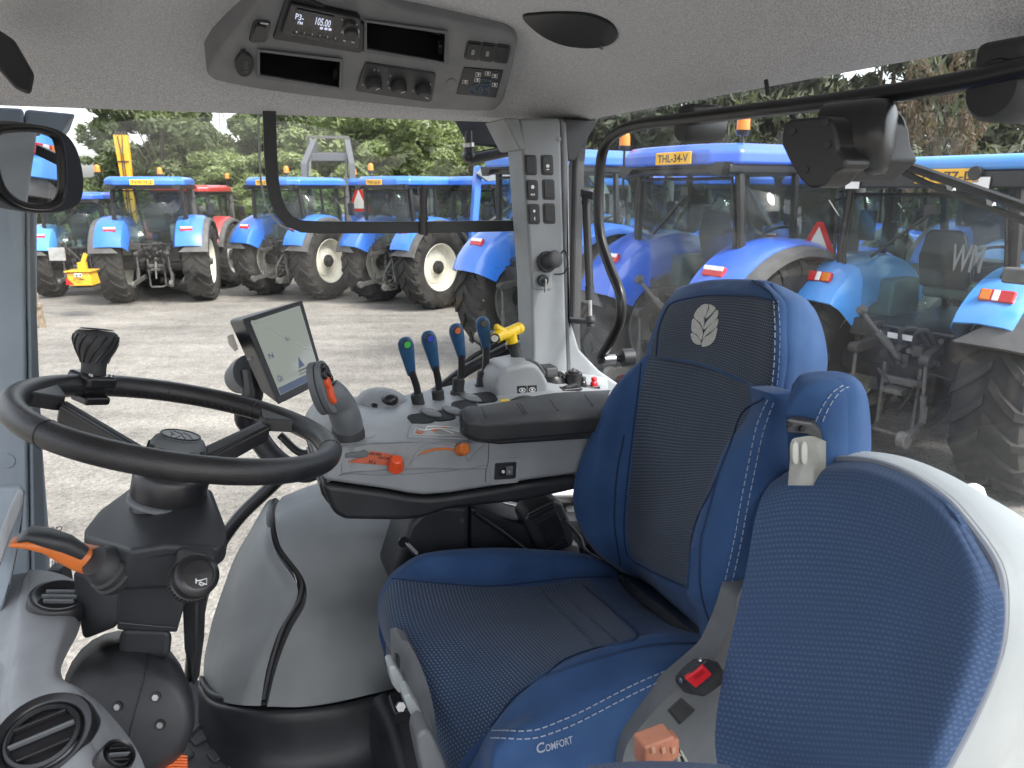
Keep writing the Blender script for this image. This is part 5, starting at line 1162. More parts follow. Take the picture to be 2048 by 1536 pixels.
# curved black bracket arm going from mount to console
brp = [(505, 835), (520, 880), (560, 925), (610, 945), (650, 925)]
m = M(); m.tube(spline([W(x, y, 1.464) for x, y in brp], 6), .021, 14); m.tube(spline([W(x, y, 1.488) for x, y in ((560, 870), (600, 905), (640, 900), (660, 880))], 6), .008, 10); m.build('bracket_arm', BLACK, mn)
for i in range(6): m = M(); c = W(562, 877 + i * 4.2, 1.428); m.ball(c, .0013, 6); m.build('dot', GREY, mn)
# ================================================================ steering wheel
SC = .95
wc = CAM + (Vector((-0.42981969, 0.91327791, -0.29914576))) * (SC / 1.00714)
WR = .19 * SC / 1.00714
WN = (RH * .05046 + BH * .28612 + UP * .95687).normalized()
wx = (BH - WN * BH.dot(WN)).normalized(); wy = WN.cross(wx)
def wpl(x, y): return PLN(x, y, wc, WN)
sw_ = thing('steering_wheel', wc - WN * .09, 'black leather steering wheel with a stitched inner rim and a grey ribbed hub cap', 'steering wheel')
m = M(); m.tube([wc + (wx * math.cos(a) + wy * math.sin(a)) * WR for a in [2 * math.pi * i / 96 for i in range(96)]], .0148, 18, closed=True); WB = m.bvh(); rim = m.build('rim', LEATH, sw_, sharp=0)
HT = wpl(361, 872) + WN * .0; HT = PLN(361, 872, wc - WN * .030, WN); hubc = HT - WN * .060
def ang(x, y): p_ = wpl(x, y) - wc; return math.atan2(p_.dot(wy), p_.dot(wx))
def rp(a, rad, o=0): return wc + (wx * math.cos(a) + wy * math.sin(a)) * rad + WN * o
# flat widened grips where the spokes meet the rim
for (x, y) in ((120, 795), (560, 838)):
    a = ang(x, y); d = rp(a, 1) - wc
    pts = [rp(a - .20, WR - .012, 0), rp(a - .07, WR - .034, -.004), rp(a, WR - .040, -.006), rp(a + .07, WR - .034, -.004), rp(a + .20, WR - .012, 0)]
    m = M(); m.hull([q_ + WN * o for q_ in pts for o in (-.010, .008)]); m.build('spoke_root', LEATH, sw_, bevel=.007, seg=4)
    root = rp(a, WR - .035, -.008); hb = hubc + (root - hubc).normalized() * .03 + WN * .010
    dd = (root - hb).normalized(); sd_ = dd.cross(WN).normalized()
    m = M(); m.hull([root + sd_ * .015 + WN * .004, root - sd_ * .015 + WN * .004, root + sd_ * .017 - WN * .018, root - sd_ * .017 - WN * .018, hb + sd_ * .019 + WN * .004, hb - sd_ * .019 + WN * .004, hb + sd_ * .021 - WN * .022, hb - sd_ * .021 - WN * .022]); sp1 = m.build('spoke', SATIN, sw_, bevel=.003)
    m = M(); m.beam(root.lerp(hb, .05) + WN * .0045 + sd_ * .004, hb + WN * .0045 + sd_ * .004, .014, .002, up=WN); m.build('spoke_inlay', BLACK, sp1, bevel=.0006)
# inner seam stitching (visible along the far side of the rim)
m = M()
for i in range(110):
    a = 2 * math.pi * i / 110; pr = WR - .0150; c = rp(a, WR - .0135, -.0075); c2 = rp(a + .018, WR - .0142, -.0042); m.beam(c, c2, .0011, .0008, up=WN)
o = m.build('stitching', mat('black_thread', (.05, .05, .052), .7), rim); o['kind'] = 'stuff'
for x, y in ((325, 765), (72, 870), (675, 905), (538, 815)):
    a = ang(x, y); X_, Y_ = (rp(a, 1) - wc).normalized(), WN
    m = M(); m.tube([rp(a, WR) + X_ * math.cos(t_) * .0149 + Y_ * math.sin(t_) * .0149 for t_ in [2 * math.pi * j / 20 for j in range(20)]], .0006, 6, closed=True); m.build('leather_joint', SATIN, rim)
# hub
m = M(); m.lathe([(0, .0), (.024, -.0005), (.030, -.004), (.034, -.011), (.037, -.035), (.038, -.058)], HT, WN, 36); cap = m.build('hub_cap', GREYD, sw_, sharp=50)
HN_ = HT + WN * .0002
for i in range(12):
    a = 2 * math.pi * i / 12; d = wx * math.cos(a) + wy * math.sin(a); m = M(); m.beam(HN_ - WN * .012 + d * .0345, HN_ - WN * .054 + d * .038, .010, .004, up=d); m.build('grip_rib', RUBB, cap, bevel=.002)
m = M(); m.lathe([(0, .0012), (.0235, .0012), (.0245, 0)], HN_, WN, 32); emb = m.build('emblem_disc', WHITEP, cap)
for r_ in (.0238,): m = M(); m.tube([HN_ + (wx * math.cos(a) + wy * math.sin(a)) * r_ + WN * .0014 for a in [2 * math.pi * i / 40 for i in range(40)]], .0012, 6, closed=True); m.build('emblem_ring', SATIN, cap)
ex = (BH * .55 + RH * .83); ex = (ex - WN * ex.dot(WN)).normalized(); ey = WN.cross(ex)
for k_, (px_, py_, L_, th_) in enumerate(((-.010, .006, .016, .5), (-.004, .009, .014, .9), (.006, .008, .015, 1.4), (-.012, -.004, .014, .2), (-.002, -.004, .016, .8), (.009, -.003, .014, 1.2), (.002, -.013, .014, .9), (-.008, -.012, .010, .5))):
    c = HN_ + ex * px_ + ey * py_ + WN * .0014; d = ex * math.cos(th_) + ey * math.sin(th_); m = M(); m.beam(c - d * L_ / 2, c + d * L_ / 2, .0018, .0008, up=WN); m.build('emblem_stroke', SATIN, emb)
m = M(); m.lathe([(.036, .008), (.044, .004), (.047, -.004), (.046, -.03), (.042, -.040), (.0, -.040)], hubc + WN * .008, WN, 36); m.build('hub', SATIN, sw_, sharp=50)
# spinner knob
kn_ = thing('spinner_knob', rp(ang(190, 775), WR, .015), 'black fluted spinner knob clamped on the far rim of the steering wheel', 'steering knob')
ka = ang(186, 772); kc = rp(ka, WR); kr = (kc - wc).normalized(); kt = kr.cross(WN)
m = M(); m.box(kc - kr * .0, (.044, .046, .018), (kt, kr, WN)); m.v = [v_ + WN * .008 for v_ in m.v]; m.build('clamp', SATIN, kn_, bevel=.006, seg=3)
m = M(); m.box(kc - WN * .017 - kr * .004, (.036, .034, .012), (kt, kr, WN)); m.build('clamp_lower', SATIN, kn_, bevel=.004)
for s_ in (-1, 1): m = M(); m.cyl(kc + kt * .014 * s_ - kr * .016 + WN * .012, kc + kt * .014 * s_ - kr * .016 + WN * .020, .0032, n=10); m.build('bolt', STEEL, kn_)
kb0 = kc + WN * .016; kax = (W(190, 672, pix(kb0)[2]) - kb0).normalized(); kax = (kax + WN * .3).normalized()
m = M(); m.lathe([(.015, -.004), (.015, .010), (.0155, .014), (.019, .024), (.0245, .036), (.0265, .046), (.0255, .054), (.021, .0575), (0, .0585)], kb0, kax, 32); KB = m.bvh(); kk = m.build('knob', RUBB, kn_, sharp=60)
X_, Y_, Z_ = frame(kax)
for i in range(13):
    pts = []
    for j in range(7):
        t_ = j / 6; a = 2 * math.pi * i / 13 + t_ * .9; rad = (.0158, .0178, .0205, .0235, .0258, .0268, .0262)[j]; pts.append(kb0 + kax * (.015 + t_ * .036) + (X_ * math.cos(a) + Y_ * math.sin(a)) * rad)
    m = M(); m.tube(pts, .0016, 6); m.build('flute', SATIN, kk)
m = M(); m.lathe([(.0205, .0585), (.019, .0605), (.015, .0600), (0, .0600)], kb0, kax, 28); m.build('top_ring', SATIN, kk)
m = M(); m.lathe([(.0135, .0605), (0, .0612)], kb0, kax, 24); m.build('top_cap', mat('dark_blue_cap', (.03, .04, .06), .2), kk)

# ================================================================ steering column
sc = thing('steering_column', cab(.9, -.1, FLOOR), 'black plastic steering column with two stalks on a round pedestal', 'steering column')
d0 = .86
dx = lambda x, y, d: W(x, y, d)
# top housing: wide flat box, its top tilted towards the driver
m = M(); m.hull([dx(264, 972, 1.02), dx(424, 976, 1.00), dx(200, 1020, .99), dx(452, 1050, .93), dx(456, 1082, .90), dx(446, 1096, .87), dx(330, 1092, .83), dx(262, 1100, .83), dx(170, 1076, .89), dx(168, 1060, .92),
                 dx(166, 1130, .90), dx(172, 1168, .90), dx(240, 1182, .85), dx(376, 1176, .86), dx(450, 1120, .90), dx(280, 1060, 1.05), dx(430, 1100, 1.02), dx(200, 1150, 1.0)])
COLB = m.bvh(); ch = m.build('column_housing', BLACK, sc, bevel=.012, seg=4)
strip(COLB, [(172, 1098), (240, 1122), (262, 1124), (330, 1110), (380, 1112), (446, 1124)], .0018, lift=.0006, k=4).build('seam', SATIN, ch)
m = M(); m.lathe([(.0445, .004), (.048, .002), (.048, -.003), (.03, -.01)], hubc - WN * .030, WN, 40); m.build('ring', GREYD, sc)
m = M(); m.lathe([(.040, .01), (.043, -.0), (.043, -.02)], hubc - WN * .036, WN, 36); m.build('neck', SATIN, sc)
# left flap and middle shaft cover
m = M(); m.hull([dx(146, 1140, .93), dx(242, 1165, .88), dx(238, 1252, .90), dx(166, 1280, .94), dx(150, 1180, .94), dx(180, 1140, 1.02), dx(242, 1150, 1.0), dx(236, 1250, 1.0), dx(176, 1268, 1.02)]); m.build('left_flap', BLACK, sc, bevel=.008, seg=3)
m = M(); m.hull([dx(238, 1170, .87), dx(378, 1168, .88), dx(372, 1200, .89), dx(354, 1264, .90), dx(234, 1258, .90), dx(238, 1200, .885), dx(360, 1170, .99), dx(240, 1170, .99), dx(350, 1260, 1.0), dx(240, 1260, 1.0)]); MID = m.bvh(); md_ = m.build('shaft_cover', BLACK, sc, bevel=.008, seg=3)
strip(MID, [(240, 1244), (300, 1250), (352, 1254)], .0025, lift=.001, k=3).build('fold', SATIN, md_)
m = M(); m.hull([dx(240, 1255, .91), dx(346, 1258, .91), dx(340, 1318, .92), dx(236, 1312, .92), dx(340, 1258, 1.0), dx(244, 1258, 1.0), dx(334, 1316, 1.0), dx(240, 1312, 1.0)]); m.build('shaft', BLACK, sc, bevel=.010, seg=3)
m = M(); m.prism([dx(360, 1180, .97), dx(398, 1180, .97), dx(392, 1300, .98), dx(384, 1380, 1.0), dx(366, 1300, .98)], Vector((0, .03, 0))); m.build('rear_panel', BLACK, sc, bevel=.006)
# domed pedestal
fc = [dx(x, y, .90) for x, y in ell(262, 1438, 122, 112, 28, -.1)]
sh = [dx(x, y, .935) for x, y in ell(258, 1424, 133, 140, 28, -.1)]
bk2 = [dx(x, y, 1.06) for x, y in ell(252, 1400, 128, 140, 28, -.1)]
m = M(); k0 = [dx(x, y, .893) for x, y in ell(262, 1442, 100, 92, 28, -.1)]
rings = [[dx(262, 1444, .888)] * 28, k0, fc, sh, bk2]
vs = [q_ for r_ in rings for q_ in r_]; m.add(vs, [(i * 28 + j, i * 28 + (j + 1) % 28, (i + 1) * 28 + (j + 1) % 28, (i + 1) * 28 + j) for i in range(4) for j in range(28)]); PEDB = m.bvh(); pedl = m.build('pedestal', BLACK, sc, sharp=75)
s_ = strip(PEDB, [(298, 1300), (294, 1330), (284, 1370), (270, 1420), (258, 1470), (248, 1530)], .0022, lift=.0004, k=4)
if s_.v: s_.build('seam', SATIN, pedl)
for x, y in ((236, 1413), (312, 1394), (321, 1449)):
    h = hit(PEDB, x, y, 0)
    if h: m = M(); m.cyl(h[0] - h[1] * .001, h[0] + h[1] * .002, .0065, n=16); w_ = m.build('washer', SATIN, pedl); m = M(); m.cyl(h[0], h[0] + h[1] * .003, .0040, n=6); m.build('screw', STEEL, pedl)
# orange stalk on the left
lv = [dx(190, 1122, .86), dx(160, 1114, .85), dx(125, 1100, .84), dx(92, 1086, .83), dx(55, 1080, .82), dx(24, 1084, .815)]
sa, sb_2 = dx(238, 1142, .865), dx(184, 1120, .835); m = M(); m.lathe([(.029, 0), (.030, .008), (.027, .010), (.027, .017), (.0235, .019), (.0225, .027), (.0195, .030), (.017, .036), (0, .036)], sa, sb_2 - sa, 28); m.build('stalk_boot', RUBB, sc, sharp=40)
def flatsweep(path, W_, H_, upv):
    m = M(); n_ = 16; vs = []
    for i, p_ in enumerate(path):
        t_ = (path[min(i + 1, len(path) - 1)] - path[max(0, i - 1)]).normalized(); X = t_.cross(upv).normalized(); Y = X.cross(t_)
        for j in range(n_):
            a = 2 * math.pi * j / n_; ca, sa = math.cos(a), math.sin(a); vs.append(p_ + X * (abs(ca) ** .7 * (1 if ca > 0 else -1) * W_[i]) + Y * (abs(sa) ** .7 * (1 if sa > 0 else -1) * H_[i]))
    L_ = len(path); fs = [(i * n_ + j, i * n_ + (j + 1) % n_, (i + 1) * n_ + (j + 1) % n_, (i + 1) * n_ + j) for i in range(L_ - 1) for j in range(n_)] + [tuple(reversed(range(n_))), tuple((L_ - 1) * n_ + j for j in range(n_))]
    return m.add(vs, fs)
m = flatsweep(lv, [.016, .016, .017, .018, .018, .012], [.0165, .015, .012, .0085, .006, .003], WN); lever = m.build('stalk', ORANGE, sc, sharp=70)
lv2 = [p_ + UP * o for p_, o in zip([dx(170, 1110, .843), dx(135, 1092, .833), dx(96, 1078, .822), dx(60, 1070, .815), dx(36, 1078, .81)], (.002, .003, .002, .002, 0))]
m = flatsweep(lv2, [.010, .014, .0165, .016, .010], [.007, .009, .0085, .006, .002], WN); m.build('grip_pad', BLACK, lever, sharp=70)
# horn knob on the right
hc = dx(395, 1150, .80); hd_ = (CAM - hc).normalized(); hd_ = (hd_ + (BH * .35 + UP * .25)).normalized()
m = M(); m.hull([dx(x, y, .87) for x, y in rrect(386, 1132, 48, 6, -4, 42, .4)] + [dx(x, y, .835) for x, y in rrect(390, 1134, 38, 5, -3, 34, .4)]); m.build('stalk_base', RUBB, sc, bevel=.005)
m = M(); m.lathe([(.024, -.03), (.024, -.018), (.0225, -.017), (.0225, -.010), (.0235, -.006), (.0235, .0), (.020, .004), (.016, .005), (.0155, .0035), (0, .0045)], hc, hd_, 36); HKB = m.bvh(); hk = m.build('horn_button', SATIN, sc, sharp=40)
X_, Y_, Z_ = frame(hd_)
for i in range(36):
    a = 2 * math.pi * i / 36; d = X_ * math.cos(a) + Y_ * math.sin(a); m = M(); m.cyl(hc + d * .0243 - hd_ * .018, hc + d * .0243 - hd_ * .028, .0009, n=5); m.build('knurl', RUBB, hk)
for pl__ in ([(393, 1155), (395, 1166), (397, 1155)], [(395, 1158), (404, 1157), (411, 1156), (414, 1152), (414, 1170), (410, 1164), (402, 1164), (395, 1163)]):
    pass
hl = lambda pts, w_=.0013: strip(HKB, pts, w_, lift=.0003, k=1)
for pts in ([(392, 1157), (392, 1167)], [(392, 1162), (400, 1161), (413, 1157), (413, 1169), (400, 1164)], [(400, 1164), (398, 1168), (403, 1171), (408, 1169), (407, 1166)]):
    s_ = hl(pts); 
    if s_.v: s_.build('horn_symbol', WHITE, hk)
# ================================================================ left dash console, vents
ds = thing('side_console', W(140, 1500, .7), 'pale grey moulded console with two round black air vents left of the steering column', 'console')
net = [[W(-60, 1180, .99), W(34, 1168, .98), W(50, 1160, .98), W(100, 1166, .98), W(142, 1186, .97), W(162, 1240, .97)],
       [W(-60, 1250, .92), W(20, 1240, .91), W(40, 1230, .90), W(90, 1230, .90), W(136, 1246, .90), W(155, 1268, .91)],
       [W(-60, 1330, .85), W(4, 1330, .84), W(25, 1320, .825), W(70, 1320, .82), W(108, 1320, .82), W(124, 1330, .83)],
       [W(-60, 1400, .78), W(-8, 1400, .77), W(12, 1395, .755), W(60, 1390, .75), (W(98, 1384, .75)), W(114, 1390, .765)],
       [W(-60, 1450, .73), W(-10, 1450, .72), W(12, 1445, .705), W(80, 1430, .70), W(140, 1414, .70), W(180, 1436, .72)],
       [W(-60, 1500, .68), W(0, 1500, .67), W(24, 1495, .66), W(100, 1480, .655), W(180, 1475, .655), W(232, 1494, .68)],
       [W(-60, 1560, .64), W(0, 1560, .63), W(30, 1560, .62), W(110, 1560, .615), W(200, 1550, .615), W(272, 1556, .64)],
       [W(-60, 1640, .6), W(0, 1640, .59), W(30, 1640, .58), W(110, 1640, .58), W(210, 1640, .58), W(300, 1640, .60)]]
P, full = patch(net, 6, vec=RH * .03); DSB = full.bvh(); dsp_ = P['a'].build('shell', GREY, ds, sharp=60)
def vent(cx, cy, rx, ry, rot, par, lab):
    h = hit(DSB, cx, cy, 0); c, n = h; a = hit(DSB, cx + rx * math.cos(rot), cy + rx * math.sin(rot), 0); R_ = (a[0] - c).length if a else .04
    n = (n + (CAM - c).normalized() * .6).normalized(); c = c + n * .014
    X, Y, Z = frame(n)
    m = M(); m.lathe([(R_ * 1.03, -.030), (R_ * 1.0, -.010), (R_ * .98, -.004), (R_ * .92, .0), (R_ * .80, -.002), (R_ * .74, -.004), (R_ * .72, -.006), (0, -.006)], c, n, 40); v_ = m.build('vent', SATIN, par, sharp=60)
    m = M(); m.lathe([(R_ * .70, -.006), (R_ * .70, -.002), (R_ * .64, .0), (R_ * .60, -.004)], c, n, 36); m.build('vent_rim', BLACK, v_)
    sx = (BH * .9 + RH * .2); sx = (sx - n * sx.dot(n)).normalized(); sy = n.cross(sx)
    for k_ in (-.36, 0, .36):
        L_ = math.sqrt(max(.02, .36 - k_ * k_)); m = M(); m.box(c + sy * R_ * k_ + n * (-.003 if k_ else -.002), (R_ * L_ * 2, R_ * .06, .006), (sx, sy, n)); m.build('vane', GREYD if k_ == 0 else SATIN, v_, bevel=.001)
    return v_
vent(92, 1484, 68, 50, .3, ds, '')
vent(222, 1528, 30, 26, .3, ds, '')
# far vent partly behind the column
h = hit(DSB, 118, 1206, 0)
n = (h[1] + (CAM - h[0]).normalized() * .3 + UP * .3).normalized(); c = h[0] + n * .010
m = M(); m.lathe([(.036, -.02), (.035, 0), (.033, .003), (.028, .003), (.024, -.002), (0, -.003)], c, n, 36); vv = m.build('vent', SATIN, ds, sharp=60)
X_, Y_, Z_ = frame(n, BH)
for k_ in (-.4, 0, .4): m = M(); m.box(c + Y_ * .024 * k_, (.040 * (1 - abs(k_) * .4), .003, .006), (X_, Y_, n)); m.build('vane', GREYD, vv, bevel=.001)
# upper left dash wedge
dw = thing('dash_wing', W(20, 1150, .9), 'grey angular dashboard wing with a sloping edge painted pale as if lit at the far left', 'dashboard')
m = M(); m.hull([W(x, y, d) for x, y, d in ((-80, 975, .98), (40, 969, .97), (46, 974, .96), (50, 982, .955), (44, 1060, .95), (22, 1170, .94), (0, 1232, .93), (-80, 1240, .93), (-80, 975, 1.08), (40, 985, 1.08), (0, 1220, 1.04))]); m.build('shell', APILL, dw, bevel=.008, seg=3)
m = M(); m.hull([W(x, y, d) for x, y, d in ((12, 1030, .93), (38, 968, .955), (50, 978, .95), (46, 1010, .945), (-2, 1140, .92), (-30, 1140, .92))]); m.build('edge', GREY, dw, bevel=.004)  # paler grey paints the light on the right bevel into its colour
m = M(); m.hull([W(x, y, d) for x, y, d in ((-60, 1238, .96), (6, 1225, .96), (32, 1170, .98), (30, 1215, .96), (-10, 1330, .90), (-60, 1330, .90), (-60, 1238, 1.05), (20, 1200, 1.05))]); m.build('lower_gap', BLACK, dw, bevel=.004)
# small metal bracket and sticker on the glass behind the stalk
hb2 = thing('glass_catch', W(125, 1160, 1.25), 'small steel and black glass catch beside the orange stalk at the left', 'catch')
m = M(); m.tube([W(108, 1120, 1.25), W(104, 1165, 1.25)], .003, 8); m.build('pin', STEEL, hb2)
m = M(); m.box(W(118, 1175, 1.25), (.035, .03, .02)); m.build('block', STEEL, hb2, bevel=.003); m = M(); m.box(W(122, 1150, 1.25), (.022, .03, .04)); m.build('latch', BLACK, hb2, bevel=.003)
m = M(); m.cyl(W(108, 1180, 1.24), W(140, 1186, 1.24), .006); m.build('bar', SATIN, hb2)
gsx = lambda x, y: Q(x, y, r=RW + .016)
t_ = text4('CNH', gsx(125, 1052), gsx(97, 1055), gsx(124, 1061)); t_.build('glass_print', BLACK, sw, smooth=False)
for k_, (a, b_, c2) in enumerate((((126, 1064), (98, 1067), (125, 1068)), ((128, 1072), (104, 1074), (128, 1076)))):
    t_ = text4('NEWHOLLAND' if False else ('GENUINE', 'PARTS')[k_], gsx(*a), gsx(*b_), gsx(*c2)); t_.build('glass_print', BLACK, sw, smooth=False)
# orange pedal
pe = thing('pedal', W(345, 1530, .95), 'orange red ribbed pedal pad just showing at the foot of the black pedestal', 'pedal')
m = M(); m.hull([W(x, y, d) for x, y, d in ((318, 1522, .92), (336, 1506, .93), (362, 1504, .935), (376, 1514, .935), (378, 1600, .90), (312, 1600, .89), (318, 1522, .96), (376, 1514, .97), (345, 1600, .95))]); PB = m.bvh(); pp = m.build('pad', ORRED, pe, bevel=.006, seg=3)
for i in range(7):
    y = 1512 + i * 6; s_ = strip(PB, [(322, y + 5), (345, y), (374, y + 1)], .0022, lift=.0006, k=3)
    if s_.v: s_.build('rib', ORANGE, pp)
# ================================================================ ground, trees, pylon
def ground_mat():
    m = bpy.data.materials.new('gravelled_asphalt'); m.use_nodes = True; nt = m.node_tree; n = nt.nodes; l = nt.links; b = n['Principled BSDF']
    tc = n.new('ShaderNodeTexCoord')
    def ns(sc, det, ro=.6): t = n.new('ShaderNodeTexNoise'); t.inputs['Scale'].default_value = sc; t.inputs['Detail'].default_value = det; t.inputs['Roughness'].default_value = ro; l.new(tc.outputs['Object'], t.inputs['Vector']); return t
    v = n.new('ShaderNodeTexVoronoi'); v.inputs['Scale'].default_value = 46; l.new(tc.outputs['Object'], v.inputs['Vector'])
    r1 = n.new('ShaderNodeValToRGB'); r1.color_ramp.elements[0].position = .0; r1.color_ramp.elements[0].color = (.13, .122, .112, 1); r1.color_ramp.elements[1].position = 1; r1.color_ramp.elements[1].color = (.31, .288, .255, 1)
    l.new(v.outputs['Color'], r1.inputs[0])
    a = ns(.35, 8); r2 = n.new('ShaderNodeMapRange'); r2.inputs[1].default_value = .3; r2.inputs[2].default_value = .7; r2.inputs[3].default_value = .66; r2.inputs[4].default_value = 1.12; l.new(a.outputs[0], r2.inputs[0])
    c = ns(3.2, 9, .7); r3 = n.new('ShaderNodeMapRange'); r3.inputs[1].default_value = .25; r3.inputs[2].default_value = .55; r3.inputs[3].default_value = .62; r3.inputs[4].default_value = 1.05; l.new(c.outputs[0], r3.inputs[0])
    mp_ = n.new('ShaderNodeMapping'); mp_.inputs['Rotation'].default_value = (0, 0, .5); mp_.inputs['Scale'].default_value = (.35, 2.4, 1); l.new(tc.outputs['Object'], mp_.inputs[0])
    tk = n.new('ShaderNodeTexNoise'); tk.inputs['Scale'].default_value = .8; tk.inputs['Detail'].default_value = 6; l.new(mp_.outputs[0], tk.inputs['Vector']); r4 = n.new('ShaderNodeMapRange'); r4.inputs[1].default_value = .3; r4.inputs[2].default_value = .6; r4.inputs[3].default_value = .74; r4.inputs[4].default_value = 1.04; l.new(tk.outputs[0], r4.inputs[0])
    m0 = n.new('ShaderNodeMath'); m0.operation = 'MULTIPLY'; l.new(r3.outputs[0], m0.inputs[0]); l.new(r4.outputs[0], m0.inputs[1]); r3 = m0
    mu = n.new('ShaderNodeMath'); mu.operation = 'MULTIPLY'; l.new(r2.outputs[0], mu.inputs[0]); l.new(r3.outputs[0], mu.inputs[1])
    vm = n.new('ShaderNodeVectorMath'); vm.operation = 'SCALE'; l.new(r1.outputs[0], vm.inputs[0]); l.new(mu.outputs[0], vm.inputs['Scale']); l.new(vm.outputs[0], b.inputs['Base Color'])
    b.inputs['Roughness'].default_value = .85
    bp = n.new('ShaderNodeBump'); bp.inputs['Strength'].default_value = .6; bp.inputs['Distance'].default_value = .01; l.new(v.outputs['Distance'], bp.inputs['Height']); l.new(bp.outputs[0], b.inputs['Normal'])
    return m
m = M(); N = 40
m.add([(-400 + 800 * i / N, -300 + 900 * j / N, 0) for i in range(N + 1) for j in range(N + 1)], [(i * (N + 1) + j, i * (N + 1) + j + 1, (i + 1) * (N + 1) + j + 1, (i + 1) * (N + 1) + j) for i in range(N) for j in range(N)])
gr_ = m.build('ground', ground_mat(), smooth=False); gr_['kind'] = 'structure'
m = M(); m.add([(-400, 27, .004), (400, 27, .004), (400, 600, .004), (-400, 600, .004)], [(0, 1, 2, 3)]); go = m.build('grass_verge', mat('verge', (.045, .07, .022), .95, noise=.4, nscale=.8), smooth=False); go['kind'] = 'structure'

def leafmat(name, c, c2):
    m = mat(name, c, .6, spec=.3, col2=c2, nscale=.9, detail=5); nt = m.node_tree; b = nt.nodes['Principled BSDF']
    o = nt.nodes['Material Output']; tl = nt.nodes.new('ShaderNodeBsdfTranslucent'); mx = nt.nodes.new('ShaderNodeMixShader'); mx.inputs[0].default_value = .32
    tl.inputs[0].default_value = (c[0] * 2.2, c[1] * 2.2, c[2] * 1.2, 1)
    nt.links.new(b.outputs[0], mx.inputs[1]); nt.links.new(tl.outputs[0], mx.inputs[2]); nt.links.new(mx.outputs[0], o.inputs[0]); return m
LG = [leafmat('oak_leaf', (.088, .112, .055), (.125, .152, .075)), leafmat('willow_leaf', (.165, .205, .10), (.215, .255, .125)), leafmat('pine_needle', (.085, .098, .066), (.115, .128, .085)), leafmat('dry_needle', (.115, .085, .062), (.092, .076, .056)), leafmat('hazel_leaf', (.115, .15, .075), (.15, .185, .09))]
BARK = mat('bark', (.09, .07, .055), .9, noise=.4, nscale=8, bump=.5, bscale=20)
def crown_mesh(name, seed, H, Wd, nclump, nleaf, size, low, kind, m_):
    r = np.random.default_rng(seed); cl = []
    for _ in range(nclump):
        while True:
            p_ = r.uniform(-1, 1, 3)
            if np.linalg.norm(p_) < 1: break
        p_ = p_ / max(.35, np.linalg.norm(p_)) ** .45
        if kind == 'pine': f_ = 1 - .55 * (p_[2] * .5 + .5); p_[:2] *= f_
        cl.append((p_ * [Wd / 2, Wd / 2, H * (1 - low) / 2] + [0, 0, H * (1 + low) / 2], r.uniform(.55, 1.25)))
    Vs = []; cs = np.array([c for c, s in cl]); ss = np.array([s for c, s in cl])
    k = r.integers(0, nclump, nleaf); g = r.normal(size=(nleaf, 3)); g /= np.linalg.norm(g, axis=1)[:, None]; rad = r.uniform(.35, 1, nleaf) ** .5
    sg = (Wd * .135 * ss[k] * rad)[:, None]
    c = cs[k] + g * sg * [1, 1, .75]; c[:, 2] = np.maximum(c[:, 2], .15)
    nrm = g * .6 + r.normal(size=(nleaf, 3)) * .6 + [0, 0, .35]; nrm /= np.linalg.norm(nrm, axis=1)[:, None]
    t_ = np.cross(nrm, r.normal(size=(nleaf, 3))); t_ /= np.linalg.norm(t_, axis=1)[:, None]; u = np.cross(nrm, t_)
    s = (size * r.uniform(.6, 1.4, nleaf))[:, None]; el = 1.9 if kind != 'pine' else 2.4
    q = np.stack([c - t_ * s * .5 * el, c - u * s * .32, c + t_ * s * .5 * el, c + u * s * .32], 1).reshape(-1, 3)
    me = bpy.data.meshes.new(name); n4 = nleaf * 4; me.vertices.add(n4); me.vertices.foreach_set('co', q.astype(np.float32).ravel()); me.loops.add(n4); me.loops.foreach_set('vertex_index', np.arange(n4, dtype=np.int32))
    me.polygons.add(nleaf); me.polygons.foreach_set('loop_start', np.arange(0, n4, 4, dtype=np.int32)); me.polygons.foreach_set('loop_total', np.full(nleaf, 4, dtype=np.int32)); me.materials.append(m_); me.update(); me.validate()
    return me, cs
def trunk_mesh(H, cs, seed, rad=.16):
    r = random.Random(seed); m = M(); top = Vector((r.uniform(-.3, .3), r.uniform(-.3, .3), H * .82)); P_ = spline([Vector((0, 0, 0)), Vector((r.uniform(-.1, .1), r.uniform(-.1, .1), H * .3)), top * .75, top], 3)
    m.tube(P_, [rad * (1 - .8 * i / (len(P_) - 1)) for i in range(len(P_))], 8)
    for c in list(cs)[:14]:
        c = Vector(c); b_ = P_[min(len(P_) - 1, max(2, int(c.z / H * 6)))]; 
        if c.z > b_.z: m.tube([b_, b_.lerp(c, .5) + UP * .15, c], [rad * .26, rad * .15, rad * .05], 5)
    return m
tree_cache = {}
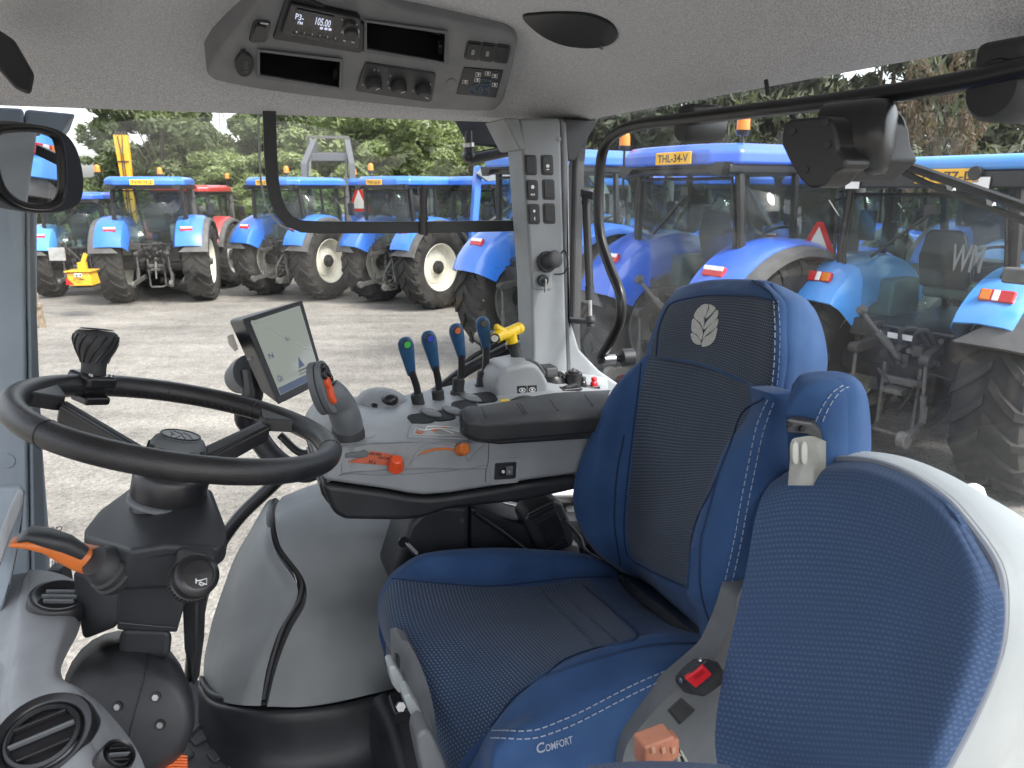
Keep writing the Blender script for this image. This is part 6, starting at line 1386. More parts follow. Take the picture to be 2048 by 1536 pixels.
def tree(kind, x, y, H, Wd, variant, label, cat='tree', grp='trees behind the tractor yard'):
    key = (kind, variant)
    if key not in tree_cache:
        spec = {'oak': (46, 22000, .17, .12, LG[0]), 'willow': (50, 17000, .15, .0, LG[1]), 'pine': (34, 7000, .155, .16, LG[2]), 'dry': (20, 2600, .15, .30, LG[3]), 'hazel': (42, 14000, .15, .0, LG[4])}[kind]
        me, cs = crown_mesh('crown', len(kind) * 3 + variant * 13 + len(kind) * 101, 7.0, 5.2, spec[0], spec[1], spec[2], spec[3], kind, spec[4])
        tm = trunk_mesh(7.0, cs, variant).mesh('trunk', [BARK], Vector()); tree_cache[key] = (me, tm)
    me, tm = tree_cache[key]
    rnm = {'oak': 'oak_tree', 'willow': 'willow_tree', 'pine': 'pine_tree', 'dry': 'pine_tree', 'hazel': 'hazel_bush'}[kind]
    t = thing(rnm, (x, y, 0), label, cat, grp, rz=variant * 1.3 + x, local=True); s_ = H / 7.0; w_ = Wd / 5.2
    for nm, mm in (('crown', me), ('trunk', tm)):
        o = bpy.data.objects.new(nm, mm); COL.objects.link(o); o.parent = t; o.scale = (w_, w_, s_)
    return t
def at(px, D): # point on the ground straight below image column px, D metres away
    a = math.atan((px - 1024) / (F / math.cos(PITCH))); return D * math.sin(a), D * math.cos(a)
TR = [('hazel', 30, 38, 3.6, 5.0, 1, 'leafy green bush at the far left edge, seen past the mirror'), ('hazel', 150, 38, 3.0, 4.4, 2, 'low green bush left of the yellow mower arm'), ('hazel', 215, 38, 4.0, 3.6, 3, 'green bush right behind the yellow mower arm'),
      ('oak', 322, 38, 7.2, 5.8, 1, 'big dark oak crown above the left rear-facing tractor'), ('oak', 385, 40, 6.0, 4.2, 2, 'dark oak crown between the big oak and the pylon'), ('willow', 470, 36, 4.3, 4.6, 1, 'low pale willow under the power pylon'), ('hazel', 440, 40, 4.6, 4.2, 4, 'middle green bush left of the pylon foot'),
      ('hazel', 545, 38, 6.2, 4.6, 1, 'tall leafy bush behind the black window frame corner'), ('oak', 600, 40, 8.4, 6, 3, 'dark oak behind the grey front loader'), ('willow', 640, 31, 5.0, 5.2, 2, 'pale willow right below the grey front loader'), ('oak', 700, 41, 8.6, 6.4, 1, 'dark oak above the white warning triangle'),
      ('willow', 740, 33, 7.0, 6.2, 3, 'light green willow behind the middle window'), ('willow', 830, 32, 6.9, 6.2, 1, 'light feathery willow left of the black work lamp'), ('oak', 900, 40, 8.6, 6.5, 2, 'dark oak right behind the black work lamp'), ('willow', 930, 30, 4.6, 4.4, 3, 'yellowish low willow behind the blue front loader'), ('hazel', 1010, 34, 6.4, 5.4, 3, 'green bush hidden mostly by the rear pillar')]
for a in TR: x, y = at(a[1], a[2]); tree(a[0], x, y, a[3], a[4], a[5], a[6])
rnd = random.Random(7)
i = 0
lab = ['sparse dark pine just right of the rear pillar', 'dark pine behind the first orange beacon', 'dark pine above the yellow THL plate', 'dense dark pine right of the THL plate', 'pine behind the second orange beacon', 'thin pine with sky gaps left of the wiper motor', 'pine half hidden by the wiper motor', 'pine just right of the wiper motor', 'pine left of the brown dry tree', 'pine right of the brown dry tree', 'pine behind the small right hand beacon', 'rightmost pine at the edge of the picture']
for k_, px_ in enumerate((1160, 1235, 1310, 1390, 1470, 1550, 1640, 1730, 1800, 1900, 1975, 2050)):
    D = 24 + rnd.uniform(0, 4); x, y = at(px_, D); tree('pine', x, y, 7.6 + rnd.uniform(0, 1.4), 4.6, 1 + k_ % 4, lab[k_])
for k_, px_ in enumerate((1200, 1350, 1500, 1680, 1850, 2010)):
    if k_ in (1, 3, 4, 5): continue
    x, y = at(px_, 31 + k_ % 2); tree('oak', x, y, 7.4, 6.4, 1 + k_ % 3, ('broad tree filling the gap behind the %s' % ('rear pillar grab rail', 'yellow THL plate', 'long blue roof', 'wiper motor', 'brown dry pine', 'right edge beacon')[k_]))
x, y = at(1858, 22); tree('dry', x, y, 6.2, 1.9, 1, 'narrow pine with brown dry needles right of the wiper motor')
# off-frame trees so the yard stays enclosed
wood = M(); r = random.Random(3)
me, cs = crown_mesh('far_wood', 99, 5.0, 8, 60, 1500, .5, 0, 'oak', LG[0])
fw_v = []; 
rng = np.random.default_rng(5); n_ = 26000
ax_ = rng.uniform(-1.25, 1.25, n_); D_ = 47 + rng.uniform(0, 5, n_); hh = rng.uniform(0, 1, n_) ** .7 * (3.0 + .7 * np.sin(ax_ * 19) + .9 * np.sin(ax_ * 43 + 1))
c = np.stack([D_ * np.sin(ax_), D_ * np.cos(ax_), hh], 1); nn_ = rng.normal(size=(n_, 3)); nn_ /= np.linalg.norm(nn_, axis=1)[:, None]; t_ = np.cross(nn_, rng.normal(size=(n_, 3))); t_ /= np.linalg.norm(t_, axis=1)[:, None]; u = np.cross(nn_, t_); s = rng.uniform(.22, .5, n_)[:, None]
q_ = np.stack([c - t_ * s, c - u * s * .5, c + t_ * s, c + u * s * .5], 1).reshape(-1, 3)
me = bpy.data.meshes.new('far_wood'); me.vertices.add(n_ * 4); me.vertices.foreach_set('co', q_.astype(np.float32).ravel()); me.loops.add(n_ * 4); me.loops.foreach_set('vertex_index', np.arange(n_ * 4, dtype=np.int32)); me.polygons.add(n_); me.polygons.foreach_set('loop_start', np.arange(0, n_ * 4, 4, dtype=np.int32)); me.polygons.foreach_set('loop_total', np.full(n_, 4, dtype=np.int32)); me.materials.append(LG[0]); me.update(); me.validate()
fw = bpy.data.objects.new('far_wood', me); COL.objects.link(fw); tag(fw, 'distant mass of dark green scrub behind the individual trees', 'wood', kind='stuff')
# pylon
py_ = thing('power_pylon', at(455, 150) + (0,), 'grey lattice power pylon rising above the trees against the white sky', 'pylon', local=True)
LAT = mat('galvanised', (.32, .33, .33), .6)
Hp = 18.2
m = M()
for sx in (-1, 1):
    for sy in (-1, 1): m.beam((sx * 1.4, sy * 1.4, 0), (sx * .22, sy * .22, Hp), .14)
for i in range(9):
    z0 = Hp * i / 9; z1 = Hp * (i + 1) / 9; w0 = 1.4 - 1.18 * i / 9; w1 = 1.4 - 1.18 * (i + 1) / 9
    for s_ in (-1, 1): m.beam((-w0, s_ * w0, z0), (w1, s_ * w1, z1), .07); m.beam((w0, s_ * w0, z0), (-w1, s_ * w1, z1), .07)
m.build('mast', LAT, py_)
for z_, L_ in ((Hp - .6, 2.6), (Hp - 2.2, 3.6)): m = M(); m.beam((-L_, 0, z_), (L_, 0, z_), .14); m.beam((-L_, 0, z_), (0, 0, z_ + .7), .08); m.beam((L_, 0, z_), (0, 0, z_ + .7), .08); m.build('cross_arm', LAT, py_)
for k_, z_ in enumerate((Hp - .9, Hp - 2.5)):
    m = M(); pp_ = [Vector((-60 + 120 * i / 12, -3 + 0 * i, z_ - 1.6 * (1 - ((i - 6) / 6) ** 2) * 0 - 1.2 * abs(math.sin((i) / 12 * math.pi * 2)))) for i in range(13)]; m.tube(pp_, .035, 5); m.build('wire', SATIN, py_)
# ================================================================ tractors in the yard
def paint(name, c, dirt=.12): 
    return mat(name, c, .30, col2=tuple(v * (1 - dirt) + d * dirt for v, d in zip(c, (.26, .24, .21))), nscale=2.2, coat=.5, detail=10)
ROYAL = paint('royal_blue_paint', (.020, .105, .55)); MIDB = paint('mid_blue_paint', (.025, .15, .58)); SKYB = paint('light_blue_paint', (.06, .27, .68), .2); REDP = paint('red_paint', (.36, .022, .02))
TYRE = mat('tyre_rubber', (.018, .0175, .017), .85, spec=.3, col2=(.042, .038, .034), nscale=5, detail=8, bump=.4, bscale=60)
RIMC = mat('cream_rim', (.70, .68, .58), .45, noise=.15, nscale=6); RIMG = mat('grey_rim', (.34, .34, .33), .5, noise=.3, nscale=6)
DGREY = mat('fender_rubber', (.085, .083, .082), .65, noise=.3, nscale=6); IRON = mat('dirty_iron', (.016, .016, .016), .6, col2=(.042, .038, .033), nscale=14, detail=8); IRON2 = mat('worn_steel', (.10, .098, .092), .5, noise=.4, nscale=20)
TINT = glass('tractor_glass', (.84, .91, .89), dust=.02, dscale=4, ior=1.5); AMBER = mat('amber_lens', (.85, .25, .02), .15); ab = AMBER.node_tree.nodes['Principled BSDF']; ab.inputs['Transmission Weight'].default_value = .25
TAILR = mat('red_lens', (.50, .02, .02), .18); TAILW = mat('clear_lens', (.75, .72, .70), .15); PLATE = mat('number_plate', (.80, .42, .02), .45); CHROME = mat('chrome_reflector', (.75, .76, .78), .1, metal=.9)
SEATG = mat('tractor_seat', (.03, .035, .05), .8); OLDSEAT = mat('green_grey_trim', (.10, .14, .135), .7)
tcache = {}
def lpart(parent, name, key, fn, mats, bevel=0, pf=Vector(), sharp=35, seg=2):
    """part whose mesh is shared by every tractor using the same key; coordinates are the tractor's own"""
    key = (key, name)
    mats_ = mats if isinstance(mats, (list, tuple)) else [mats]
    k2 = key + tuple(m_.name for m_ in mats_)
    if k2 not in tcache:
        m = fn(); lo = Vector([min(v[i] for v in m.v) for i in range(3)]); hi = Vector([max(v[i] for v in m.v) for i in range(3)]); c = (lo + hi) / 2
        tcache[k2] = (m.mesh(name, list(mats_), c, True, 0 if bevel else sharp), c)
    me, c = tcache[k2]
    o = bpy.data.objects.new(name, me); COL.objects.link(o); o.parent = parent; o.location = c - OFF[parent]; OFF[o] = c
    if bevel:
        b = o.modifiers.new('bevel', 'BEVEL'); b.width = bevel; b.segments = seg; b.limit_method = 'ANGLE'; b.angle_limit = math.radians(28); b.harden_normals = True
    return o
def tyre(cx, cy, R, w, nl, side):
    m = M(); X = Vector((1, 0, 0)); c = Vector((cx, cy, R)); rr_ = R * .955; ri = R * .56
    prof = [(ri, -w * .36), (ri + .03, -w * .42), (R * .72, -w * .5), (R * .86, -w * .5), (rr_ - .02, -w * .45), (rr_, -w * .3), (rr_ + .006, 0), (rr_, w * .3), (rr_ - .02, w * .45), (R * .86, w * .5), (R * .72, w * .5), (ri + .03, w * .42), (ri, w * .36)]
    m.lathe(prof, c, X, 44, x=(0, 0, 1)); 
    Y0, Z0 = Vector((0, 1, 0)), Vector((0, 0, 1))
    def pt(th, x, rad): return c + X * x + (Y0 * math.cos(th) + Z0 * math.sin(th)) * rad
    tw = .040 * R / .92
    for i in range(nl):
        for s_ in (-1, 1):
            t0 = 2 * math.pi * (i + (.25 if s_ > 0 else -.25)) / nl
            segs = [(t0, .01 * s_), (t0 + .13, w * .20 * s_), (t0 + .24, w * .40 * s_), (t0 + .28, w * .52 * s_)]
            rin = [rr_ - .02, rr_ - .02, rr_ - .045, R * .83]; rout = [R, R * 1.0, R * .985, R * .90]
            vs = []
            for (th, x), r1, r2 in zip(segs, rin, rout):
                dth = tw / R * 1.25
                vs += [pt(th - dth * 1.15, x, r1), pt(th + dth * 1.15, x, r1), pt(th + dth * .75, x, r2), pt(th - dth * .75, x, r2)]
            fs = [(0, 1, 2, 3), (15, 14, 13, 12)]
            for k in range(3):
                a = k * 4
                for j in range(4): fs.append((a + j, a + 4 + j, a + 4 + (j + 1) % 4, a + (j + 1) % 4))
            m.add(vs, fs)
    return m
def rimf(cx, cy, R, w, side):
    m = M(); c = Vector((cx, cy, R)); X = Vector((side, 0, 0)); r = R * .58
    m.lathe([(r * 1.01, w * .37), (r * .97, w * .40), (r * .93, w * .36), (r * .90, w * .20), (r * .86, w * .10), (r * .70, w * .04), (r * .66, w * .10), (r * .34, w * .12), (r * .30, w * .20), (0, w * .2)], c, X, 36)
    m.lathe([(r * 1.01, -w * .37), (r * .93, -w * .36), (r * .88, -w * .1), (r * .5, w * .0), (0, 0)], c, X, 28); return m
def hubf(cx, cy, R, w, side):
    m = M(); c = Vector((cx, cy, R)); X = Vector((side, 0, 0)); r = R * .58; m.lathe([(r * .28, w * .18), (r * .27, w * .30), (r * .16, w * .33), (r * .14, w * .42), (0, w * .43)], c, X, 20)
    return m
def fender(s, Rw, x0, x1, t0, t1, Rf, ext):
    m = M(); n = 20; secs = []
    for i in range(n + 1):
        th = math.radians(t0 + (t1 - t0) * i / n); e = 1 if i not in (0,) else .985
        d = Vector((0, -math.cos(th), math.sin(th))); c = Vector((0, 0, Rw)); top = min(1, max(0, (math.sin(th) - .3) / .5))
        secs.append([c + Vector((s * x, 0, 0)) + d * (Rf * e + o) for x, o in ((x0, -.40 + .1 * (1 - top)), (x0 + .01, -.10), (x0 + .06, -.005), ((x0 + x1) / 2, .03), (x1 - .07, .012), (x1 - .01, -.02), (x1, -.07))])
    L = len(secs[0]); vs = [p for sec in secs for p in sec]; fs = [(i * L + j, i * L + j + 1, (i + 1) * L + j + 1, (i + 1) * L + j) for i in range(n) for j in range(L - 1)]
    vs2 = [v - Vector((0, 0, .0)) + (Vector((0, 0, Rw)) - Vector((0, v.y, v.z))).normalized() * .022 for v in vs]; k = len(vs)
    fs += [tuple(k + i for i in reversed(f)) for f in fs]
    for j in range(L - 1): fs += [(j, j + 1, k + j + 1, k + j), (n * L + j + 1, n * L + j, k + n * L + j, k + n * L + j + 1)]
    for i in range(n): fs += [(i * L, (i + 1) * L, k + (i + 1) * L, k + i * L), (i * L + L - 1, k + i * L + L - 1, k + (i + 1) * L + L - 1, (i + 1) * L + L - 1)]
    return m.add(vs + vs2, fs)
def fender_ext(s, Rw, x0, x1, t0, t1, Rf, we):
    m = M(); n = 20; vs = []
    for i in range(n + 1):
        th = math.radians(t0 - 7 + (t1 - t0 + 10) * i / n); d = Vector((0, -math.cos(th), math.sin(th))); c = Vector((0, 0, Rw)); dr = -.02 if i > 2 else -.02
        xi = x1 - .10 if i > 2 else x0 + .12 + (x1 - x0 - .2) * i / 3
        for x, o in ((xi, dr - .012), (x1 + .0, dr - .012), (x1 + we, -.06), (x1 + we + .01, -.12), (x1 + we - .02, -.13), (x1, -.09), (xi, -.06)): vs.append(c + Vector((s * x, 0, 0)) + d * (Rf + o))
    L = 7; fs = [(i * L + j, i * L + (j + 1) % L, (i + 1) * L + (j + 1) % L, (i + 1) * L + j) for i in range(n) for j in range(L)] + [tuple(range(L)), tuple(n * L + j for j in reversed(range(L)))]
    return m.add(vs, fs)
RG = [(-.66, 2.56), (.66, 2.56), (.73, 1.98), (.64, 1.66), (.40, 1.36), (-.40, 1.36), (-.64, 1.66), (-.73, 1.98)]
def ry(z): return -.40 - .06 * (z - 1.4)
def tractor(key, pos, az, label, paintm, roofm=None, rim=RIMC, plate='TVW-19-Z', beacons=((-.75, -.5, .25),), grey_ext=True, old=False, scale=1.0, name='parked_tractor', triangle=None, detail=1, front_detail=True, exhaust=True, seed=1, seatm=None, brand=None, plx=0.0):
    roofm = roofm or paintm
    t = thing(name, (pos[0], pos[1], 0), label, 'tractor', 'tractors parked in the yard', rz=-math.radians(az), local=True); t.scale = (scale,) * 3
    V = Vector; R = .92; K = 'old' if old else 'new'
    for s in (-1, 1):
        ty = lpart(t, 'rear_tyre', ('rt', s), lambda: tyre(s * .93, 0, R, .58, 20, s), TYRE, sharp=30)
        lpart(ty, 'rim', ('rr', s), lambda: rimf(s * .93, 0, R, .58, s), rim); lpart(ty, 'hub', ('rh', s), lambda: hubf(s * .93, 0, R, .58, s), IRON)
        ft = lpart(t, 'front_tyre', ('ft', s), lambda: tyre(s * .90, 2.62, .64, .44, 16, s), TYRE, sharp=30); lpart(ft, 'rim', ('fr', s), lambda: rimf(s * .90, 2.62, .64, .44, s), rim)
        if old: f_ = lpart(t, 'fender', ('fo', s), lambda: fender(s, R, .50, 1.02, 38, 140, 1.06, 0), paintm, sharp=50); fe = lpart(f_, 'fender_edge', ('feo', s), lambda: fender_ext(s, R, .50, 1.02, 36, 138, 1.06, .22), DGREY, sharp=50)
        else:
            f_ = lpart(t, 'fender', ('fn', s), lambda: fender(s, R, .50, 1.14, 24, 150, 1.07, 0), paintm, sharp=50)
            if grey_ext: lpart(f_, 'fender_edge', ('fe', s), lambda: fender_ext(s, R, .50, 1.14, 24, 148, 1.07, .11), DGREY, sharp=50)
        th = math.radians(52 if old else 47); lc = V((s * .80, -math.cos(th) * 1.10, R + math.sin(th) * 1.10)); nrm = V((0, -math.cos(th * .45), math.sin(th * .45)))
        ax3 = (V((1, 0, 0)), nrm.cross(V((1, 0, 0))).normalized(), nrm)
        L_ = lpart(f_, 'tail_light', ('tl', s, K), lambda: M().box(lc, (.26, .10, .05), ax3), TAILR, bevel=.012)
        L2 = lpart(f_, 'tail_light', ('tw', s, K), (lambda: M().box(lc + nrm * .004, (.05, .09, .055), ax3)) if old else (lambda: M().box(lc + ax3[1] * .026 + nrm * .003, (.25, .045, .052), ax3)), TAILW, bevel=.008)
        if old: lpart(f_, 'tail_light', ('to', s, K), lambda: M().box(lc + nrm * .004 - V((s * .08, 0, 0)), (.08, .088, .055), ax3), AMBER, bevel=.01)
        lpart(f_, 'data_plate', ('dp', s, K), lambda: M().box(lc - ax3[1] * .10 + V((-s * .02, 0, 0)) - nrm * .012, (.07, .05, .006), ax3), WHITE)
        # lower link, lift rod, lift arm
        lpart(t, 'lower_link', ('ll', s), lambda: M().beam((s * .30, -.15, .62), (s * .40, -.98, .52), .055, .09).cyl((s * .36, -1.0, .52), (s * .44, -1.0, .52), .075, n=14), IRON2, bevel=.008)
        lpart(t, 'lift_rod', ('lr', s), lambda: M().cyl((s * .36, -.62, .56), (s * .34, -.66, .85), .030, n=10).cyl((s * .34, -.66, .85), (s * .33, -.68, 1.16), .017, n=10).box((s * .36, -.62, .66), (.06, .07, .18)), IRON2)
        lpart(t, 'lift_arm', ('la', s), lambda: M().beam((s * .24, -.20, 1.26), (s * .33, -.70, 1.17), .07, .10).cyl((s * .29, -.70, 1.17), (s * .38, -.70, 1.17), .05, n=12), IRON, bevel=.01)
        # rear work lamps on the roof edge
        if old: lpart(t, 'work_lamp', ('wl', s), lambda: M().box((s * .55, -.66, 2.66), (.16, .07, .12)), SATIN, bevel=.01); lpart(t, 'lamp_lens', ('wll', s), lambda: M().box((s * .55, -.70, 2.66), (.13, .012, .09)), TAILW)
        else: wl__ = lpart(t, 'work_lamp', ('wl', s), lambda: M().cyl((s * .50, -.72, 2.735), (s * .50, -.66, 2.735), .055, n=18), SATIN); lpart(wl__, 'lamp_lens', ('wll', s), lambda: M().cyl((s * .50, -.735, 2.735), (s * .50, -.72, 2.735), .045, n=18), CHROME)
        # pillars
        pl = lambda a, b, w_: M().beam(a, b, w_, w_ * 1.2)
        lpart(t, 'rear_pillar', ('cp', s), lambda: M().tube([V((s * .74, ry(1.5) + .02, 1.62)), V((s * .77, ry(2) + .03, 2.0)), V((s * .72, ry(2.6) + .03, 2.64))], .045, 8), SATIN)
        lpart(t, 'mid_pillar', ('bp', s), lambda: M().beam((s * .77, .30, 1.9), (s * .74, .28, 2.62), .05, .05), SATIN)
        lpart(t, 'front_pillar', ('ap', s), lambda: M().beam((s * .52, 1.28, 1.25), (s * .62, 1.02, 2.64), .055, .06), SATIN)
        lpart(t, 'side_glass', ('sg', s), lambda: M().prism([V((s * x, y, z)) for x, y, z in ((.755, -.36, 2.0), (.725, -.42, 2.58), (.64, 1.0, 2.58), (.56, 1.22, 1.35), (.66, .45, 1.30), (.74, .2, 1.75))], V((-s * .006, 0, 0))), TINT, sharp=0)
        lpart(t, 'mirror_arm', ('ma', s), lambda: M().tube([V((s * .66, 1.0, 2.35)), V((s * 1.0, .98, 2.42)), V((s * 1.08, .96, 2.2))], .013, 6), SATIN)
        lpart(t, 'mirror', ('mi', s), lambda: M().box((s * 1.10, .95, 2.12), (.17, .06, .30)), SATIN, bevel=.02)
        if front_detail: lpart(t, 'front_fender', ('ff', s), lambda: fender(s, .64, .70, 1.12, 25, 150, .74, 0).xf(Matrix.Translation((0, 2.62, 0))), DGREY, sharp=50)
        lpart(t, 'grab_handle', ('gh', s), lambda: M().tube([V((s * .70, .95, 1.35)), V((s * .86, .92, 1.5)), V((s * .84, .85, 2.2)), V((s * .70, .85, 2.35))], .012, 6), SATIN)
    # roof
    def roof():
        m = M(); lo, hi = [], []
        outl_ = [(-.62, -.74), (-.30, -.80), (.30, -.80), (.62, -.74), (.84, -.55), (.86, .6), (.74, 1.25), (.4, 1.42), (-.4, 1.42), (-.74, 1.25), (-.86, .6), (-.84, -.55)]
        if old: outl_ = [(-.92, -.70), (.92, -.70), (.96, -.55), (.96, 1.1), (.88, 1.22), (-.88, 1.22), (-.96, 1.1), (-.96, -.55)]
        n = len(outl_); z0, z1, z2 = (2.76, 2.84, 2.88) if old else (2.68, 2.80, 2.87)
        rings = [[V((x, y, z0)) for x, y in outl_], [V((x, y, z1)) for x, y in outl_], [V((x * .9, y * .92, z2)) for x, y in outl_]]
        vs = [p for r_ in rings for p in r_]; fs = [(i * n + j, i * n + (j + 1) % n, (i + 1) * n + (j + 1) % n, (i + 1) * n + j) for i in range(2) for j in range(n)] + [tuple(reversed(range(n))), tuple(2 * n + j for j in range(n))]
        return m.add(vs, fs)
    rf = lpart(t, 'roof', ('roof', K), roof, roofm, bevel=.03, seg=3)
    lpart(rf, 'roof_underside', ('ru', K), lambda: M().box((0, .3, 2.645 if not old else 2.69), (1.56 if not old else 1.8, 1.85 if not old else 1.95, .09 if not old else .14)), SATIN, bevel=.02)
    if not old: lpart(rf, 'rear_band', 'rb', lambda: M().prism([V((x, -.70, z)) for x, z in ((-.78, 2.70), (-.74, 2.58), (-.62, 2.60), (-.55, 2.66), (.55, 2.66), (.62, 2.60), (.74, 2.58), (.78, 2.70))], V((0, .1, 0))), SATIN)
    if plate:
        pz = 2.715 if old else 2.745; w_ = .25 if not old else .26
        pl_ = lpart(rf, 'number_plate', ('np', K, plx), lambda: M().box((plx, -.815 if not old else -.70, pz), (w_ * 2, .012, .115)), PLATE, bevel=.006)
        def txt():
            m = text4(plate, V((plx - w_ * .85, 0, pz + .036)), V((plx + w_ * .85, 0, pz + .036)), V((plx - w_ * .85, 0, pz - .036))); m.v = [v + V((0, (-.823 if not old else -.708), 0)) for v in m.v]; return m
        lpart(pl_, 'lettering', ('lt', plate, plx), txt, BLACK)
    # rear window with frame and wiper
    f3 = lambda x, z, o=0: V((x, ry(z) + o, z))
    lpart(t, 'rear_glass', 'rg', lambda: M().prism([f3(x, z) for x, z in RG], V((0, .006, 0))), TINT, sharp=0)
    lpart(t, 'rear_frame', 'rf', lambda: M().tube([f3(x, z) for x, z in RG], .020, 6, closed=True), SATIN)
    wi = lpart(t, 'wiper', 'wi', lambda: M().beam(f3(-.42, 2.0, -.04), f3(.10, 2.42, -.04), .022).box(f3(.1, 2.44, -.04), (.10, .08, .08)), SATIN)
    lpart(t, 'windscreen', 'ws', lambda: M().prism([V((-.52, 1.28, 1.35)), V((.52, 1.28, 1.35)), V((.62, 1.02, 2.6)), V((-.62, 1.02, 2.6))], V((0, .006, 0))), TINT, sharp=0)
    lpart(t, 'rear_wall', 'bw', lambda: M().hull([V((x, y, z)) for x, y, z in ((-.50, -.38, 1.36), (.50, -.38, 1.36), (.52, -.30, .95), (-.52, -.30, .95), (-.5, -.1, 1.36), (.5, -.1, 1.36), (.5, -.1, .9), (-.5, -.1, .9))]), SATIN, bevel=.02)
    # inside of the cab
    sm = seatm or (OLDSEAT if old else SEATG)
    st_ = lpart(t, 'seat', ('se', K), lambda: M().hull([V((x, y, z)) for x in (-.23, .23) for y, z in ((.10, 1.72), (.12, 1.60), (.62, 1.62), (.62, 1.74))]), sm, bevel=.05, seg=3)
    lpart(st_, 'backrest', ('sb', K), lambda: M().hull([V((x, y, z)) for x, y, z in ((-.24, .05, 1.70), (.24, .05, 1.70), (-.25, -.02, 2.0), (.25, -.02, 2.0), (-.17, -.05, 2.26), (.17, -.05, 2.26), (-.22, .15, 1.70), (.22, .15, 1.70), (-.15, .05, 2.24), (.15, .05, 2.24))]), SATIN if old else sm, bevel=.05, seg=3)
    lpart(t, 'steering_wheel', 'sw', lambda: M().tube([V((math.cos(a) * .20, .93 + math.sin(a) * .16, 1.95 + math.sin(a) * .10)) for a in [2 * math.pi * i / 24 for i in range(24)]], .016, 8, closed=True), SATIN)
    lpart(t, 'dashboard', 'da', lambda: M().hull([V((x, y, z)) for x, y, z in ((-.18, 1.0, 1.9), (.18, 1.0, 1.9), (-.25, 1.22, 1.92), (.25, 1.22, 1.92), (-.15, 1.0, 1.2), (.15, 1.0, 1.2), (.3, 1.25, 1.2), (-.3, 1.25, 1.2))]), SATIN, bevel=.03)
    lpart(t, 'side_console', ('sc', K), lambda: M().hull([V((x, y, z)) for x in (.34, .66) for y, z in ((-.25, 1.40), (-.2, 1.80), (.55, 1.80), (.7, 1.66), (.7, 1.40))]), sm if old else GREYD, bevel=.03)
    lpart(t, 'instructor_seat', ('is', K), lambda: M().hull([V((x, y, z)) for x in (-.66, -.36) for y, z in ((-.15, 1.40), (-.12, 1.76), (.35, 1.76), (.4, 1.40))]), sm if old else GREYD, bevel=.03)
    lpart(t, 'cab_floor', 'cf', lambda: M().box((0, .45, 1.33), (1.05, 1.6, .10)), SATIN)
    # bonnet and chassis
    hd_ = lpart(t, 'bonnet', 'ho', lambda: M().hull([V((x, y, z)) for s in (-1, 1) for x, y, z in ((s * .38, 1.25, 1.82), (s * .40, 1.25, 1.35), (s * .36, 2.6, 1.66), (s * .38, 2.9, 1.25), (s * .25, 3.35, 1.20), (s * .22, 3.1, 1.55), (s * .20, 1.25, 1.92), (s * .16, 2.6, 1.76))]), paintm, bevel=.05, seg=3)
    lpart(hd_, 'grille', 'gr', lambda: M().hull([V((x, y, z)) for s in (-1, 1) for x, y, z in ((s * .24, 3.37, 1.18), (s * .36, 2.95, 1.1), (s * .24, 3.36, .9), (s * .36, 2.9, .9), (s * .415, 1.6, 1.42), (s * .415, 2.4, 1.38), (s * .415, 1.6, 1.2), (s * .41, 2.4, 1.2))]), SATIN, bevel=.02)
    if brand:
        def bt():
            m = text4(brand, V((.425, 1.7, 1.62)), V((.415, 2.5, 1.56)), V((.43, 1.7, 1.50))); return m
        lpart(hd_, 'lettering', ('br', brand), bt, WHITE)
    lpart(t, 'engine', 'en', lambda: M().hull([V((x, y, z)) for x in (-.34, .34) for y, z in ((1.2, .7), (1.2, 1.3), (3.0, 1.2), (3.1, .75))]), IRON, bevel=.03)
    lpart(t, 'front_axle', 'fa', lambda: M().beam((-.8, 2.62, .62), (.8, 2.62, .62), .18, .18), IRON)
    lpart(t, 'rear_axle', 'ra', lambda: M().cyl((-.8, 0, R), (.8, 0, R), .17, n=14).hull([V((x, y, z)) for x in (-.25, .25) for y, z in ((-.30, .70), (-.32, 1.22), (1.2, 1.3), (1.2, .6))]), IRON, bevel=.02)
    for s in (-1, 1): lpart(t, 'fuel_tank', ('fu', s), lambda: M().hull([V((s * x, y, z)) for x in (.40, .76) for y, z in ((.95, .62), (.95, 1.18), (1.75, 1.12), (1.75, .66))]), SATIN, bevel=.05)
    if exhaust: lpart(t, 'exhaust', 'ex', lambda: M().tube([V((.60, 1.42, 1.3)), V((.62, 1.40, 2.45)), V((.63, 1.38, 2.62)), V((.66, 1.30, 2.72))], [.075, .075, .05, .045], 12), DGREY)
    for k_, (bx_, by_, bh_) in enumerate(beacons):
        b_ = lpart(t, 'beacon', ('bc', bx_, by_, bh_), lambda: M().tube([V((bx_, by_, 2.84 + bh_)), V((bx_, by_, 2.95 + bh_)), V((bx_, by_, 2.985 + bh_)), V((bx_, by_, 3.0 + bh_))], [.062, .058, .045, .015], 16), AMBER, sharp=50)
        lpart(b_, 'beacon_base', ('bb', bx_, by_, bh_), lambda: M().cyl((bx_, by_, 2.80 + bh_), (bx_, by_, 2.845 + bh_), .055, .065, n=14).cyl((bx_, by_, 2.35 if bh_ < .1 else 2.80), (bx_, by_, 2.81 + bh_), .014, n=8), SATIN)
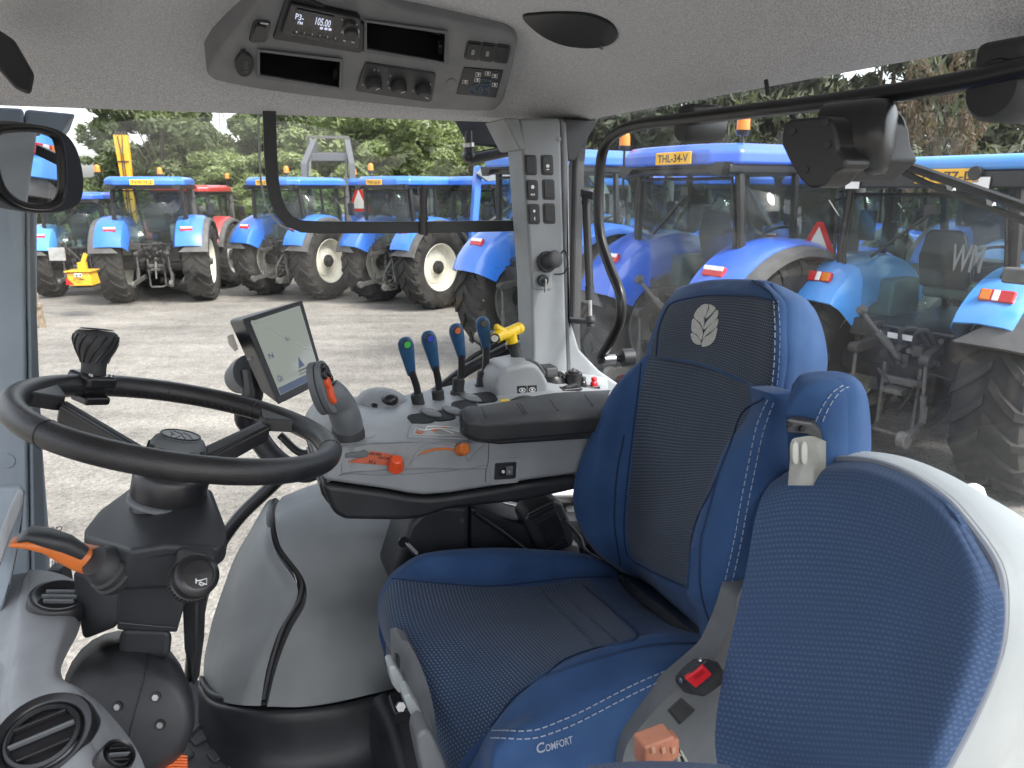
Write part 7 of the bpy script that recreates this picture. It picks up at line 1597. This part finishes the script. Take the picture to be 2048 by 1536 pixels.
    if triangle:
        tx, ty_, tz, s_ = triangle
        tr_ = lpart(t, 'warning_triangle', ('wt',) + triangle, lambda: M().prism([V((tx - s_ * .16, ty_, tz)), V((tx - s_, ty_, tz + s_ * .08)), V((tx - s_, ty_, tz + s_ * .3)), V((tx - s_ * .18, ty_, tz + s_ * 1.85)), V((tx + s_ * .18, ty_, tz + s_ * 1.85)), V((tx + s_, ty_, tz + s_ * .3)), V((tx + s_, ty_, tz + s_ * .08))], V((0, .012, 0))), TAILR)
        lpart(tr_, 'triangle_centre', ('wc',) + triangle, lambda: M().prism([V((tx - s_ * .72, ty_ - .003, tz + s_ * .26)), V((tx, ty_ - .003, tz + s_ * 1.62)), V((tx + s_ * .72, ty_ - .003, tz + s_ * .26))], V((0, .004, 0))), RIMC)
    # hitch block, valves, hoses, top link
    lpart(t, 'top_link', ('tk', seed % 2), lambda: M().cyl((0, -.38, 1.02), (-.18, -.62, 1.34), .034, n=12).cyl((-.18, -.62, 1.34), (-.28, -.74, 1.52), .02, n=10).cyl((-.30, -.76, 1.52), (-.25, -.76, 1.56), .04, n=10) if seed % 2 else M().cyl((0, -.38, 1.05), (.02, -.62, .80), .034, n=12).cyl((.02, -.62, .8), (.03, -.7, .6), .02, n=10), IRON2)
    lpart(t, 'drawbar_frame', 'db', lambda: M().box((-.17, -.42, .72), (.035, .05, .62)).box((.17, -.42, .72), (.035, .05, .62)).box((0, -.44, .88), (.34, .05, .07)).box((0, -.50, .80), (.20, .16, .05)).tube([V((-.17, -.44, .42)), V((-.12, -.56, .40)), V((.12, -.56, .40)), V((.17, -.44, .42))], .025, 8), IRON2, bevel=.006)
    lpart(t, 'toolbox', 'tb', lambda: M().box((-.40, -.42, 1.33), (.26, .16, .16)), IRON, bevel=.01)
    def clutter():
        m = M(); r_ = random.Random(seed)
        for i in range(26):
            x = r_.uniform(-.30, .34); z = r_.uniform(.72, 1.32); y = -.34 - r_.uniform(0, .12); k_ = r_.random()
            if k_ < .4: m.box((x, y, z), (r_.uniform(.03, .12), r_.uniform(.05, .12), r_.uniform(.03, .10)))
            elif k_ < .75: m.cyl((x, y - .06, z), (x + r_.uniform(-.03, .03), y + .05, z + r_.uniform(-.02, .05)), r_.uniform(.018, .04), n=9)
            else: m.tube([V((x, y, z)), V((x + r_.uniform(-.1, .1), y - .07, z + r_.uniform(-.02, .14))), V((x + r_.uniform(-.2, .2), y, z + r_.uniform(-.2, .0)))], .013, 6)
        return m
    o = lpart(t, 'rear_fittings', ('cl', seed), clutter, IRON); o['kind'] = 'stuff'
    for k_ in range(4):
        x = (.06, .14, .22, .30)[k_]; lpart(t, 'hydraulic_coupler', ('hc', k_), lambda: M().cyl((x, -.48, 1.18 + .03 * (k_ % 2)), (x, -.38, 1.20 + .03 * (k_ % 2)), .026, n=12), IRON2)
    for k_ in range(2): lpart(t, 'hose', ('hs', k_), lambda: M().tube(spline([V((-.05 + .1 * k_, -.36, 1.10)), V((-.02 + .14 * k_, -.52, 1.34)), V((.10 + .10 * k_, -.50, 1.40)), V((.20 + .06 * k_, -.40, 1.25))], 4), .02, 8), RUBB)
    return t
def gp(px, py): v = G(px, py); return (v.x, v.y)
tractor('a', gp(180, 590), -14, 'blue roofed tractor farthest left, just right of the mirror', SKYB, ROYAL, plate='BK-09-T', beacons=(), seed=1, rim=RIMG, exhaust=False, scale=.88)
tractor('b', gp(330, 601), -13, 'blue tractor seen from behind with a yellow mower arm rising behind its roof', MIDB, plate='TVW-19-Z', beacons=((-.92, -.60, .12), (.10, .6, .1)), seed=2)
tractor('c', gp(398, 572), 2, 'red tractor half hidden behind the blue one with the mower arm', REDP, plate=None, beacons=((.78, .9, .22),), seed=3, rim=RIMG, scale=.94)
tractor('e', gp(594, 592), 26, 'blue tractor right of the red one, its cab crossed by the window frame corner', MIDB, plate='TPB-27-N', beacons=((.42, -.5, .12),), seed=4)
tractor('g', gp(772, 571), 28, 'blue tractor in the second row carrying a red and white warning triangle', MIDB, plate=None, beacons=((-.5, -.5, .12),), triangle=(-.02, -.95, 2.02, .34), seed=5)
tractor('f', gp(812, 608), 38, 'blue tractor with large cream rear wheel rim, left of the rear pillar', MIDB, plate='TNX-62-K', beacons=((-.55, -.4, .16),), seed=6, grey_ext=True)
tractor('j', (-.55, 17.2), 46, 'blue tractor in the second row whose cab shows beneath the black work lamp', MIDB, plate=None, beacons=((-.3, .4, .1),), seed=7, rim=RIMG, grey_ext=False)
tractor('k', (.66, 10.6), 53, 'blue tractor partly hidden by the rear pillar, its low fenders left of the pillar', MIDB, plate=None, beacons=(), seed=8, rim=RIMG, grey_ext=False, scale=1.08)
tractor('l', (2.27, 8.35), 61, 'royal blue tractor with yellow plate THL-34-V and two orange beacons', ROYAL, plate='THL-34-V', beacons=((-.98, -.48, .08), (.70, -.42, .14)), seed=9, rim=RIMG, scale=1.06, plx=.22)
tractor('m', (4.0, 6.85), 57, 'light blue older tractor closest to the rear window, plate ending in 77-D', SKYB, plate='TG-77-D', beacons=(), seed=11, old=True, rim=RIMC, scale=1.0, plx=.28, triangle=(-1.12, -.30, 1.90, .21))
tractor('n', (6.1, 14.2), 60, 'blue tractor in the back row seen through the light blue tractor windows', ROYAL, plate=None, beacons=(), seed=3, rim=RIMG, exhaust=False, brand='NEW HOLLAND')
tractor('o', (3.6, 14.6), 60, 'royal blue tractor in the back row behind the THL one', ROYAL, plate=None, beacons=((.0, 0, .1),), seed=5, rim=RIMG, exhaust=False, brand='NEW HOLLAND')
tractor('p', (8.0, 11.6), 60, 'blue tractor with an orange beacon at the right edge behind the light blue roof', MIDB, plate=None, beacons=((-.2, .2, .35),), seed=6, rim=RIMG, scale=1.06, exhaust=False)
tractor('q', (6.7, 8.4), 58, 'pale blue tractor directly beyond the light blue one, seen through its windows', SKYB, plate=None, beacons=(), seed=2, rim=RIMG, exhaust=False)
tractor('r', (1.6, 19.5), 50, 'blue tractor in the far row right of the front loader', MIDB, plate=None, beacons=((0, -.2, .1),), seed=2, rim=RIMG)
# ---- sticker lettering on the nearest tractor's window is part of that tractor
near = [o for o in S.objects if o.get('label', '').startswith('light blue older')][0]
V = Vector
m = text4('WM', V((.30, ry(2.05) - .012, 2.16)), V((.56, ry(2.05) - .012, 2.16)), V((.28, ry(2.05) - .012, 1.93))); c_ = sum(m.v, V()) / len(m.v)
lpart(near, 'window_lettering', 'wm', lambda: m, mat('grey_print', (.16, .17, .17), .6))
lpart(near, 'window_sticker', 'st', lambda: M().box((-.05, -.44, 1.29), (.26, .01, .05)), WHITE)
lpart(near, 'rear_lamp', 'rl2', lambda: M().box((1.0, -.86, 1.98), (.20, .10, .12)), DGREY, bevel=.02)
# ---- front loaders
def loader(name, pos, az, label, mt, H, back=1, txt=None):
    t = thing(name, (pos[0], pos[1], 0), label, 'front loader', rz=-math.radians(az), local=True)
    for s in (-1, 1):
        a = lpart(t, 'arm', ('arm', s, H, back), lambda: M().prism([V((s * .62, 0, H - 1.1)), V((s * .62, .05, H - .65)), V((s * .44, .90, H)), V((s * .44, 1.12, H - .06)), V((s * .44, 1.05, H - .30)), V((s * .62, .36, H - .88)), V((s * .62, .28, H - 1.15))], V((.15, 0, 0))), mt, bevel=.012)
        lpart(a, 'cylinder', ('cy', s, H), lambda: M().cyl((s * .48 + .045, .1, H - 1.0), (s * .48 + .045, .72, H - .30), .035, n=10).cyl((s * .48 + .045, .72, H - .30), (s * .48 + .045, 1.0, H - .02), .02, n=8), IRON2)
        lpart(a, 'post', ('po', s, H), lambda: M().box((s * .48 + .045, .06, H / 2 - .4), (.12, .20, H - 1.2)), mt, bevel=.01)
    lpart(t, 'cross_tube', ('ct', H), lambda: M().beam((-.5, .55, H - .48), (.6, .55, H - .48), .13, .20), mt, bevel=.012)
    lpart(t, 'tool_frame', ('tf', H), lambda: M().beam((-.55, 1.05, H + .06), (.55, 1.05, H + .06), .07).beam((-.55, 1.05, H + .06), (-.55, 1.1, H - .35), .06).beam((.55, 1.05, H + .06), (.55, 1.1, H - .35), .06).beam((-.55, 1.1, H - .35), (.55, 1.1, H - .35), .06), IRON2)
    return t
a = at(652, 20.5); loader('front_loader', a, -6, 'grey raised front loader frame standing up above the cab roof of a blue tractor', mat('loader_grey', (.075, .082, .088), .45), 3.9)
a = at(950, 15.5)
fl_ = thing('front_loader', a + (0,), 'blue and grey front loader arm with white script lettering beside the black work lamp', 'front loader', rz=-math.radians(60), local=True)
LOADG = mat('loader_plate', (.16, .18, .20), .4)
for k_, y_ in enumerate((-.1, .75)): lpart(fl_, 'post', ('p2', k_), lambda: M().beam((0, y_, 1.3), (0, y_ + .18, 3.05 - .1 * k_), .14, .14), MIDB, bevel=.01)
ar = lpart(fl_, 'boom', 'bo', lambda: M().prism([V((.1, -.05, 2.9)), V((.1, .1, 3.05)), V((.1, 2.2, 3.2)), V((.1, 3.0, 3.0)), V((.1, 3.3, 2.5)), V((.1, 3.1, 2.5)), V((.1, 2.7, 2.85)), V((.1, 2.0, 2.92)), V((.1, .2, 2.75))], V((.1, 0, 0))), LOADG, bevel=.01)
lpart(ar, 'lettering', 'qt', lambda: text4('Quicke', V((.206, .9, 3.04)), V((.206, 1.75, 3.09)), V((.206, .9, 2.86))), WHITE)
lpart(fl_, 'cylinder', 'c2', lambda: M().cyl((.15, .0, 1.8), (.15, 1.5, 2.7), .05, n=10), SATIN)
# ---- yellow hedge mower
YEL2 = mat('mower_yellow', (.72, .36, .015), .4, noise=.15, nscale=4, coat=.3)
pos = at(165, 15.9 / math.cos(math.atan((165 - 1024) / 1513.6)) * .96); hm = thing('hedge_mower', pos + (.42,), 'yellow hedge mower with an arm pointing straight up and a lettered deck', 'mower', rz=math.radians(8), local=True); hm.scale = (.68,) * 3
dk = lpart(hm, 'deck', 'dk', lambda: M().hull([V((x, y, z)) for x, y, z in ((-.42, -.35, .30), (.44, -.35, .30), (.44, .5, .3), (-.42, .5, .3), (-.48, -.30, .78), (.36, -.30, .82), (.36, .5, .80), (-.48, .5, .78), (.44, -.36, .62))]), YEL2, bevel=.02)
lpart(dk, 'deck_lid', 'dl', lambda: M().box((-.03, .05, .86), (1.0, .9, .05)), YEL2, bevel=.01); lpart(dk, 'skid', 'sk', lambda: M().box((0, 0, .16), (.95, .7, .12)), IRON)
lpart(dk, 'sign', 'sg', lambda: M().box((-.02, -.37, .72), (.28, .012, .13)), WHITE); lpart(dk, 'sign_mark', 'sm', lambda: M().prism([V((-.14, -.378, .67)), V((-.08, -.378, .77)), V((-.02, -.378, .67))], V((0, .004, 0))).cyl((.06, -.380, .72), (.06, -.376, .72), .04, n=14), BLACK)
lpart(dk, 'lettering', 'at', lambda: text4('ATTEMA', V((-.24, -.372, .58)), V((.20, -.372, .60)), V((-.24, -.372, .50))), BLACK); lpart(dk, 'lettering', 'at2', lambda: text4('HEEG', V((-.12, -.372, .46)), V((.06, -.372, .47)), V((-.12, -.372, .42))), BLACK)
lpart(dk, 'reflector', 'rf2', lambda: M().prism([V((-.48, -.37, .62)), V((-.52, -.37, .34)), V((-.22, -.37, .34))], V((0, .02, 0))), TAILR)
lpart(dk, 'hitch_post', 'hp', lambda: M().box((.0, .1, 1.02), (.30, .22, .32)).beam((0, .1, 1.1), (.1, .3, 1.5), .12), YEL2, bevel=.01)
lpart(hm, 'radiator', 'rd', lambda: M().box((-.95, -.1, 1.32), (.42, .12, .38)), RIMG, bevel=.01)
dk.scale = (.76,) * 3; dk.location.x -= .36; dk.location.z += .02
bp_ = Vector((at(256, 23)[0] - pos[0], at(256, 23)[1] - pos[1], 0)) / .68; bp_.rotate(Matrix.Rotation(-math.radians(8), 3, 'Z')); bp_.z = .35
bm_ = lpart(hm, 'boom', 'bm', lambda: M().hull([bp_ + V((x, y, z)) for x, y, z in ((-.10, -.1, 1.0), (.12, -.1, 1.0), (-.10, .12, 1.0), (.12, .12, 1.0), (-.24, -.1, 4.0), (.24, -.1, 4.1), (-.24, .1, 4.0), (.24, .1, 4.1), (-.27, -.1, 4.9), (.24, -.1, 4.9), (-.27, .1, 4.9), (.24, .1, 4.9))]), YEL2, bevel=.015)
for k_ in (-.04, .03): lpart(bm_, 'hose', ('bh', k_), lambda: M().tube([bp_ + V((k_, -.13, 1.2)), bp_ + V((k_ * 1.3, -.14, 2.5)), bp_ + V((k_, -.14, 4.3)), bp_ + V((k_ * 2.5, -.13, 4.86))], .018, 6), RUBB)
for k_ in (2.9, 3.9): lpart(bm_, 'strap', ('bs', k_), lambda: M().box(bp_ + V((0, -.13, k_)), (.42, .03, .04)), IRON)
for k_ in range(4): lpart(bm_, 'nozzle', ('bn', k_), lambda: M().cyl(bp_ + V((-.16 + .11 * k_, -.08, 4.88)), bp_ + V((-.16 + .11 * k_, -.08, 5.04)), .035, n=8), IRON)
# chain between lower links of the second tractor (red hooks)
# ---- wooden trestle at the left edge
wt = thing('wooden_trestle', gp(84, 655) + (0,), 'weathered wooden trestle with a round log, cut off by the left pillar', 'trestle', rz=.2, local=True)
WOOD = mat('weathered_wood', (.27, .21, .15), .85, col2=(.14, .10, .07), nscale=12, detail=8)
lpart(wt, 'leg', 'wl1', lambda: M().beam((.02, 0, 0), (.0, 0, .42), .07, .10), WOOD); lpart(wt, 'leg', 'wl2', lambda: M().beam((-.9, .1, 0), (-.9, .1, .42), .07, .10), WOOD)
lpart(wt, 'beam', 'wb', lambda: M().beam((-1.2, .08, .44), (.06, -.02, .44), .14, .07), WOOD); lpart(wt, 'log', 'lg', lambda: M().cyl((-1.2, .1, .60), (-.02, 0, .60), .12, n=14), WOOD)
